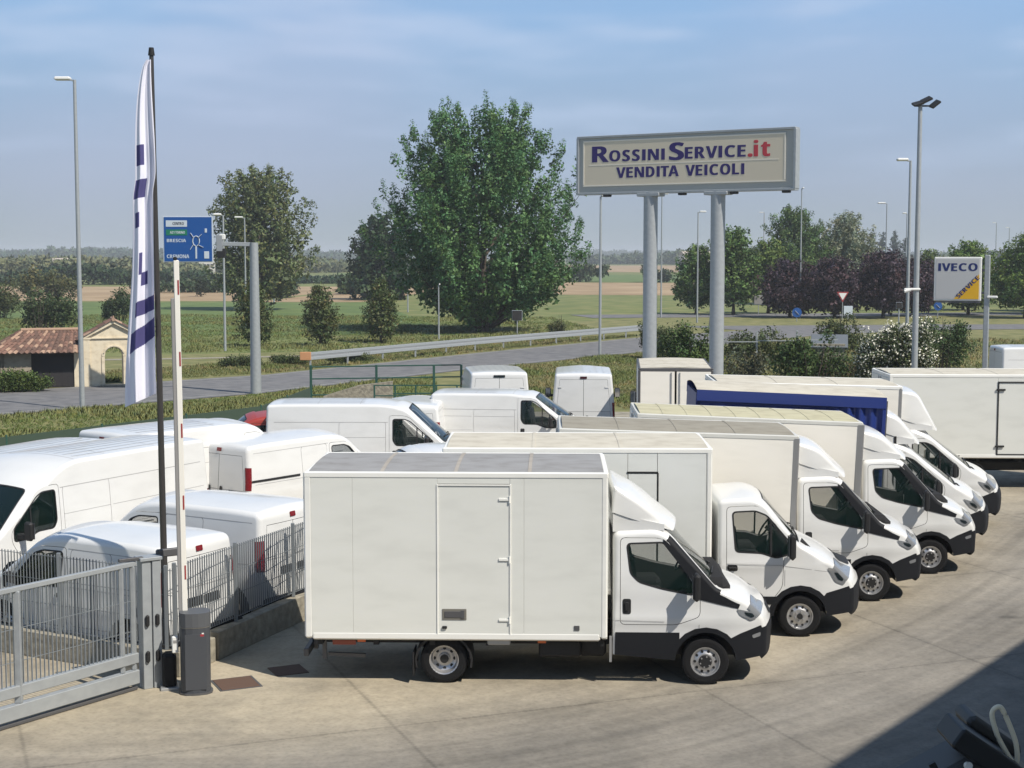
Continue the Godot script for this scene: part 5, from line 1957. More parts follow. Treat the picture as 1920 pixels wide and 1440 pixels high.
	mc = thing("drain_cover", "dark square drain cover in the shadow behind the nearest truck", "cover", Vector3(-3.35, 0.002, -22.3), 25.0)
	put("lid", MB.new().box(Vector3(0, 0.006, 0), Vector3(0.5, 0.014, 0.5), 0.004), mats.rust, mc)
	make_flag()


func make_flag() -> void:
	var at := Vector3(-5.12, 0, -22.1)
	var p := thing("flag_pole", "tall dark flag pole behind the gate post", "flag pole", at)
	put("pole", MB.new().cyl(Vector3(0, 0, 0), Vector3(0, 9.05, 0), 0.054, 0.032, 14), mats.bronze_pole, p)
	put("finial", MB.new().cyl(Vector3(0, 9.05, 0), Vector3(0, 9.16, 0), 0.05, 0.035, 10), mats.black, p)
	p.rotation_degrees.z = 0.3
	# the print: dark strokes of lettering that runs up the cloth
	var w := 128
	var h := 640
	var im := Image.create(w, h, false, Image.FORMAT_RGB8)
	im.fill(Color(0.80, 0.80, 0.88).linear_to_srgb())
	var ink := Color(0.075, 0.07, 0.2).linear_to_srgb()
	for q in [[0.58, 0.245, 0.36, 0.06], [0.46, 0.345, 0.5, 0.056], [0.66, 0.44, 0.22, 0.045], [0.56, 0.56, 0.1, 0.065], [0.34, 0.62, 0.24, 0.04]]:
		im.fill_rect(Rect2i(int(q[0] * w), int(q[1] * h), int(q[2] * w), int(q[3] * h)), ink)
	for x in range(int(0.02 * w), int(0.86 * w)):
		var s := int(0.018 * h * x / w * 1.6)
		for y in range(int(0.70 * h) + s / 6, int(0.745 * h) + s / 6):
			if x < 0.72 * w:
				im.set_pixel(x, y, ink)
		for y in range(int(0.768 * h) + s, int(0.826 * h) + s):
			im.set_pixel(x, y, ink)
	im.resize(w, h)
	var m := StandardMaterial3D.new()
	m.resource_name = "flag_cloth"
	m.albedo_texture = ImageTexture.create_from_image(im)
	m.roughness = 0.85
	m.backlight_enabled = true
	m.backlight = Color(0.5, 0.5, 0.55)
	var o := thing("hanging_flag", "white flag with navy lettering hanging limp beside its pole", "flag", at)
	var mb := MB.new()
	var grid := []
	var nu := 30
	var nv := 60
	for j in nv + 1:
		var v := float(j) / nv
		var row := []
		var wd := lerpf(0.07, 0.47, pow(v, 0.55)) + 0.02 * sin(v * 9.0)
		var right := 0.01 + 0.05 * smoothstep(0.02, 0.32, v) * (1.0 - 0.8 * smoothstep(0.33, 0.4, v))
		for i in nu + 1:
			var u := float(i) / nu
			var fold := sin(u * 8.5 + 1.0 + v * 1.2) * 0.075 + 0.035 * sin(u * 19.0 + v * 3.0)
			var x := right - u * wd - 0.02 * sin(v * 7.0) * u
			var y := 8.98 - v * (4.78 + 0.22 * u) 
			row.append(Vector3(x - 0.045 + (9.0 - y) * -0.004, y, 0.075 + fold * (0.25 + 0.75 * v)))
		grid.append(row)
	for j in nv:
		for i in nu:
			var a: Vector3 = grid[j][i]
			var b: Vector3 = grid[j][i + 1]
			var c: Vector3 = grid[j + 1][i + 1]
			var d: Vector3 = grid[j + 1][i]
			var nn := []
			for q in [[j, i], [j, i + 1], [j + 1, i + 1], [j + 1, i]]:
				var du: Vector3 = grid[q[0]][mini(q[1] + 1, nu)] - grid[q[0]][maxi(q[1] - 1, 0)]
				var dv: Vector3 = grid[mini(q[0] + 1, nv)][q[1]] - grid[maxi(q[0] - 1, 0)][q[1]]
				var k := du.cross(dv).normalized()
				nn.append(k if k.z > 0 else -k)
			var ua := Vector2(float(i) / nu, float(j) / nv)
			var e := Vector2(1.0 / nu, 1.0 / nv)
			mb.tri(a, b, c, nn[0], nn[1], nn[2], ua, ua + Vector2(e.x, 0), ua + e)
			mb.tri(a, c, d, nn[0], nn[2], nn[3], ua, ua + e, ua + Vector2(0, e.y))
	put("cloth", mb, m, o)


# ---------------------------------------------------------------- signs, lamps, road furniture
func make_signs() -> void:
	var o := thing("company_sign", "large grey sign board with cream banner on two round steel columns", "sign", Vector3(5.85, 0, -52.15), -32.0)
	var cy := 9.33
	put("board", MB.new().box(Vector3(0, cy, 0), Vector3(8.1, 2.02, 0.3), 0.03), mats.board_grey, o)
	var fr := MB.new()
	for s in [-1.0, 1.0]:
		fr.box(Vector3(0, cy + s * 0.985, 0.02), Vector3(8.16, 0.08, 0.36), 0.015)
		fr.box(Vector3(s * 4.05, cy, 0.02), Vector3(0.1, 1.94, 0.36), 0.015)
	put("frame", fr, mats.galvanised, o)
	var bn := put("banner", MB.new().box(Vector3(-0.05, cy + 0.06, 0.16), Vector3(7.5, 1.56, 0.024)), mats.banner, o)
	var be := MB.new()
	for s in [-1.0, 1.0]:
		be.box(Vector3(-0.05, cy + 0.06 + s * 0.77, 0.166), Vector3(7.56, 0.045, 0.026))
		be.box(Vector3(-0.05 + s * 3.76, cy + 0.06, 0.166), Vector3(0.045, 1.46, 0.026))
	put("hem", be, mats.banner_edge, bn)
	put("seam", MB.new().box(Vector3(-0.05, cy + 0.0, 0.174), Vector3(7.1, 0.03, 0.006)), mats.banner_edge, bn)
	var z := 0.1745
	var y0 := cy + 0.13
	lettering(bn, "word", "R", 0.64, 0.55, Vector3(-3.14, y0 + 0.25, z), mats.navy, 0.9)
	lettering(bn, "word", "OSSINI", 2.14, 0.38, Vector3(-1.71, y0 + 0.172, z), mats.navy, 0.9)
	lettering(bn, "word", "S", 0.53, 0.58, Vector3(-0.2, y0 + 0.25, z), mats.navy, 0.9)
	lettering(bn, "word", "ERVICE", 2.2, 0.39, Vector3(1.22, y0 + 0.18, z), mats.navy, 0.9)
	lettering(bn, "word", ".it", 0.76, 0.5, Vector3(2.8, y0 + 0.23, z), mats.letter_red, 0.9)
	lettering(bn, "word", "VENDITA", 2.34, 0.36, Vector3(-1.33, cy - 0.28, z), mats.navy, 0.9)
	lettering(bn, "word", "VEICOLI", 2.14, 0.36, Vector3(1.22, cy - 0.28, z), mats.navy, 0.9)
	for x in [-2.9, -1.0, 0.0, 1.9, 3.75]:
		put("floodlight", MB.new().box(Vector3(x, cy - 1.06, 0.1), Vector3(0.26, 0.09, 0.2), 0.02), mats.black, o)
	for x in [-1.25, 1.28]:
		var cm := MB.new()
		cm.cyl(Vector3(x, 0, 0), Vector3(x, cy - 1.0, 0), 0.245, 0.245, 24)
		cm.box(Vector3(x, cy - 1.06, 0), Vector3(0.86, 0.12, 0.5), 0.02)
		put("column", cm, mats.galvanised, o)
	# square sign at the right
	var p := thing("brand_sign", "square grey and yellow sign on a pale post at the right", "sign", Vector3(18.72, 0, -60.0), -24.0)
	put("post", MB.new().box(Vector3(0, 3.1, 0), Vector3(0.2, 6.2, 0.2), 0.03), mats.galvanised, p)
	put("panel", MB.new().box(Vector3(-1.12, 5.25, 0), Vector3(1.82, 1.74, 0.22), 0.03), mats.frame_white, p)
	put("face", MB.new().box(Vector3(-1.12, 5.25, 0.108), Vector3(1.66, 1.58, 0.024)), mats.panel_grey, p)
	put("arm", MB.new().box(Vector3(-0.13, 5.6, 0), Vector3(0.2, 0.1, 0.12)), mats.steel_dark, p)
	put("arm", MB.new().box(Vector3(-0.13, 4.7, 0), Vector3(0.2, 0.1, 0.12)), mats.steel_dark, p)
	put("under_tray", MB.new().box(Vector3(-1.1, 4.34, 0), Vector3(1.7, 0.06, 0.2)), mats.steel_dark, p)
	put("corner_field", MB.new().prism(pv([-1.25, 4.46, -0.29, 4.46, -0.29, 5.45]), Transform3D(Basis(), Vector3(0, 0, 0.12)), 0.012), mats.logo_yellow, p)
	lettering(p, "word", "IVECO", 1.5, 0.3, Vector3(-1.12, 5.72, 0.1225), mats.logo_blue, 0.9)
	lettering(p, "word", "SERVICE", 1.12, 0.17, Vector3(-0.72, 4.94, 0.1345), mats.logo_blue, 0.6, 0.79)
	put("spotlight", MB.new().box(Vector3(0.22, 4.55, 0.1), Vector3(0.4, 0.1, 0.14), 0.03), mats.frame_white, p)
	# blue direction sign on its gantry
	var g := thing("direction_sign", "blue roundabout direction sign hung from a grey gantry post", "road sign", Vector3(-11.5, 0, -68.0), 0.0)
	put("post", MB.new().cyl(Vector3(0, 0, 0), Vector3(0, 6.75, 0), 0.25, 0.19, 8), mats.galvanised, g)
	put("arm", MB.new().bar(Vector3(0.1, 6.66, 0), Vector3(-1.7, 6.7, 0), 0.18, 0.18, 0.02), mats.galvanised, g)
	put("bracket", MB.new().box(Vector3(-1.52, 6.72, 0.06), Vector3(0.28, 0.72, 0.14), 0.02), mats.steel, g)
	put("signal_box", MB.new().box(Vector3(-1.4, 7.0, 0.0), Vector3(0.26, 0.24, 0.24), 0.03), mats.frame_white, g)
	put("signal_box", MB.new().box(Vector3(-1.45, 6.28, 0.0), Vector3(0.36, 0.42, 0.24), 0.03), mats.black, g)
	var x0 := -2.9
	var yc := 6.9
	put("panel", MB.new().box(Vector3(x0, yc, 0.12), Vector3(2.22, 2.04, 0.05), 0.01), mats.sign_white, g)
	var pn := put("face", MB.new().box(Vector3(x0, yc, 0.15), Vector3(2.12, 1.95, 0.02)), mats.sign_blue, g)
	put("name_plate", MB.new().box(Vector3(x0 - 0.5, yc + 0.69, 0.163), Vector3(0.94, 0.28, 0.012)), mats.sign_white, pn)
	put("name_plate", MB.new().box(Vector3(x0 - 0.5, yc + 0.3, 0.163), Vector3(0.94, 0.26, 0.012)), mats.sign_green, pn)
	lettering(pn, "word", "CENTRO", 0.5, 0.12, Vector3(x0 - 0.42, yc + 0.69, 0.1715), mats.ink_dark)
	lettering(pn, "word", "A21 TORINO", 0.66, 0.11, Vector3(x0 - 0.46, yc + 0.3, 0.1715), mats.sign_white)
	lettering(pn, "word", "BRESCIA", 0.84, 0.14, Vector3(x0 - 0.52, yc - 0.06, 0.1625), mats.sign_white)
	lettering(pn, "word", "CREMONA", 0.98, 0.16, Vector3(x0 - 0.46, yc - 0.76, 0.1625), mats.sign_white)
	var sy := MB.new()
	var ring := []
	var rr := []
	for i in 14:
		var an := -PI / 2 + 0.2 + (TAU - 0.4) * i / 13.0
		ring.append(Vector3(x0 + 0.36 + cos(an) * 0.15, yc - 0.08 + sin(an) * 0.22, 0.165))
		rr.append(0.022)
	sy.tube(ring, rr, 6)
	for q in [[0.36, -0.3, 0.36, -0.86], [0.25, 0.08, 0.12, 0.28], [0.46, 0.08, 0.62, 0.22], [0.24, -0.24, 0.1, -0.46], [0.48, -0.26, 0.68, -0.36]]:
		sy.bar(Vector3(x0 + q[0], yc + q[1], 0.165), Vector3(x0 + q[2], yc + q[3], 0.165), 0.07, 0.02)
	put("roundabout_symbol", sy, mats.sign_white, pn)
	put("small_symbol", MB.new().box(Vector3(x0 + 0.82, yc - 0.7, 0.165), Vector3(0.22, 0.32, 0.02), 0.006), mats.sign_white, pn)
	put("small_symbol", MB.new().box(Vector3(x0 + 0.8, yc + 0.38, 0.165), Vector3(0.1, 0.18, 0.02), 0.006), mats.sign_white, pn)


func street_lamp(label: String, x: float, z: float, h: float, arm: float, r := 0.09, group := "street lamps along the roads") -> void:
	var o := thing("street_lamp", label, "street lamp", Vector3(x, 0, z), 0.0, group)
	put("pole", MB.new().cyl(Vector3.ZERO, Vector3(0, h, 0), r, r * 0.6, 10), mats.galvanised, o)
	var a := MB.new()
	a.bar(Vector3(0, h - 0.04, 0), Vector3(arm * 0.5, h + 0.05, 0), 0.07, 0.07, 0.01)
	put("arm", a, mats.galvanised, o)
	var hd := MB.new()
	hd.box(Vector3(arm * 0.62, h + 0.05, 0), Vector3(absf(arm) * 0.85, 0.14, 0.34), 0.05)
	put("lamp_head", hd, mats.frame_white, o)


func make_lamps() -> void:
	street_lamp("tall street lamp at far left with its head pointing left", -17.3, -60.9, 13.1, -0.75, 0.11)
	street_lamp("thin street lamp just left of the gantry post", -18.6, -98.4, 8.75, -0.6)
	street_lamp("thin street lamp in front of the olive poplar, right of the gantry", -30.8, -197.0, 12.4, -0.6, 0.12)
	street_lamp("street lamp whose head shows above the gantry arm", -22.4, -128.0, 9.3, -0.8)
	street_lamp("street lamp left of the big sign columns, base in the grass", 5.4, -93.2, 9.75, 0.3)
	street_lamp("thinner street lamp close behind the lamp left of the sign", 10.5, -180.0, 13.2, 0.3, 0.11)
	street_lamp("street lamp hidden mostly by the left sign column", 14.9, -152.0, 12.2, 0.6)
	street_lamp("street lamp between the two sign columns with white head", 17.0, -139.6, 10.1, 0.7)
	street_lamp("distant street lamp just right of the right sign column", 49.5, -300.0, 14.5, -0.9, 0.14)
	street_lamp("street lamp touching the right corner of the sign board", 28.4, -150.0, 12.7, 0.2)
	street_lamp("street lamp in front of the dark purple trees", 38.0, -155.0, 11.4, -0.9)
	street_lamp("street lamp with white head close beside the floodlight mast", 19.5, -75.0, 10.8, -0.65, 0.1)
	street_lamp("smaller street lamp behind the floodlight mast", 46.0, -178.0, 11.0, -0.5)
	street_lamp("left of two far street lamps above the trees at right", 111.0, -350.0, 13.5, -0.9, 0.14)
	street_lamp("right of two far street lamps above the trees at right", 114.0, -350.0, 12.4, -0.9, 0.14)
	street_lamp("short pale lamp post at the guard rail left of the big tree", -5.4, -112.0, 4.0, 0.12, 0.07)
	street_lamp("short pale lamp post in the meadow left of the big tree", -11.3, -165.0, 5.5, 0.12, 0.08)
	var o := thing("floodlight_mast", "slim mast with three dark floodlights on top", "light mast", Vector3(15.4, 0, -58.0))
	put("pole", MB.new().cyl(Vector3.ZERO, Vector3(0, 11.8, 0), 0.13, 0.08, 12), mats.galvanised, o)
	put("cross_arm", MB.new().box(Vector3(0.16, 11.8, 0), Vector3(0.74, 0.06, 0.06)), mats.black, o)
	for q in [[-0.12, 11.88, 0.3], [0.2, 12.02, 0.5], [0.52, 11.86, 0.75]]:
		var f := MB.new()
		f.box(Vector3(q[0], q[1], 0.1), Vector3(0.4, 0.09, 0.34), 0.02, Basis(Vector3.BACK, q[2] * 0.9) * Basis(Vector3.RIGHT, 0.35))
		put("floodlight", f, mats.black, o)
	put("camera_bracket", MB.new().box(Vector3(-0.18, 4.9, 0.1), Vector3(0.62, 0.09, 0.12), 0.03), mats.frame_white, o)
	put("camera_head", MB.new().cyl(Vector3(-0.48, 4.82, 0.12), Vector3(-0.25, 4.88, 0.12), 0.07, 0.07, 10), mats.frame_white, o)


func road_sign(called: String, label: String, x: float, z: float, h: float, shape: String, mat: String, w: float) -> void:
	var o := thing(called, label, "road sign", Vector3(x, 0, z))
	put("post", MB.new().cyl(Vector3.ZERO, Vector3(0, h, 0), 0.04, 0.04, 8), mats.galvanised, o)
	if shape == "triangle":
		put("plate", MB.new().prism(pv([-w / 2, h, w / 2, h, 0, h - w * 0.87]), Transform3D(Basis(), Vector3(0, 0, 0.05)), 0.02), mats.red_tape, o)
		put("plate_face", MB.new().prism(pv([-w * 0.34, h - w * 0.1, w * 0.34, h - w * 0.1, 0, h - w * 0.68]), Transform3D(Basis(), Vector3(0, 0, 0.072)), 0.01), mats.frame_white, o)
	elif shape == "disc":
		put("plate", MB.new().prism(disc(0, h - w / 2, w / 2, 20), Transform3D(Basis(), Vector3(0, 0, 0.05)), 0.02), mats[mat], o)
		put("arrow", MB.new().bar(Vector3(-w * 0.2, h - w * 0.3, 0.08), Vector3(w * 0.2, h - w * 0.7, 0.08), w * 0.16, 0.02), mats.frame_white, o)
	else:
		put("plate", MB.new().box(Vector3(0, h - w * 0.5, 0.06), Vector3(w, w, 0.03), 0.006), mats[mat], o)
		put("plate_edge", MB.new().box(Vector3(0, h - w * 0.5, 0.04), Vector3(w * 1.06, w * 1.06, 0.02)), mats.sign_white, o)


func make_road_things() -> void:
	# guard rail along the far side of the road
	var o := thing("guard_rail", "long galvanised guard rail along the far side of the road", "guard rail", Vector3(-11.1, 0, -83.4))
	var path := [Vector3(0, 0, 0), Vector3(9.0, 0, -15.0), Vector3(21.5, 0, -33.5)]
	for i in 2:
		for y in [0.52, 0.78]:
			var a: Vector3 = path[i]
			var b: Vector3 = path[i + 1]
			put("rail", MB.new().bar(a + Vector3(0, y, 0), b + Vector3(0, y, 0), 0.06, 0.17, 0.02), mats.galvanised, o)
		put("rail_groove", MB.new().bar(path[i] + Vector3(0, 0.65, -0.02), path[i + 1] + Vector3(0, 0.65, -0.02), 0.04, 0.1), mats.steel, o)
	for i in 13:
		var u := i / 12.0
		var p: Vector3 = path[0].lerp(path[1], u / 0.43) if u < 0.43 else path[1].lerp(path[2], (u - 0.43) / 0.57)
		put("post", MB.new().box(p + Vector3(0, 0.4, -0.08), Vector3(0.1, 0.8, 0.1)), mats.galvanised, o)
	put("end_board", MB.new().box(Vector3(-0.25, 0.66, 0.05), Vector3(0.62, 0.46, 0.1), 0.03), mats.orange_wood, o)
	# low kerb side rail along the path at the left
	# green screen fence
	var pts := [Vector3(-19.5, 0, -33.5), Vector3(-13.9, 0, -41.5), Vector3(-8.3, 0, -50.0), Vector3(-7.6, 0, -57.0)]
	o = thing("screen_fence", "dark green netted screen fence along the back of the van park", "fence", pts[0])
	for i in 3:
		var k := 3 if i < 2 else 2
		for j in k:
			var a: Vector3 = pts[i].lerp(pts[i + 1], float(j) / k) - pts[0]
			var b: Vector3 = pts[i].lerp(pts[i + 1], float(j + 1) / k) - pts[0]
			put("net_panel", MB.new().bar(a + Vector3(0, 0.62, 0), b + Vector3(0, 0.62, 0), 0.02, 1.2), mats.screen_green, o)
			put("post", MB.new().cyl(a, a + Vector3(0, 1.27, 0), 0.03, 0.03, 8), mats.rail_green, o)
	# green railing
	o = thing("green_railing", "green metal railing above the pale concrete ramp wall", "railing", Vector3(-7.7, 0, -58.0))
	var x := [0.0, 2.5, 4.7, 5.75]
	for i in 4:
		put("post", MB.new().box(Vector3(x[i], 1.0, -0.1 * i), Vector3(0.09, 2.0, 0.09), 0.01), mats.rail_green, o)
	for y in [1.93, 1.47, 0.85]:
		put("rail", MB.new().bar(Vector3(0, y, 0), Vector3(5.75, y + 0.06, -0.3), 0.05, 0.05, 0.01), mats.rail_green, o)
	o = thing("green_railing", "lower green railing along the ramp behind the white vans", "railing", Vector3(-5.0, 0, -55.0))
	for i in 6:
		put("post", MB.new().box(Vector3(i * 0.75, 0.75, 0), Vector3(0.06, 1.5, 0.06), 0.01), mats.rail_green, o)
	for y in [1.48, 1.1, 0.7]:
		put("rail", MB.new().bar(Vector3(0, y, 0), Vector3(3.75, y, 0), 0.04, 0.04), mats.rail_green, o)
	o = thing("ramp_wall", "pale concrete ramp wall below the green railing", "wall", Vector3(-7.4, 0, -57.2))
	put("wall_block", MB.new().prism(pv([0.3, 0, 2.9, 0, 2.9, 1.46, 1.6, 1.3, 0.3, 0.9]), Transform3D(), 0.25), mats.concrete, o)
	# small signs near the roundabout
	road_sign("yield_sign", "red and white yield triangle in front of the purple trees", 31.5, -145.0, 2.7, "triangle", "", 1.15)
	road_sign("keep_right_sign", "blue round sign at the foot of the lamp by the purple trees", 26.6, -142.0, 1.3, "disc", "sign_blue", 0.9)
	road_sign("keep_right_sign", "blue round sign left of the square brand sign", 42.0, -150.0, 1.6, "disc", "sign_blue", 0.85)
	road_sign("notice_sign", "grey backed road sign under the yield triangle", 31.6, -143.0, 1.4, "square", "sign_white", 0.8)
	road_sign("notice_sign", "dark road sign below the big tree near the guard rail", 0.4, -118.0, 1.9, "square", "boards", 0.75)
	road_sign("notice_sign", "dark and white road sign beside the floodlight mast base", 22.9, -90.0, 3.4, "square", "boards", 0.34)
	road_sign("notice_sign", "small grey road sign at the foot of the green trees by the sign column", 25.6, -158.0, 2.0, "square", "boom_grey", 0.9)
	# a low grey shed in the scrub
	o = thing("low_shed", "low blue grey shed roof half hidden in the scrub right of the sign columns", "shed", Vector3(18.4, 0, -88.0), -12.0)
	put("shed_wall", MB.new().box(Vector3(0, 0.55, 0), Vector3(1.8, 1.1, 1.6)), mats.concrete, o)
	put("shed_roof", MB.new().box(Vector3(0, 1.2, 0), Vector3(2.1, 0.12, 1.9), 0.02, Basis(Vector3.RIGHT, 0.35)), mats.shed_grey, o)
	for q in [[10.6, -79.0], [12.9, -80.0], [15.2, -81.0]]:
		o = thing("fence_post", "grey post standing in the scrub, %s of three right of the sign columns" % ["leftmost", "middle", "rightmost"][[10.6, 12.9, 15.2].find(q[0])], "post", Vector3(q[0], 0, q[1]), 0.0, "posts in the scrub")
		put("post", MB.new().box(Vector3(0, 1.1, 0), Vector3(0.09, 2.2, 0.09), 0.01), mats.galvanised, o)
		put("rail", MB.new().box(Vector3(1.1, 1.7, 0.02), Vector3(2.2, 0.05, 0.04)), mats.galvanised, o)


# ---------------------------------------------------------------- gate house
func tile_roof(parent: Node, a: Vector3, b: Vector3, c: Vector3, d: Vector3, seed_: int) -> void:
	# rows of half round tiles on the slope between the eave a-b and the ridge d-c
	var r := RandomNumberGenerator.new()
	r.seed = seed_
	var sets := [MB.new(), MB.new(), MB.new()]
	var along := maxi(3, int(a.distance_to(b) / 0.24))
	var rows := maxi(3, int(a.distance_to(d) / 0.32))
	var nrm := (b - a).cross(d - a).normalized()
	if nrm.y < 0:
		nrm = -nrm
	for j in rows:
		for i in along:
			var u0 := (i + 0.06) / along
			var u1 := (i + 0.94) / along
			var v0 := (j - 0.12) / rows
			var v1 := (j + 1.02) / rows
			var p0 := a.lerp(b, u0).lerp(d.lerp(c, u0), v0)
			var p1 := a.lerp(b, u1).lerp(d.lerp(c, u1), v0)
			var q0 := a.lerp(b, u0).lerp(d.lerp(c, u0), v1)
			var q1 := a.lerp(b, u1).lerp(d.lerp(c, u1), v1)
			var m: MB = sets[[0, 0, 1, 1, 2][r.randi() % 5]]
			var h0 := nrm * (0.075 + r.randf() * 0.025)
			var h1 := nrm * (0.05 + r.randf() * 0.02)
			var mid0 := (p0 + p1) / 2 + h0
			var mid1 := (q0 + q1) / 2 + h1
			var s := (p1 - p0).normalized()
			m.tri(p0, mid0, mid1, (nrm - s).normalized(), nrm, nrm)
			m.tri(p0, mid1, q0, (nrm - s).normalized(), nrm, (nrm - s).normalized())
			m.tri(p1, mid0, mid1, (nrm + s).normalized(), nrm, nrm)
			m.tri(p1, mid1, q1, (nrm + s).normalized(), nrm, (nrm + s).normalized())
			m.flat(p0, p1, mid0, -(q0 - p0).normalized())
	var deck := MB.new()
	deck.quad(a, b, c, d, nrm)
	put("roof_deck", deck, mats.tile_b, parent)
	for i in 3:
		var t := put("roof_tiles", sets[i], mats[["tile_a", "tile_b", "tile_c"][i]], parent)
		t.set_meta("kind", "stuff")


func make_house() -> void:
	var o := thing("gate_house", "cream gate house with arched opening, gable and a low tiled wing", "house", Vector3(-18.9, 0, -72.0), 19.0)
	# front with the arch; local x along the front, z towards the road
	var w := 1.42
	var out := PackedVector2Array([Vector2(-w, 0), Vector2(-0.42, 0), Vector2(-0.42, 1.35)])
	for i in 11:
		var an := PI - PI * i / 10.0
		out.append(Vector2(cos(an) * 0.42, 1.42 + sin(an) * 0.42))
	out.append_array(PackedVector2Array([Vector2(0.42, 1.35), Vector2(0.42, 0), Vector2(w, 0), Vector2(w, 2.3), Vector2(0, 3.06), Vector2(-w, 2.3)]))
	put("front_wall", MB.new().prism(out, Transform3D(Basis(), Vector3(0, 0, -0.7)), 0.7), mats.plaster, o)
	var tr := MB.new()
	for s in [-1.0, 1.0]:
		tr.box(Vector3(s * (w - 0.16), 1.12, 0.04), Vector3(0.34, 2.24, 0.1), 0.01)
		tr.box(Vector3(s * (w - 0.16), 2.27, 0.05), Vector3(0.42, 0.09, 0.14), 0.01)
		tr.box(Vector3(s * 0.5, 0.7, 0.02), Vector3(0.14, 1.4, 0.06), 0.005)
		tr.bar(Vector3(s * (w + 0.1), 2.26, 0.08), Vector3(0, 3.06, 0.08), 0.1, 0.16, 0.01)
	tr.box(Vector3(0, 2.28, 0.03), Vector3(w * 2 - 0.5, 0.06, 0.08), 0.008)
	for i in 10:
		var a0 := PI * i / 10.0
		var a1 := PI * (i + 1) / 10.0
		tr.bar(Vector3(cos(a0) * 0.49, 1.42 + sin(a0) * 0.49, 0.02), Vector3(cos(a1) * 0.49, 1.42 + sin(a1) * 0.49, 0.02), 0.14, 0.06)
	put("stucco_trim", tr, mats.plaster, o)
	var gr := Node3D.new()
	gr.name = "gable_roof"
	o.add_child(gr, true)
	for s in [-1.0, 1.0]:
		tile_roof(gr, Vector3(s * (w + 0.22), 2.24, 0.2), Vector3(s * (w + 0.22), 2.24, -0.95), Vector3(0, 3.16, -0.95), Vector3(0, 3.16, 0.2), 5 + int(s))
	put("ridge_tiles", MB.new().cyl(Vector3(0, 3.17, 0.22), Vector3(0, 3.17, -0.95), 0.09, 0.09, 10), mats.tile_c, gr)
	put("finial", MB.new().cyl(Vector3(0, 3.2, 0.1), Vector3(0, 3.34, 0.1), 0.06, 0.03, 8), mats.tile_c, gr)
	put("step", MB.new().box(Vector3(0, 0.04, 0.1), Vector3(1.3, 0.08, 0.7), 0.01), mats.concrete, o)
	# the low wing to the left
	var x0 := -5.15
	var x1 := -1.42
	put("wing_wall", MB.new().box(Vector3((x0 + x1) / 2, 0.85, -2.6), Vector3(x1 - x0, 1.7, 0.2)), mats.plaster_grey, o)
	put("wing_wall", MB.new().box(Vector3(x0 + 0.1, 0.85, -1.2), Vector3(0.2, 1.7, 2.6)), mats.plaster_grey, o)
	put("wing_wall", MB.new().box(Vector3(x0 + 0.75, 0.85, 0.0), Vector3(1.3, 1.7, 0.2)), mats.plaster_grey, o)
	put("wing_wall", MB.new().box(Vector3(x1 - 0.2, 0.85, -0.14), Vector3(0.4, 1.7, 0.18)), mats.plaster, o)
	for i in 7:
		put("door_board", MB.new().box(Vector3(lerpf(x0 + 1.55, x1 - 0.55, i / 6.0), 0.84, -0.14), Vector3(0.31, 1.66, 0.05), 0.01), mats.boards, o)
	put("lintel", MB.new().box(Vector3((x0 + 1.4 + x1) / 2, 1.66, -0.05), Vector3(x1 - x0 - 1.4, 0.1, 0.22)), mats.boards, o)
	var rf := Node3D.new()
	rf.name = "hip_roof"
	o.add_child(rf, true)
	tile_roof(rf, Vector3(x0 - 0.5, 1.66, 0.55), Vector3(x1 + 0.0, 1.66, 0.55), Vector3(x1 + 0.0, 2.62, -1.3), Vector3(x0 + 1.0, 2.62, -1.3), 21)
	tile_roof(rf, Vector3(x0 - 0.5, 1.66, -3.1), Vector3(x0 - 0.5, 1.66, 0.55), Vector3(x0 + 1.0, 2.62, -1.3), Vector3(x0 + 1.0, 2.62, -1.31), 22)
	tile_roof(rf, Vector3(x1, 1.66, -3.1), Vector3(x0 - 0.5, 1.66, -3.1), Vector3(x0 + 1.0, 2.62, -1.3), Vector3(x1, 2.62, -1.3), 23)
	put("ridge_tiles", MB.new().cyl(Vector3(x0 + 1.0, 2.66, -1.3), Vector3(x1, 2.66, -1.3), 0.09, 0.09, 10), mats.tile_c, rf)
	put("gutter", MB.new().tube([Vector3(x0 - 0.45, 1.6, 0.58), Vector3(x0 - 0.3, 1.42, 0.45), Vector3(x0 - 0.02, 1.34, 0.14), Vector3(x0 - 0.02, 0.1, 0.14)], [0.05, 0.05, 0.05, 0.05], 8), mats.boards, o)


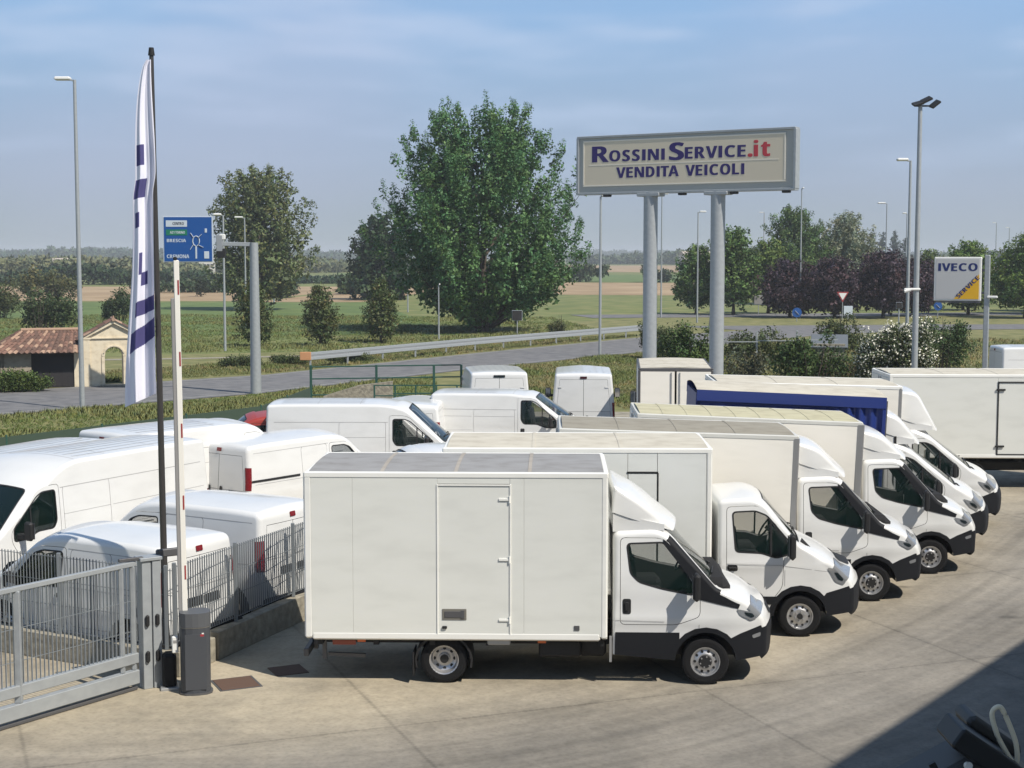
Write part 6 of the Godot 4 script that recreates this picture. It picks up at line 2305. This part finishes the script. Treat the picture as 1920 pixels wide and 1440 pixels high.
func make_corner_device() -> void:
	# the floodlight on a bracket below the window, with its looped cable
	var o := thing("bracket_floodlight", "dark floodlight on a wall bracket at the lower right corner", "floodlight", Vector3(0.95, 5.232, -3.0), 0.0)
	put("lamp_body", MB.new().box(Vector3(-0.075, -0.088, 0.0), Vector3(0.2, 0.085, 0.14), 0.012, Basis(Vector3.BACK, 0.52)), mats.device_grey, o)
	put("lamp_body", MB.new().box(Vector3(-0.03, -0.052, 0.02), Vector3(0.09, 0.06, 0.12), 0.014, Basis(Vector3.BACK, 0.52)), mats.device_grey, o)
	put("lamp_slot", MB.new().box(Vector3(-0.1, -0.07, 0.074), Vector3(0.014, 0.09, 0.01), 0.0, Basis(Vector3.BACK, 0.52)), mats.device_black, o)
	put("bolt", MB.new().cyl(Vector3(-0.052, -0.035, 0.078), Vector3(-0.052, -0.031, 0.09), 0.008, 0.007, 10), mats.frame_white, o)
	put("hinge_plate", MB.new().box(Vector3(0.02, -0.04, 0.04), Vector3(0.24, 0.045, 0.12), 0.006, Basis(Vector3.BACK, -0.6)), mats.device_black, o)
	put("cover_plate", MB.new().box(Vector3(0.03, -0.008, -0.06), Vector3(0.13, 0.03, 0.1), 0.01, Basis(Vector3.BACK, -0.6)), mats.device_grey, o)
	put("bracket_arm", MB.new().bar(Vector3(0.06, -0.16, 0.0), Vector3(3.35, -0.75, 0.0), 0.06, 0.05, 0.01), mats.steel_dark, o)
	var c := Vector3(0.012, 0.032, 0.06)
	var loop := [Vector3(0.2, -0.26, 0), Vector3(0.05, -0.11, 0), Vector3(0.006, -0.062, 0), Vector3(-0.027, -0.008, 0), Vector3(-0.041, 0.032, 0), Vector3(-0.041, 0.05, 0), Vector3(-0.03, 0.058, 0), Vector3(-0.021, 0.05, 0), Vector3(-0.006, 0.018, 0), Vector3(0.006, -0.015, 0), Vector3(0.01, -0.045, 0), Vector3(0.008, -0.07, 0.0), Vector3(0.03, -0.11, -0.02)]
	var pts := []
	var rad := []
	for i in loop.size() - 1:
		for j in 5:
			var p0: Vector3 = loop[maxi(i - 1, 0)]
			pts.append(c + loop[i].cubic_interpolate(loop[i + 1], p0, loop[mini(i + 2, loop.size() - 1)], j / 5.0))
			rad.append(0.0052)
	var k := thing("cable", "cream cable looped above the floodlight at the lower right corner", "cable", Vector3(0.98, 5.22, -3.0))
	put("cable_loop", MB.new().tube(pts, rad, 8), mats.cable_cream, k)


# ---------------------------------------------------------------- the wider setting
func make_ground() -> void:
	var base := ground("ground", [-4000, 200, 4000, 200, 4000, -9000, -4000, -9000], -0.03, mats.meadow)
	base.name = "ground"
	# fields that lie across the plain
	ground("ploughed_field", [-130, -206, -36, -206, -26, -300, -190, -300], -0.012, mats.soil)
	ground("ploughed_field", [-34, -202, -20, -202, -10, -290, -26, -290], -0.012, mats.soil)
	ground("ploughed_field", [5, -240, 70, -225, 92, -330, 12, -345], -0.012, mats.soil)
	ground("green_field", [-30, -300, 5, -300, 20, -520, -60, -520], -0.012, mats.field_green)
	ground("green_field", [12, -350, 120, -335, 200, -470, 20, -480], -0.012, mats.field_green)
	ground("dry_field", [-10, -560, 260, -520, 420, -900, -10, -900], -0.012, mats.soil)
	ground("dry_field", [-420, -700, -60, -600, -60, -900, -500, -980], -0.012, mats.verge)
	ground("green_field", [-80, -118, -4, -118, -18, -200, -120, -200], -0.014, mats.field_green)
	# dry verges
	ground("verge", [-60, -30, -19, -33, -8.5, -50.5, -7.2, -60, 3, -60, 24, -56, 60, -56, 90, -108, 40, -132, 9, -124, -8, -100, -60, -80], -0.02, mats.verge)
	ground("verge", [-13, -100, 14, -126, 60, -136, 120, -150, 120, -172, 20, -160, -14, -116], -0.016, mats.verge)
	# the road past the yard
	ground("road", [-60, -27, -20.5, -58.0, -11.3, -68.2, -2.2, -82.6, 8.2, -97.0, 24, -118, 40, -130, 38, -138, 18, -124, 9.6, -114.6, -2.2, -96.4, -12.8, -78.8, -23.5, -68.8, -62, -38], 0.0, mats.asphalt)
	ground("road", [20, -124, 60, -130, 160, -146, 160, -153, 58, -138, 14, -133], 0.004, mats.asphalt)
	ground("road", [8, -150, 60, -158, 160, -172, 160, -180, 60, -166, 6, -158], 0.004, mats.asphalt)
	var kerb := [Vector2(-20.5, -58.0), Vector2(-11.3, -68.2), Vector2(-2.2, -82.6), Vector2(8.2, -97.0), Vector2(24, -118)]
	var far_side := [Vector2(-23.5, -68.8), Vector2(-12.8, -78.8), Vector2(-2.2, -96.4), Vector2(9.6, -114.6), Vector2(18, -124)]
	for i in 4:
		for f in [0.06, 0.94]:
			var a: Vector2 = kerb[i].lerp(far_side[i], f)
			var b: Vector2 = kerb[i + 1].lerp(far_side[i + 1], f)
			var s: Vector2 = (b - a).orthogonal().normalized() * 0.07
			ground("road_marking", [a.x - s.x, a.y - s.y, b.x - s.x, b.y - s.y, b.x + s.x, b.y + s.y, a.x + s.x, a.y + s.y], 0.008, mats.line_white)
	ground("path", [-70, -80, -20, -90.5, -12, -93.5, -12, -94.5, -20, -91.7, -70, -81.5], -0.004, mats.concrete)
	# paved ground: the yard in front, the van park and the lot behind
	ground("lot", [-19.8, -33, -9.8, -24.5, -5.0, -22.0, -2.6, -28, -2.6, -43.8, 19.9, -43.8, 24, -56, 24, -60, -7.3, -60, -8.5, -50], 0.0, mats.lot_concrete)
	var ym := StandardMaterial3D.new()
	ym.resource_name = "yard_concrete"
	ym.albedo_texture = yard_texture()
	ym.roughness = 0.9
	ym.normal_enabled = true
	ym.normal_texture = noise_tex(54, 0.05, 256, [], 4, 3.0)
	ym.normal_scale = 0.35
	ym.uv1_triplanar = false
	var q := PackedVector2Array([Vector2(-12, -10), Vector2(20, -10), Vector2(20, -44), Vector2(-12, -44)])
	var t := []
	for p in q:
		t.append(Vector2((p.x + 12.0) / 32.0, (p.y + 44.0) / 34.0))
	var e := []
	for p in q:
		e.append(Vector3(p.x, 0.004, p.y))
	ym.detail_enabled = true
	ym.detail_blend_mode = BaseMaterial3D.BLEND_MODE_MUL
	ym.detail_uv_layer = BaseMaterial3D.DETAIL_UV_2
	ym.detail_albedo = noise_tex(66, 0.06, 512, [[0.0, 0.74, 0.74, 0.74], [0.35, 0.93, 0.93, 0.93], [0.65, 1.0, 1.0, 1.0], [1.0, 1.0, 1.0, 1.0]], 5)
	var st := SurfaceTool.new()
	st.begin(Mesh.PRIMITIVE_TRIANGLES)
	for k in [0, 2, 1, 0, 3, 2]:
		st.set_normal(Vector3.UP)
		st.set_uv(t[k])
		st.set_uv2(q[k] * 0.37)
		st.add_vertex(e[k])
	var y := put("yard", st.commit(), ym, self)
	y.set_meta("kind", "structure")
	ground("apron", [-40, 60, 60, 60, 60, -10, 20, -10, -12, -10, -40, -10], 0.0, mats.lot_concrete)
	ground("apron", [20, -10, 60, -10, 60, -56, 24, -56, 20, -44], 0.0, mats.lot_concrete)


func make_building() -> void:
	# the house the picture is taken from: only its shadow is in view
	var o := thing("dealer_building", "dealer building that throws its shadow over the yard's corner", "building", Vector3(2.06, 0, 0), 54.06)
	put("facade_wall", MB.new().box(Vector3(4.0, 5.4, 6.0), Vector3(64.0, 10.8, 12.0)), mats.facade, o)
	put("parapet", MB.new().box(Vector3(4.0, 10.83, 6.0), Vector3(64.04, 0.1, 12.04), 0.02), mats.concrete, o)


func far_line(called: String, label: String, list: Array, mat_col: Color, seed_: int, size: float) -> void:
	# far woods that read as one mass: [x from, x to, z, depth, height, how many]
	var r := RandomNumberGenerator.new()
	r.seed = seed_
	var nz := noise(seed_, 1.0, 3)
	var spots := []
	for l in list:
		for i in l[5]:
			var u := r.randf()
			var x := lerpf(l[0], l[1], u)
			var hh: float = l[4] * (0.65 + 0.6 * nz.get_noise_1d(x * 0.02 * 400.0 / absf(l[2])) + 0.2 * nz.get_noise_1d(x * 0.2 * 400.0 / absf(l[2])))
			var y := maxf(0.3, hh) * sqrt(r.randf())
			spots.append([Transform3D(turn(r, size * r.randf_range(0.6, 1.2)), Vector3(x, y, l[2] - r.randf() * l[3])), tint(r, mat_col, 0.22)])
	var o := scatter(called, leaf_clump("clump_far", 26, 1.0, 0.62, 17), leaf_mat("leaf_far", Color(0.3, 0.36, 0.16)), spots, self)
	tag(o, label, "trees")


func make_plants() -> void:
	# the large poplar in the middle
	tree("poplar_tree", "large bushy green poplar left of the sign board", Vector3(-2.4, 0, -123.0), 17.7,
		[[0.0, 1.0], [0.08, 2.0], [0.16, 4.0], [0.26, 7.2], [0.36, 8.9], [0.48, 9.4], [0.6, 9.0], [0.75, 7.4], [0.88, 6.0], [1.0, 3.4]], Color(0.075, 0.158, 0.056),
		{"shoots": 330, "step": 0.5, "size": 0.68, "base": 0.03, "lift": 0.85, "inner": 0.3, "bare": 0.5, "trunk": 0.42, "leaf": 0.3, "leaves": 26, "mix": 0.25, "second": Color(0.11, 0.205, 0.075), "bias": 0.85, "clump": "clump_poplar", "spire": 1.2, "lobe": 0.09})
	tree("poplar_tree", "olive poplar with gaps in its crown behind the gantry post", Vector3(-28.6, 0, -172.0), 15.6,
		[[0.0, 2.2], [0.2, 4.8], [0.4, 6.2], [0.62, 6.6], [0.85, 5.4], [1.0, 3.0]], Color(0.115, 0.145, 0.055),
		{"shoots": 230, "step": 0.62, "size": 0.8, "base": 0.12, "lobe": 0.15, "lift": 0.7, "inner": 0.12, "bare": 0.42, "trunk": 0.4, "leaf": 0.34, "leaves": 16, "mix": 0.4, "second": Color(0.15, 0.165, 0.07), "clump": "clump_olive", "spire": 0.9})
	tree("broad_tree", "dark dense tree left behind the large poplar", Vector3(-18.0, 0, -212.0), 11.6,
		[[0.0, 4.0], [0.3, 5.6], [0.6, 5.0], [0.85, 3.4], [1.0, 1.4]], Color(0.03, 0.058, 0.022), {"shoots": 130, "step": 0.8, "size": 1.0, "base": 0.02, "leaf": 0.42, "clump": "clump_big", "inner": 0.3})
	# young round trees in the meadow
	var k := 0
	for q in [[-17.45, -103.0, 4.4, 1.55, "rightmost seen behind the gantry post"], [-13.2, -104.5, 4.15, 1.5, "middle one, right of the gantry post"], [-9.3, -107.5, 4.5, 1.55, "nearest to the large poplar"]]:
		tree("young_tree", "young round dark tree in the meadow, " + q[4].replace("rightmost seen", "partly"), Vector3(q[0], 0, q[1]), q[2],
			[[0.0, 0.4], [0.16, 0.9], [0.35, q[3]], [0.6, q[3] * 0.95], [0.85, 0.9], [1.0, 0.3]], Color(0.075, 0.105, 0.036),
			{"shoots": 110, "step": 0.26, "size": 0.36, "base": 0.17, "trunk": 0.09, "leaf": 0.3, "group": "young trees in the meadow", "inner": 0.2, "bare": 0.3, "mix": 0.3, "second": Color(0.11, 0.11, 0.045), "leaves": 18, "clump": "clump_young"})
		k += 1
	# bushes at the left
	bush("bush", "large dark green bush behind the gate house roof", Vector3(-38.2, 0, -123.0), 5.6, 4.2, 4.0, Color(0.045, 0.068, 0.024), {"size": 0.62, "leaf": 0.26})
	bush("bush", "bush cut by the left edge above the gate house", Vector3(-50.5, 0, -150.0), 6.0, 5.0, 4.0, Color(0.06, 0.075, 0.028), {"size": 0.7, "leaf": 0.26})
	bush("bush", "yellowish bush at the far left below the far fields", Vector3(-60.0, 0, -196.0), 9.0, 4.6, 5.0, Color(0.095, 0.095, 0.036), {"size": 0.9, "leaf": 0.26})
	bush("bush", "bush between the gate house gable and the flag", Vector3(-36.6, 0, -142.0), 3.6, 3.6, 3.0, Color(0.045, 0.07, 0.026), {"size": 0.5})
	bush("hedge", "clipped green hedge in front of the gate house wing", Vector3(-23.1, 0, -68.6), 4.4, 1.05, 0.9, Color(0.07, 0.105, 0.026), {"size": 0.22, "yaw": 19.0, "lobes": 16, "clumps": 900, "leaf": 0.2, "category": "hedge"})
	for q in [[-14.9, -83.5, 2.6, 0.75, "left of the gantry post, between path and road"], [-12.6, -85.4, 2.2, 0.65, "at the orange end of the guard rail"], [-9.4, -87.4, 2.4, 0.55, "under the left part of the guard rail"]]:
		bush("low_shrub", "low wild shrub %s" % q[4], Vector3(q[0], 0, q[1]), q[2], q[3], 1.2, Color(0.06, 0.08, 0.028), {"size": 0.22, "clumps": 260})
	bush("low_shrub", "small shrub with bare twigs right of the large poplar", Vector3(3.4, 0, -113.0), 1.3, 2.0, 1.2, Color(0.07, 0.08, 0.03), {"size": 0.25, "clumps": 110})
	for q in [[-57.5, -232.0, 2.2, "left"], [-46.6, -228.0, 2.0, "right"]]:
		tree("young_tree", "small dark tree in the tan field, %s of two beside the flag" % q[3], Vector3(q[0], 0, q[1]), q[2] + 1.0, [[0.0, 0.5], [0.3, 1.1], [0.7, 1.0], [1.0, 0.3]], Color(0.03, 0.04, 0.02), {"shoots": 40, "step": 0.35, "size": 0.5, "base": 0.25, "trunk": 0.1, "leaf": 0.4, "group": "small trees in the tan field", "clump": "clump_young"})
	# scrub behind the trucks
	bush("bush", "tall green bush around the left sign column", Vector3(7.9, 0, -68.0), 2.8, 3.9, 2.2, Color(0.062, 0.10, 0.028), {"size": 0.34})
	bush("bush", "grey green bush right of the right sign column", Vector3(9.6, 0, -62.0), 2.3, 2.6, 1.8, Color(0.075, 0.082, 0.05), {"size": 0.26})
	bush("bush", "wide dark green bush in the middle of the scrub", Vector3(13.6, 0, -70.0), 4.4, 2.7, 2.4, Color(0.05, 0.085, 0.024), {"size": 0.36})
	bush("bush", "low brownish bush left of the white blossom bush", Vector3(15.7, 0, -73.0), 2.6, 1.5, 2.0, Color(0.105, 0.09, 0.045), {"size": 0.3})
	bush("blossom_bush", "bush covered with white blossom in front of the floodlight mast", Vector3(16.5, 0, -65.0), 2.9, 3.8, 2.2, Color(0.06, 0.085, 0.035), {"size": 0.3, "flowers": 0.7, "clumps": 700})
	bush("bush", "green bush under the square brand sign", Vector3(23.0, 0, -81.0), 3.0, 3.3, 2.4, Color(0.05, 0.085, 0.028), {"size": 0.34})
	bush("bush", "low green scrub in front of the low shed", Vector3(13.2, 0, -86.0), 7.0, 2.1, 2.6, Color(0.08, 0.10, 0.035), {"size": 0.4})
	bush("bush", "round bush below the yield triangle", Vector3(21.0, 0, -97.0), 3.2, 2.8, 2.4, Color(0.07, 0.088, 0.032), {"size": 0.4})
	bush("bush", "pale scrub between the sign columns", Vector3(9.0, 0, -90.0), 3.0, 2.6, 2.4, Color(0.08, 0.10, 0.04), {"size": 0.36})
	# trees at the right
	var lime := Color(0.105, 0.16, 0.036)
	var rt := [["round_tree", "leafy green tree just right of the sign columns, front one", 23.0, -158.0, 9.0, 2.6, Color(0.085, 0.14, 0.038)], ["round_tree", "leafy green tree beside the front one, hidden by the right column", 19.4, -160.0, 7.2, 2.0, Color(0.08, 0.135, 0.038)], ["round_tree", "yellow green tree between the front tree and the purple trees", 27.3, -162.0, 7.8, 2.3, Color(0.115, 0.165, 0.042)], ["big_tree", "taller dark green tree behind the purple trees", 35.4, -192.0, 12.2, 4.4, Color(0.072, 0.12, 0.036)], ["big_tree", "pale grey green tree right of the taller dark tree", 42.6, -196.0, 11.6, 4.6, Color(0.19, 0.21, 0.14)],
		["round_tree", "small green tree behind the floodlight mast", 46.5, -170.0, 6.6, 2.4, Color(0.10, 0.135, 0.045)], ["round_tree", "small green tree left of the square brand sign", 51.0, -172.0, 6.8, 2.8, Color(0.10, 0.135, 0.045)],
		["round_tree", "light green tree behind the square brand sign", 47.4, -158.0, 7.6, 2.9, lime], ["round_tree", "light green tree right of the square brand sign", 50.6, -150.0, 8.2, 3.2, lime], ["round_tree", "light green tree at the right edge of the view", 56.5, -160.0, 8.4, 3.4, Color(0.09, 0.145, 0.036)], ["round_tree", "last light green tree, cut by the right edge", 60.5, -168.0, 8.0, 3.4, lime]]
	for q in rt:
		tree(q[0], q[1], Vector3(q[2], 0, q[3]), q[4], [[0.0, q[5] * 0.3], [0.24, q[5] * 0.8], [0.4, q[5] * 1.35], [0.7, q[5] * 1.2], [0.9, q[5] * 0.8], [1.0, q[5] * 0.3]], q[6],
			{"shoots": int(60 + q[5] * 34), "step": 0.5, "size": 0.62, "base": 0.24 if q[0] == "round_tree" else 0.2, "leaf": 0.32, "trunk": 0.16, "inner": 0.2, "bare": 0.25, "lift": 0.8, "leaves": 20, "mix": 0.3, "second": q[6] * 1.35, "group": "trees at the roundabout"})
	var names := ["leftmost", "second from left", "third from left", "rightmost"]
	k = 0
	for q in [[27.6, -151.0, 5.6], [31.8, -150.0, 5.9], [36.6, -150.0, 6.5], [40.8, -155.0, 5.8]]:
		tree("plum_tree", "dark purple leaved plum tree, %s of four" % names[k], Vector3(q[0], 0, q[1]), q[2], [[0.0, 0.8], [0.28, 2.2], [0.42, 3.6], [0.6, 4.0], [0.8, 3.4], [1.0, 1.4]], Color(0.055, 0.036, 0.048),
			{"shoots": 170, "step": 0.5, "size": 0.62, "base": 0.28, "leaf": 0.3, "trunk": 0.16, "inner": 0.15, "bare": 0.25, "lift": 0.9, "group": "dark purple plum trees", "vary": 0.45, "mix": 0.2, "second": Color(0.05, 0.025, 0.03)})
		k += 1
	for q in [[141.5, -600.0, 14.5, "leftmost"], [147.0, -605.0, 14.8, "second"], [150.5, -600.0, 15.2, "third"], [155.0, -600.0, 12.6, "rightmost of the near four"]]:
		tree("cypress_tree", "far columnar poplar, %s between lamp and mast" % q[3], Vector3(q[0], 0, q[1]), q[2], [[0.0, 1.2], [0.3, 1.7], [0.7, 1.4], [1.0, 0.4]], Color(0.03, 0.05, 0.03), {"shoots": 60, "step": 1.0, "size": 1.3, "base": 0.03, "leaf": 0.4, "clump": "clump_big", "inner": 0.1, "group": "far columnar poplars"})
	# the far edge of the plain
	far_line("far_woods", "belt of far woods along the left horizon", [[-900, -150, -1350, 260, 10, 2600], [-1300, -250, -1900, 300, 15, 1800], [-150, 900, -2300, 300, 12, 1700]], Color(0.045, 0.075, 0.034), 71, 5.5)
	far_line("far_hedges", "olive hedgerows and small woods in the left middle distance", [[-170, -95, -430, 50, 3.8, 700], [-190, -60, -520, 80, 5.0, 900], [-330, -160, -560, 60, 4.0, 600], [-60, 10, -700, 60, 3.6, 350]], Color(0.125, 0.135, 0.06), 72, 2.2)
	far_line("dark_hedge", "dark green hedge behind the tan field at left", [[-120, -64, -318, 10, 3.6, 520], [-64, -36, -330, 14, 2.2, 200]], Color(0.026, 0.05, 0.02), 73, 1.3)
	far_line("field_bushes", "scattered bushes between the far fields", [[12, 22, -350, 6, 3.6, 60], [30, 36, -345, 6, 3.4, 50], [60, 76, -345, 6, 3.0, 70], [-27, -18, -240, 8, 3.0, 120], [-40, -32, -220, 6, 2.0, 50], [-4, 6, -320, 10, 5.0, 120], [-60, -40, -250, 8, 2.2, 90]], Color(0.035, 0.058, 0.022), 74, 1.2)
	far_line("right_woods", "low line of far trees along the right horizon", [[100, 420, -900, 120, 9, 900], [40, 130, -1000, 100, 5, 350], [180, 330, -420, 60, 7, 420]], Color(0.06, 0.085, 0.04), 75, 4.0)
	# grass
	var dry := [Color(0.16, 0.18, 0.065), Color(0.20, 0.195, 0.085), Color(0.25, 0.22, 0.11), Color(0.14, 0.17, 0.055)]
	var lush := [Color(0.13, 0.175, 0.05), Color(0.15, 0.19, 0.058), Color(0.18, 0.195, 0.075)]
	grass("roadside_grass", "uneven grass strip between the green screen and the road", [-32, -40, -19.5, -35.5, -8.9, -51.4, -8.2, -59, -3, -63, -4, -78, -11.4, -67.4, -20.6, -57.4], 13000, 0.17, lush, 91)
	grass("roadside_grass", "flowery grass between the lot and the road, middle of the picture", [-2, -62, 12, -60, 12, -95, 8, -96.4, -2, -81.6], 12000, 0.17, dry, 92)
	grass("roadside_grass", "dry grass under the guard rail", [-24, -70.5, -12.8, -79.6, -2.3, -97.2, 9.4, -115.5, 9.6, -119, -3, -104, -14, -88, -26, -76], 12000, 0.2, dry, 93)
	grass("roadside_grass", "rough grass around the scrub behind the trucks", [12, -58, 32, -57, 46, -110, 24, -114, 12, -98], 12000, 0.28, dry, 94)
	grass("meadow_grass", "long grass of the meadow behind the guard rail", [-44, -96, -12, -97, 8, -122, 4, -150, -40, -160, -70, -130], 26000, 0.2, lush, 95)


func make_far_buildings() -> void:
	var q := [[-148.0, -505.0, 9.0, 3.6, "long pale far building between the woods at left"], [-104.0, -520.0, 5.0, 4.6, "small pale far building left of the flag"], [70.0, -560.0, 16.0, 6.0, "pale far farmhouse between the sign columns"]]
	for b in q:
		var o := thing("far_building", b[4], "building", Vector3(b[0], 0, b[1]), 8.0, "far buildings")
		put("wall", MB.new().box(Vector3(0, b[3] / 2, 0), Vector3(b[2], b[3], 8.0)), mats.far_white, o)
		put("roof", MB.new().prism(pv([-4.4, b[3], 4.4, b[3], 0, b[3] + 1.6]), Transform3D(Basis(Vector3.UP, PI / 2), Vector3(-b[2] / 2, 0, 0)), b[2]), mats.far_roof, o)
		for i in 4:
			put("window", MB.new().box(Vector3(lerpf(-b[2] * 0.36, b[2] * 0.36, i / 3.0), b[3] * 0.55, 4.02), Vector3(0.9, 1.2, 0.08)), mats.dark_glass, o)


func _ready() -> void:
	rng.seed = 4
	# camera: an upper window, tilted down a little
	var cam := Camera3D.new()
	cam.name = "camera"
	cam.keep_aspect = Camera3D.KEEP_HEIGHT
	cam.fov = 28.36
	cam.near = 0.1
	cam.far = 12000.0
	cam.position = Vector3(0, 6.2, 0)
	cam.rotation_degrees = Vector3(-4.853, 0, 0)
	add_child(cam)
	cam.current = true
	# sky, air and exposure
	var we := WorldEnvironment.new()
	we.name = "world_environment"
	var env := Environment.new()
	env.background_mode = Environment.BG_SKY
	var sky := Sky.new()
	sky.sky_material = make_sky()
	env.sky = sky
	env.tonemap_mode = Environment.TONE_MAPPER_LINEAR
	env.tonemap_exposure = 1.2
	env.fog_enabled = true
	env.fog_density = 0.00038
	env.fog_light_color = Color(0.95, 0.975, 1.0)
	env.sdfgi_enabled = true
	env.ssao_enabled = true
	env.ssil_enabled = true
	we.environment = env
	add_child(we)
	# sun, high at the right behind the camera
	var sun := DirectionalLight3D.new()
	sun.name = "sun"
	sun.light_color = Color(1.0, 0.97, 0.92)
	sun.light_energy = 1.5
	sun.light_angular_distance = 0.5
	sun.shadow_enabled = true
	add_child(sun)
	sun.look_at_from_position(Vector3.ZERO, -SUN, Vector3.UP)

	make_materials()
	make_ground()
	make_building()
	make_house()
	make_yard_edge()
	make_trucks()
	make_vans()
	make_signs()
	make_lamps()
	make_road_things()
	make_far_buildings()
	make_plants()
	make_corner_device()
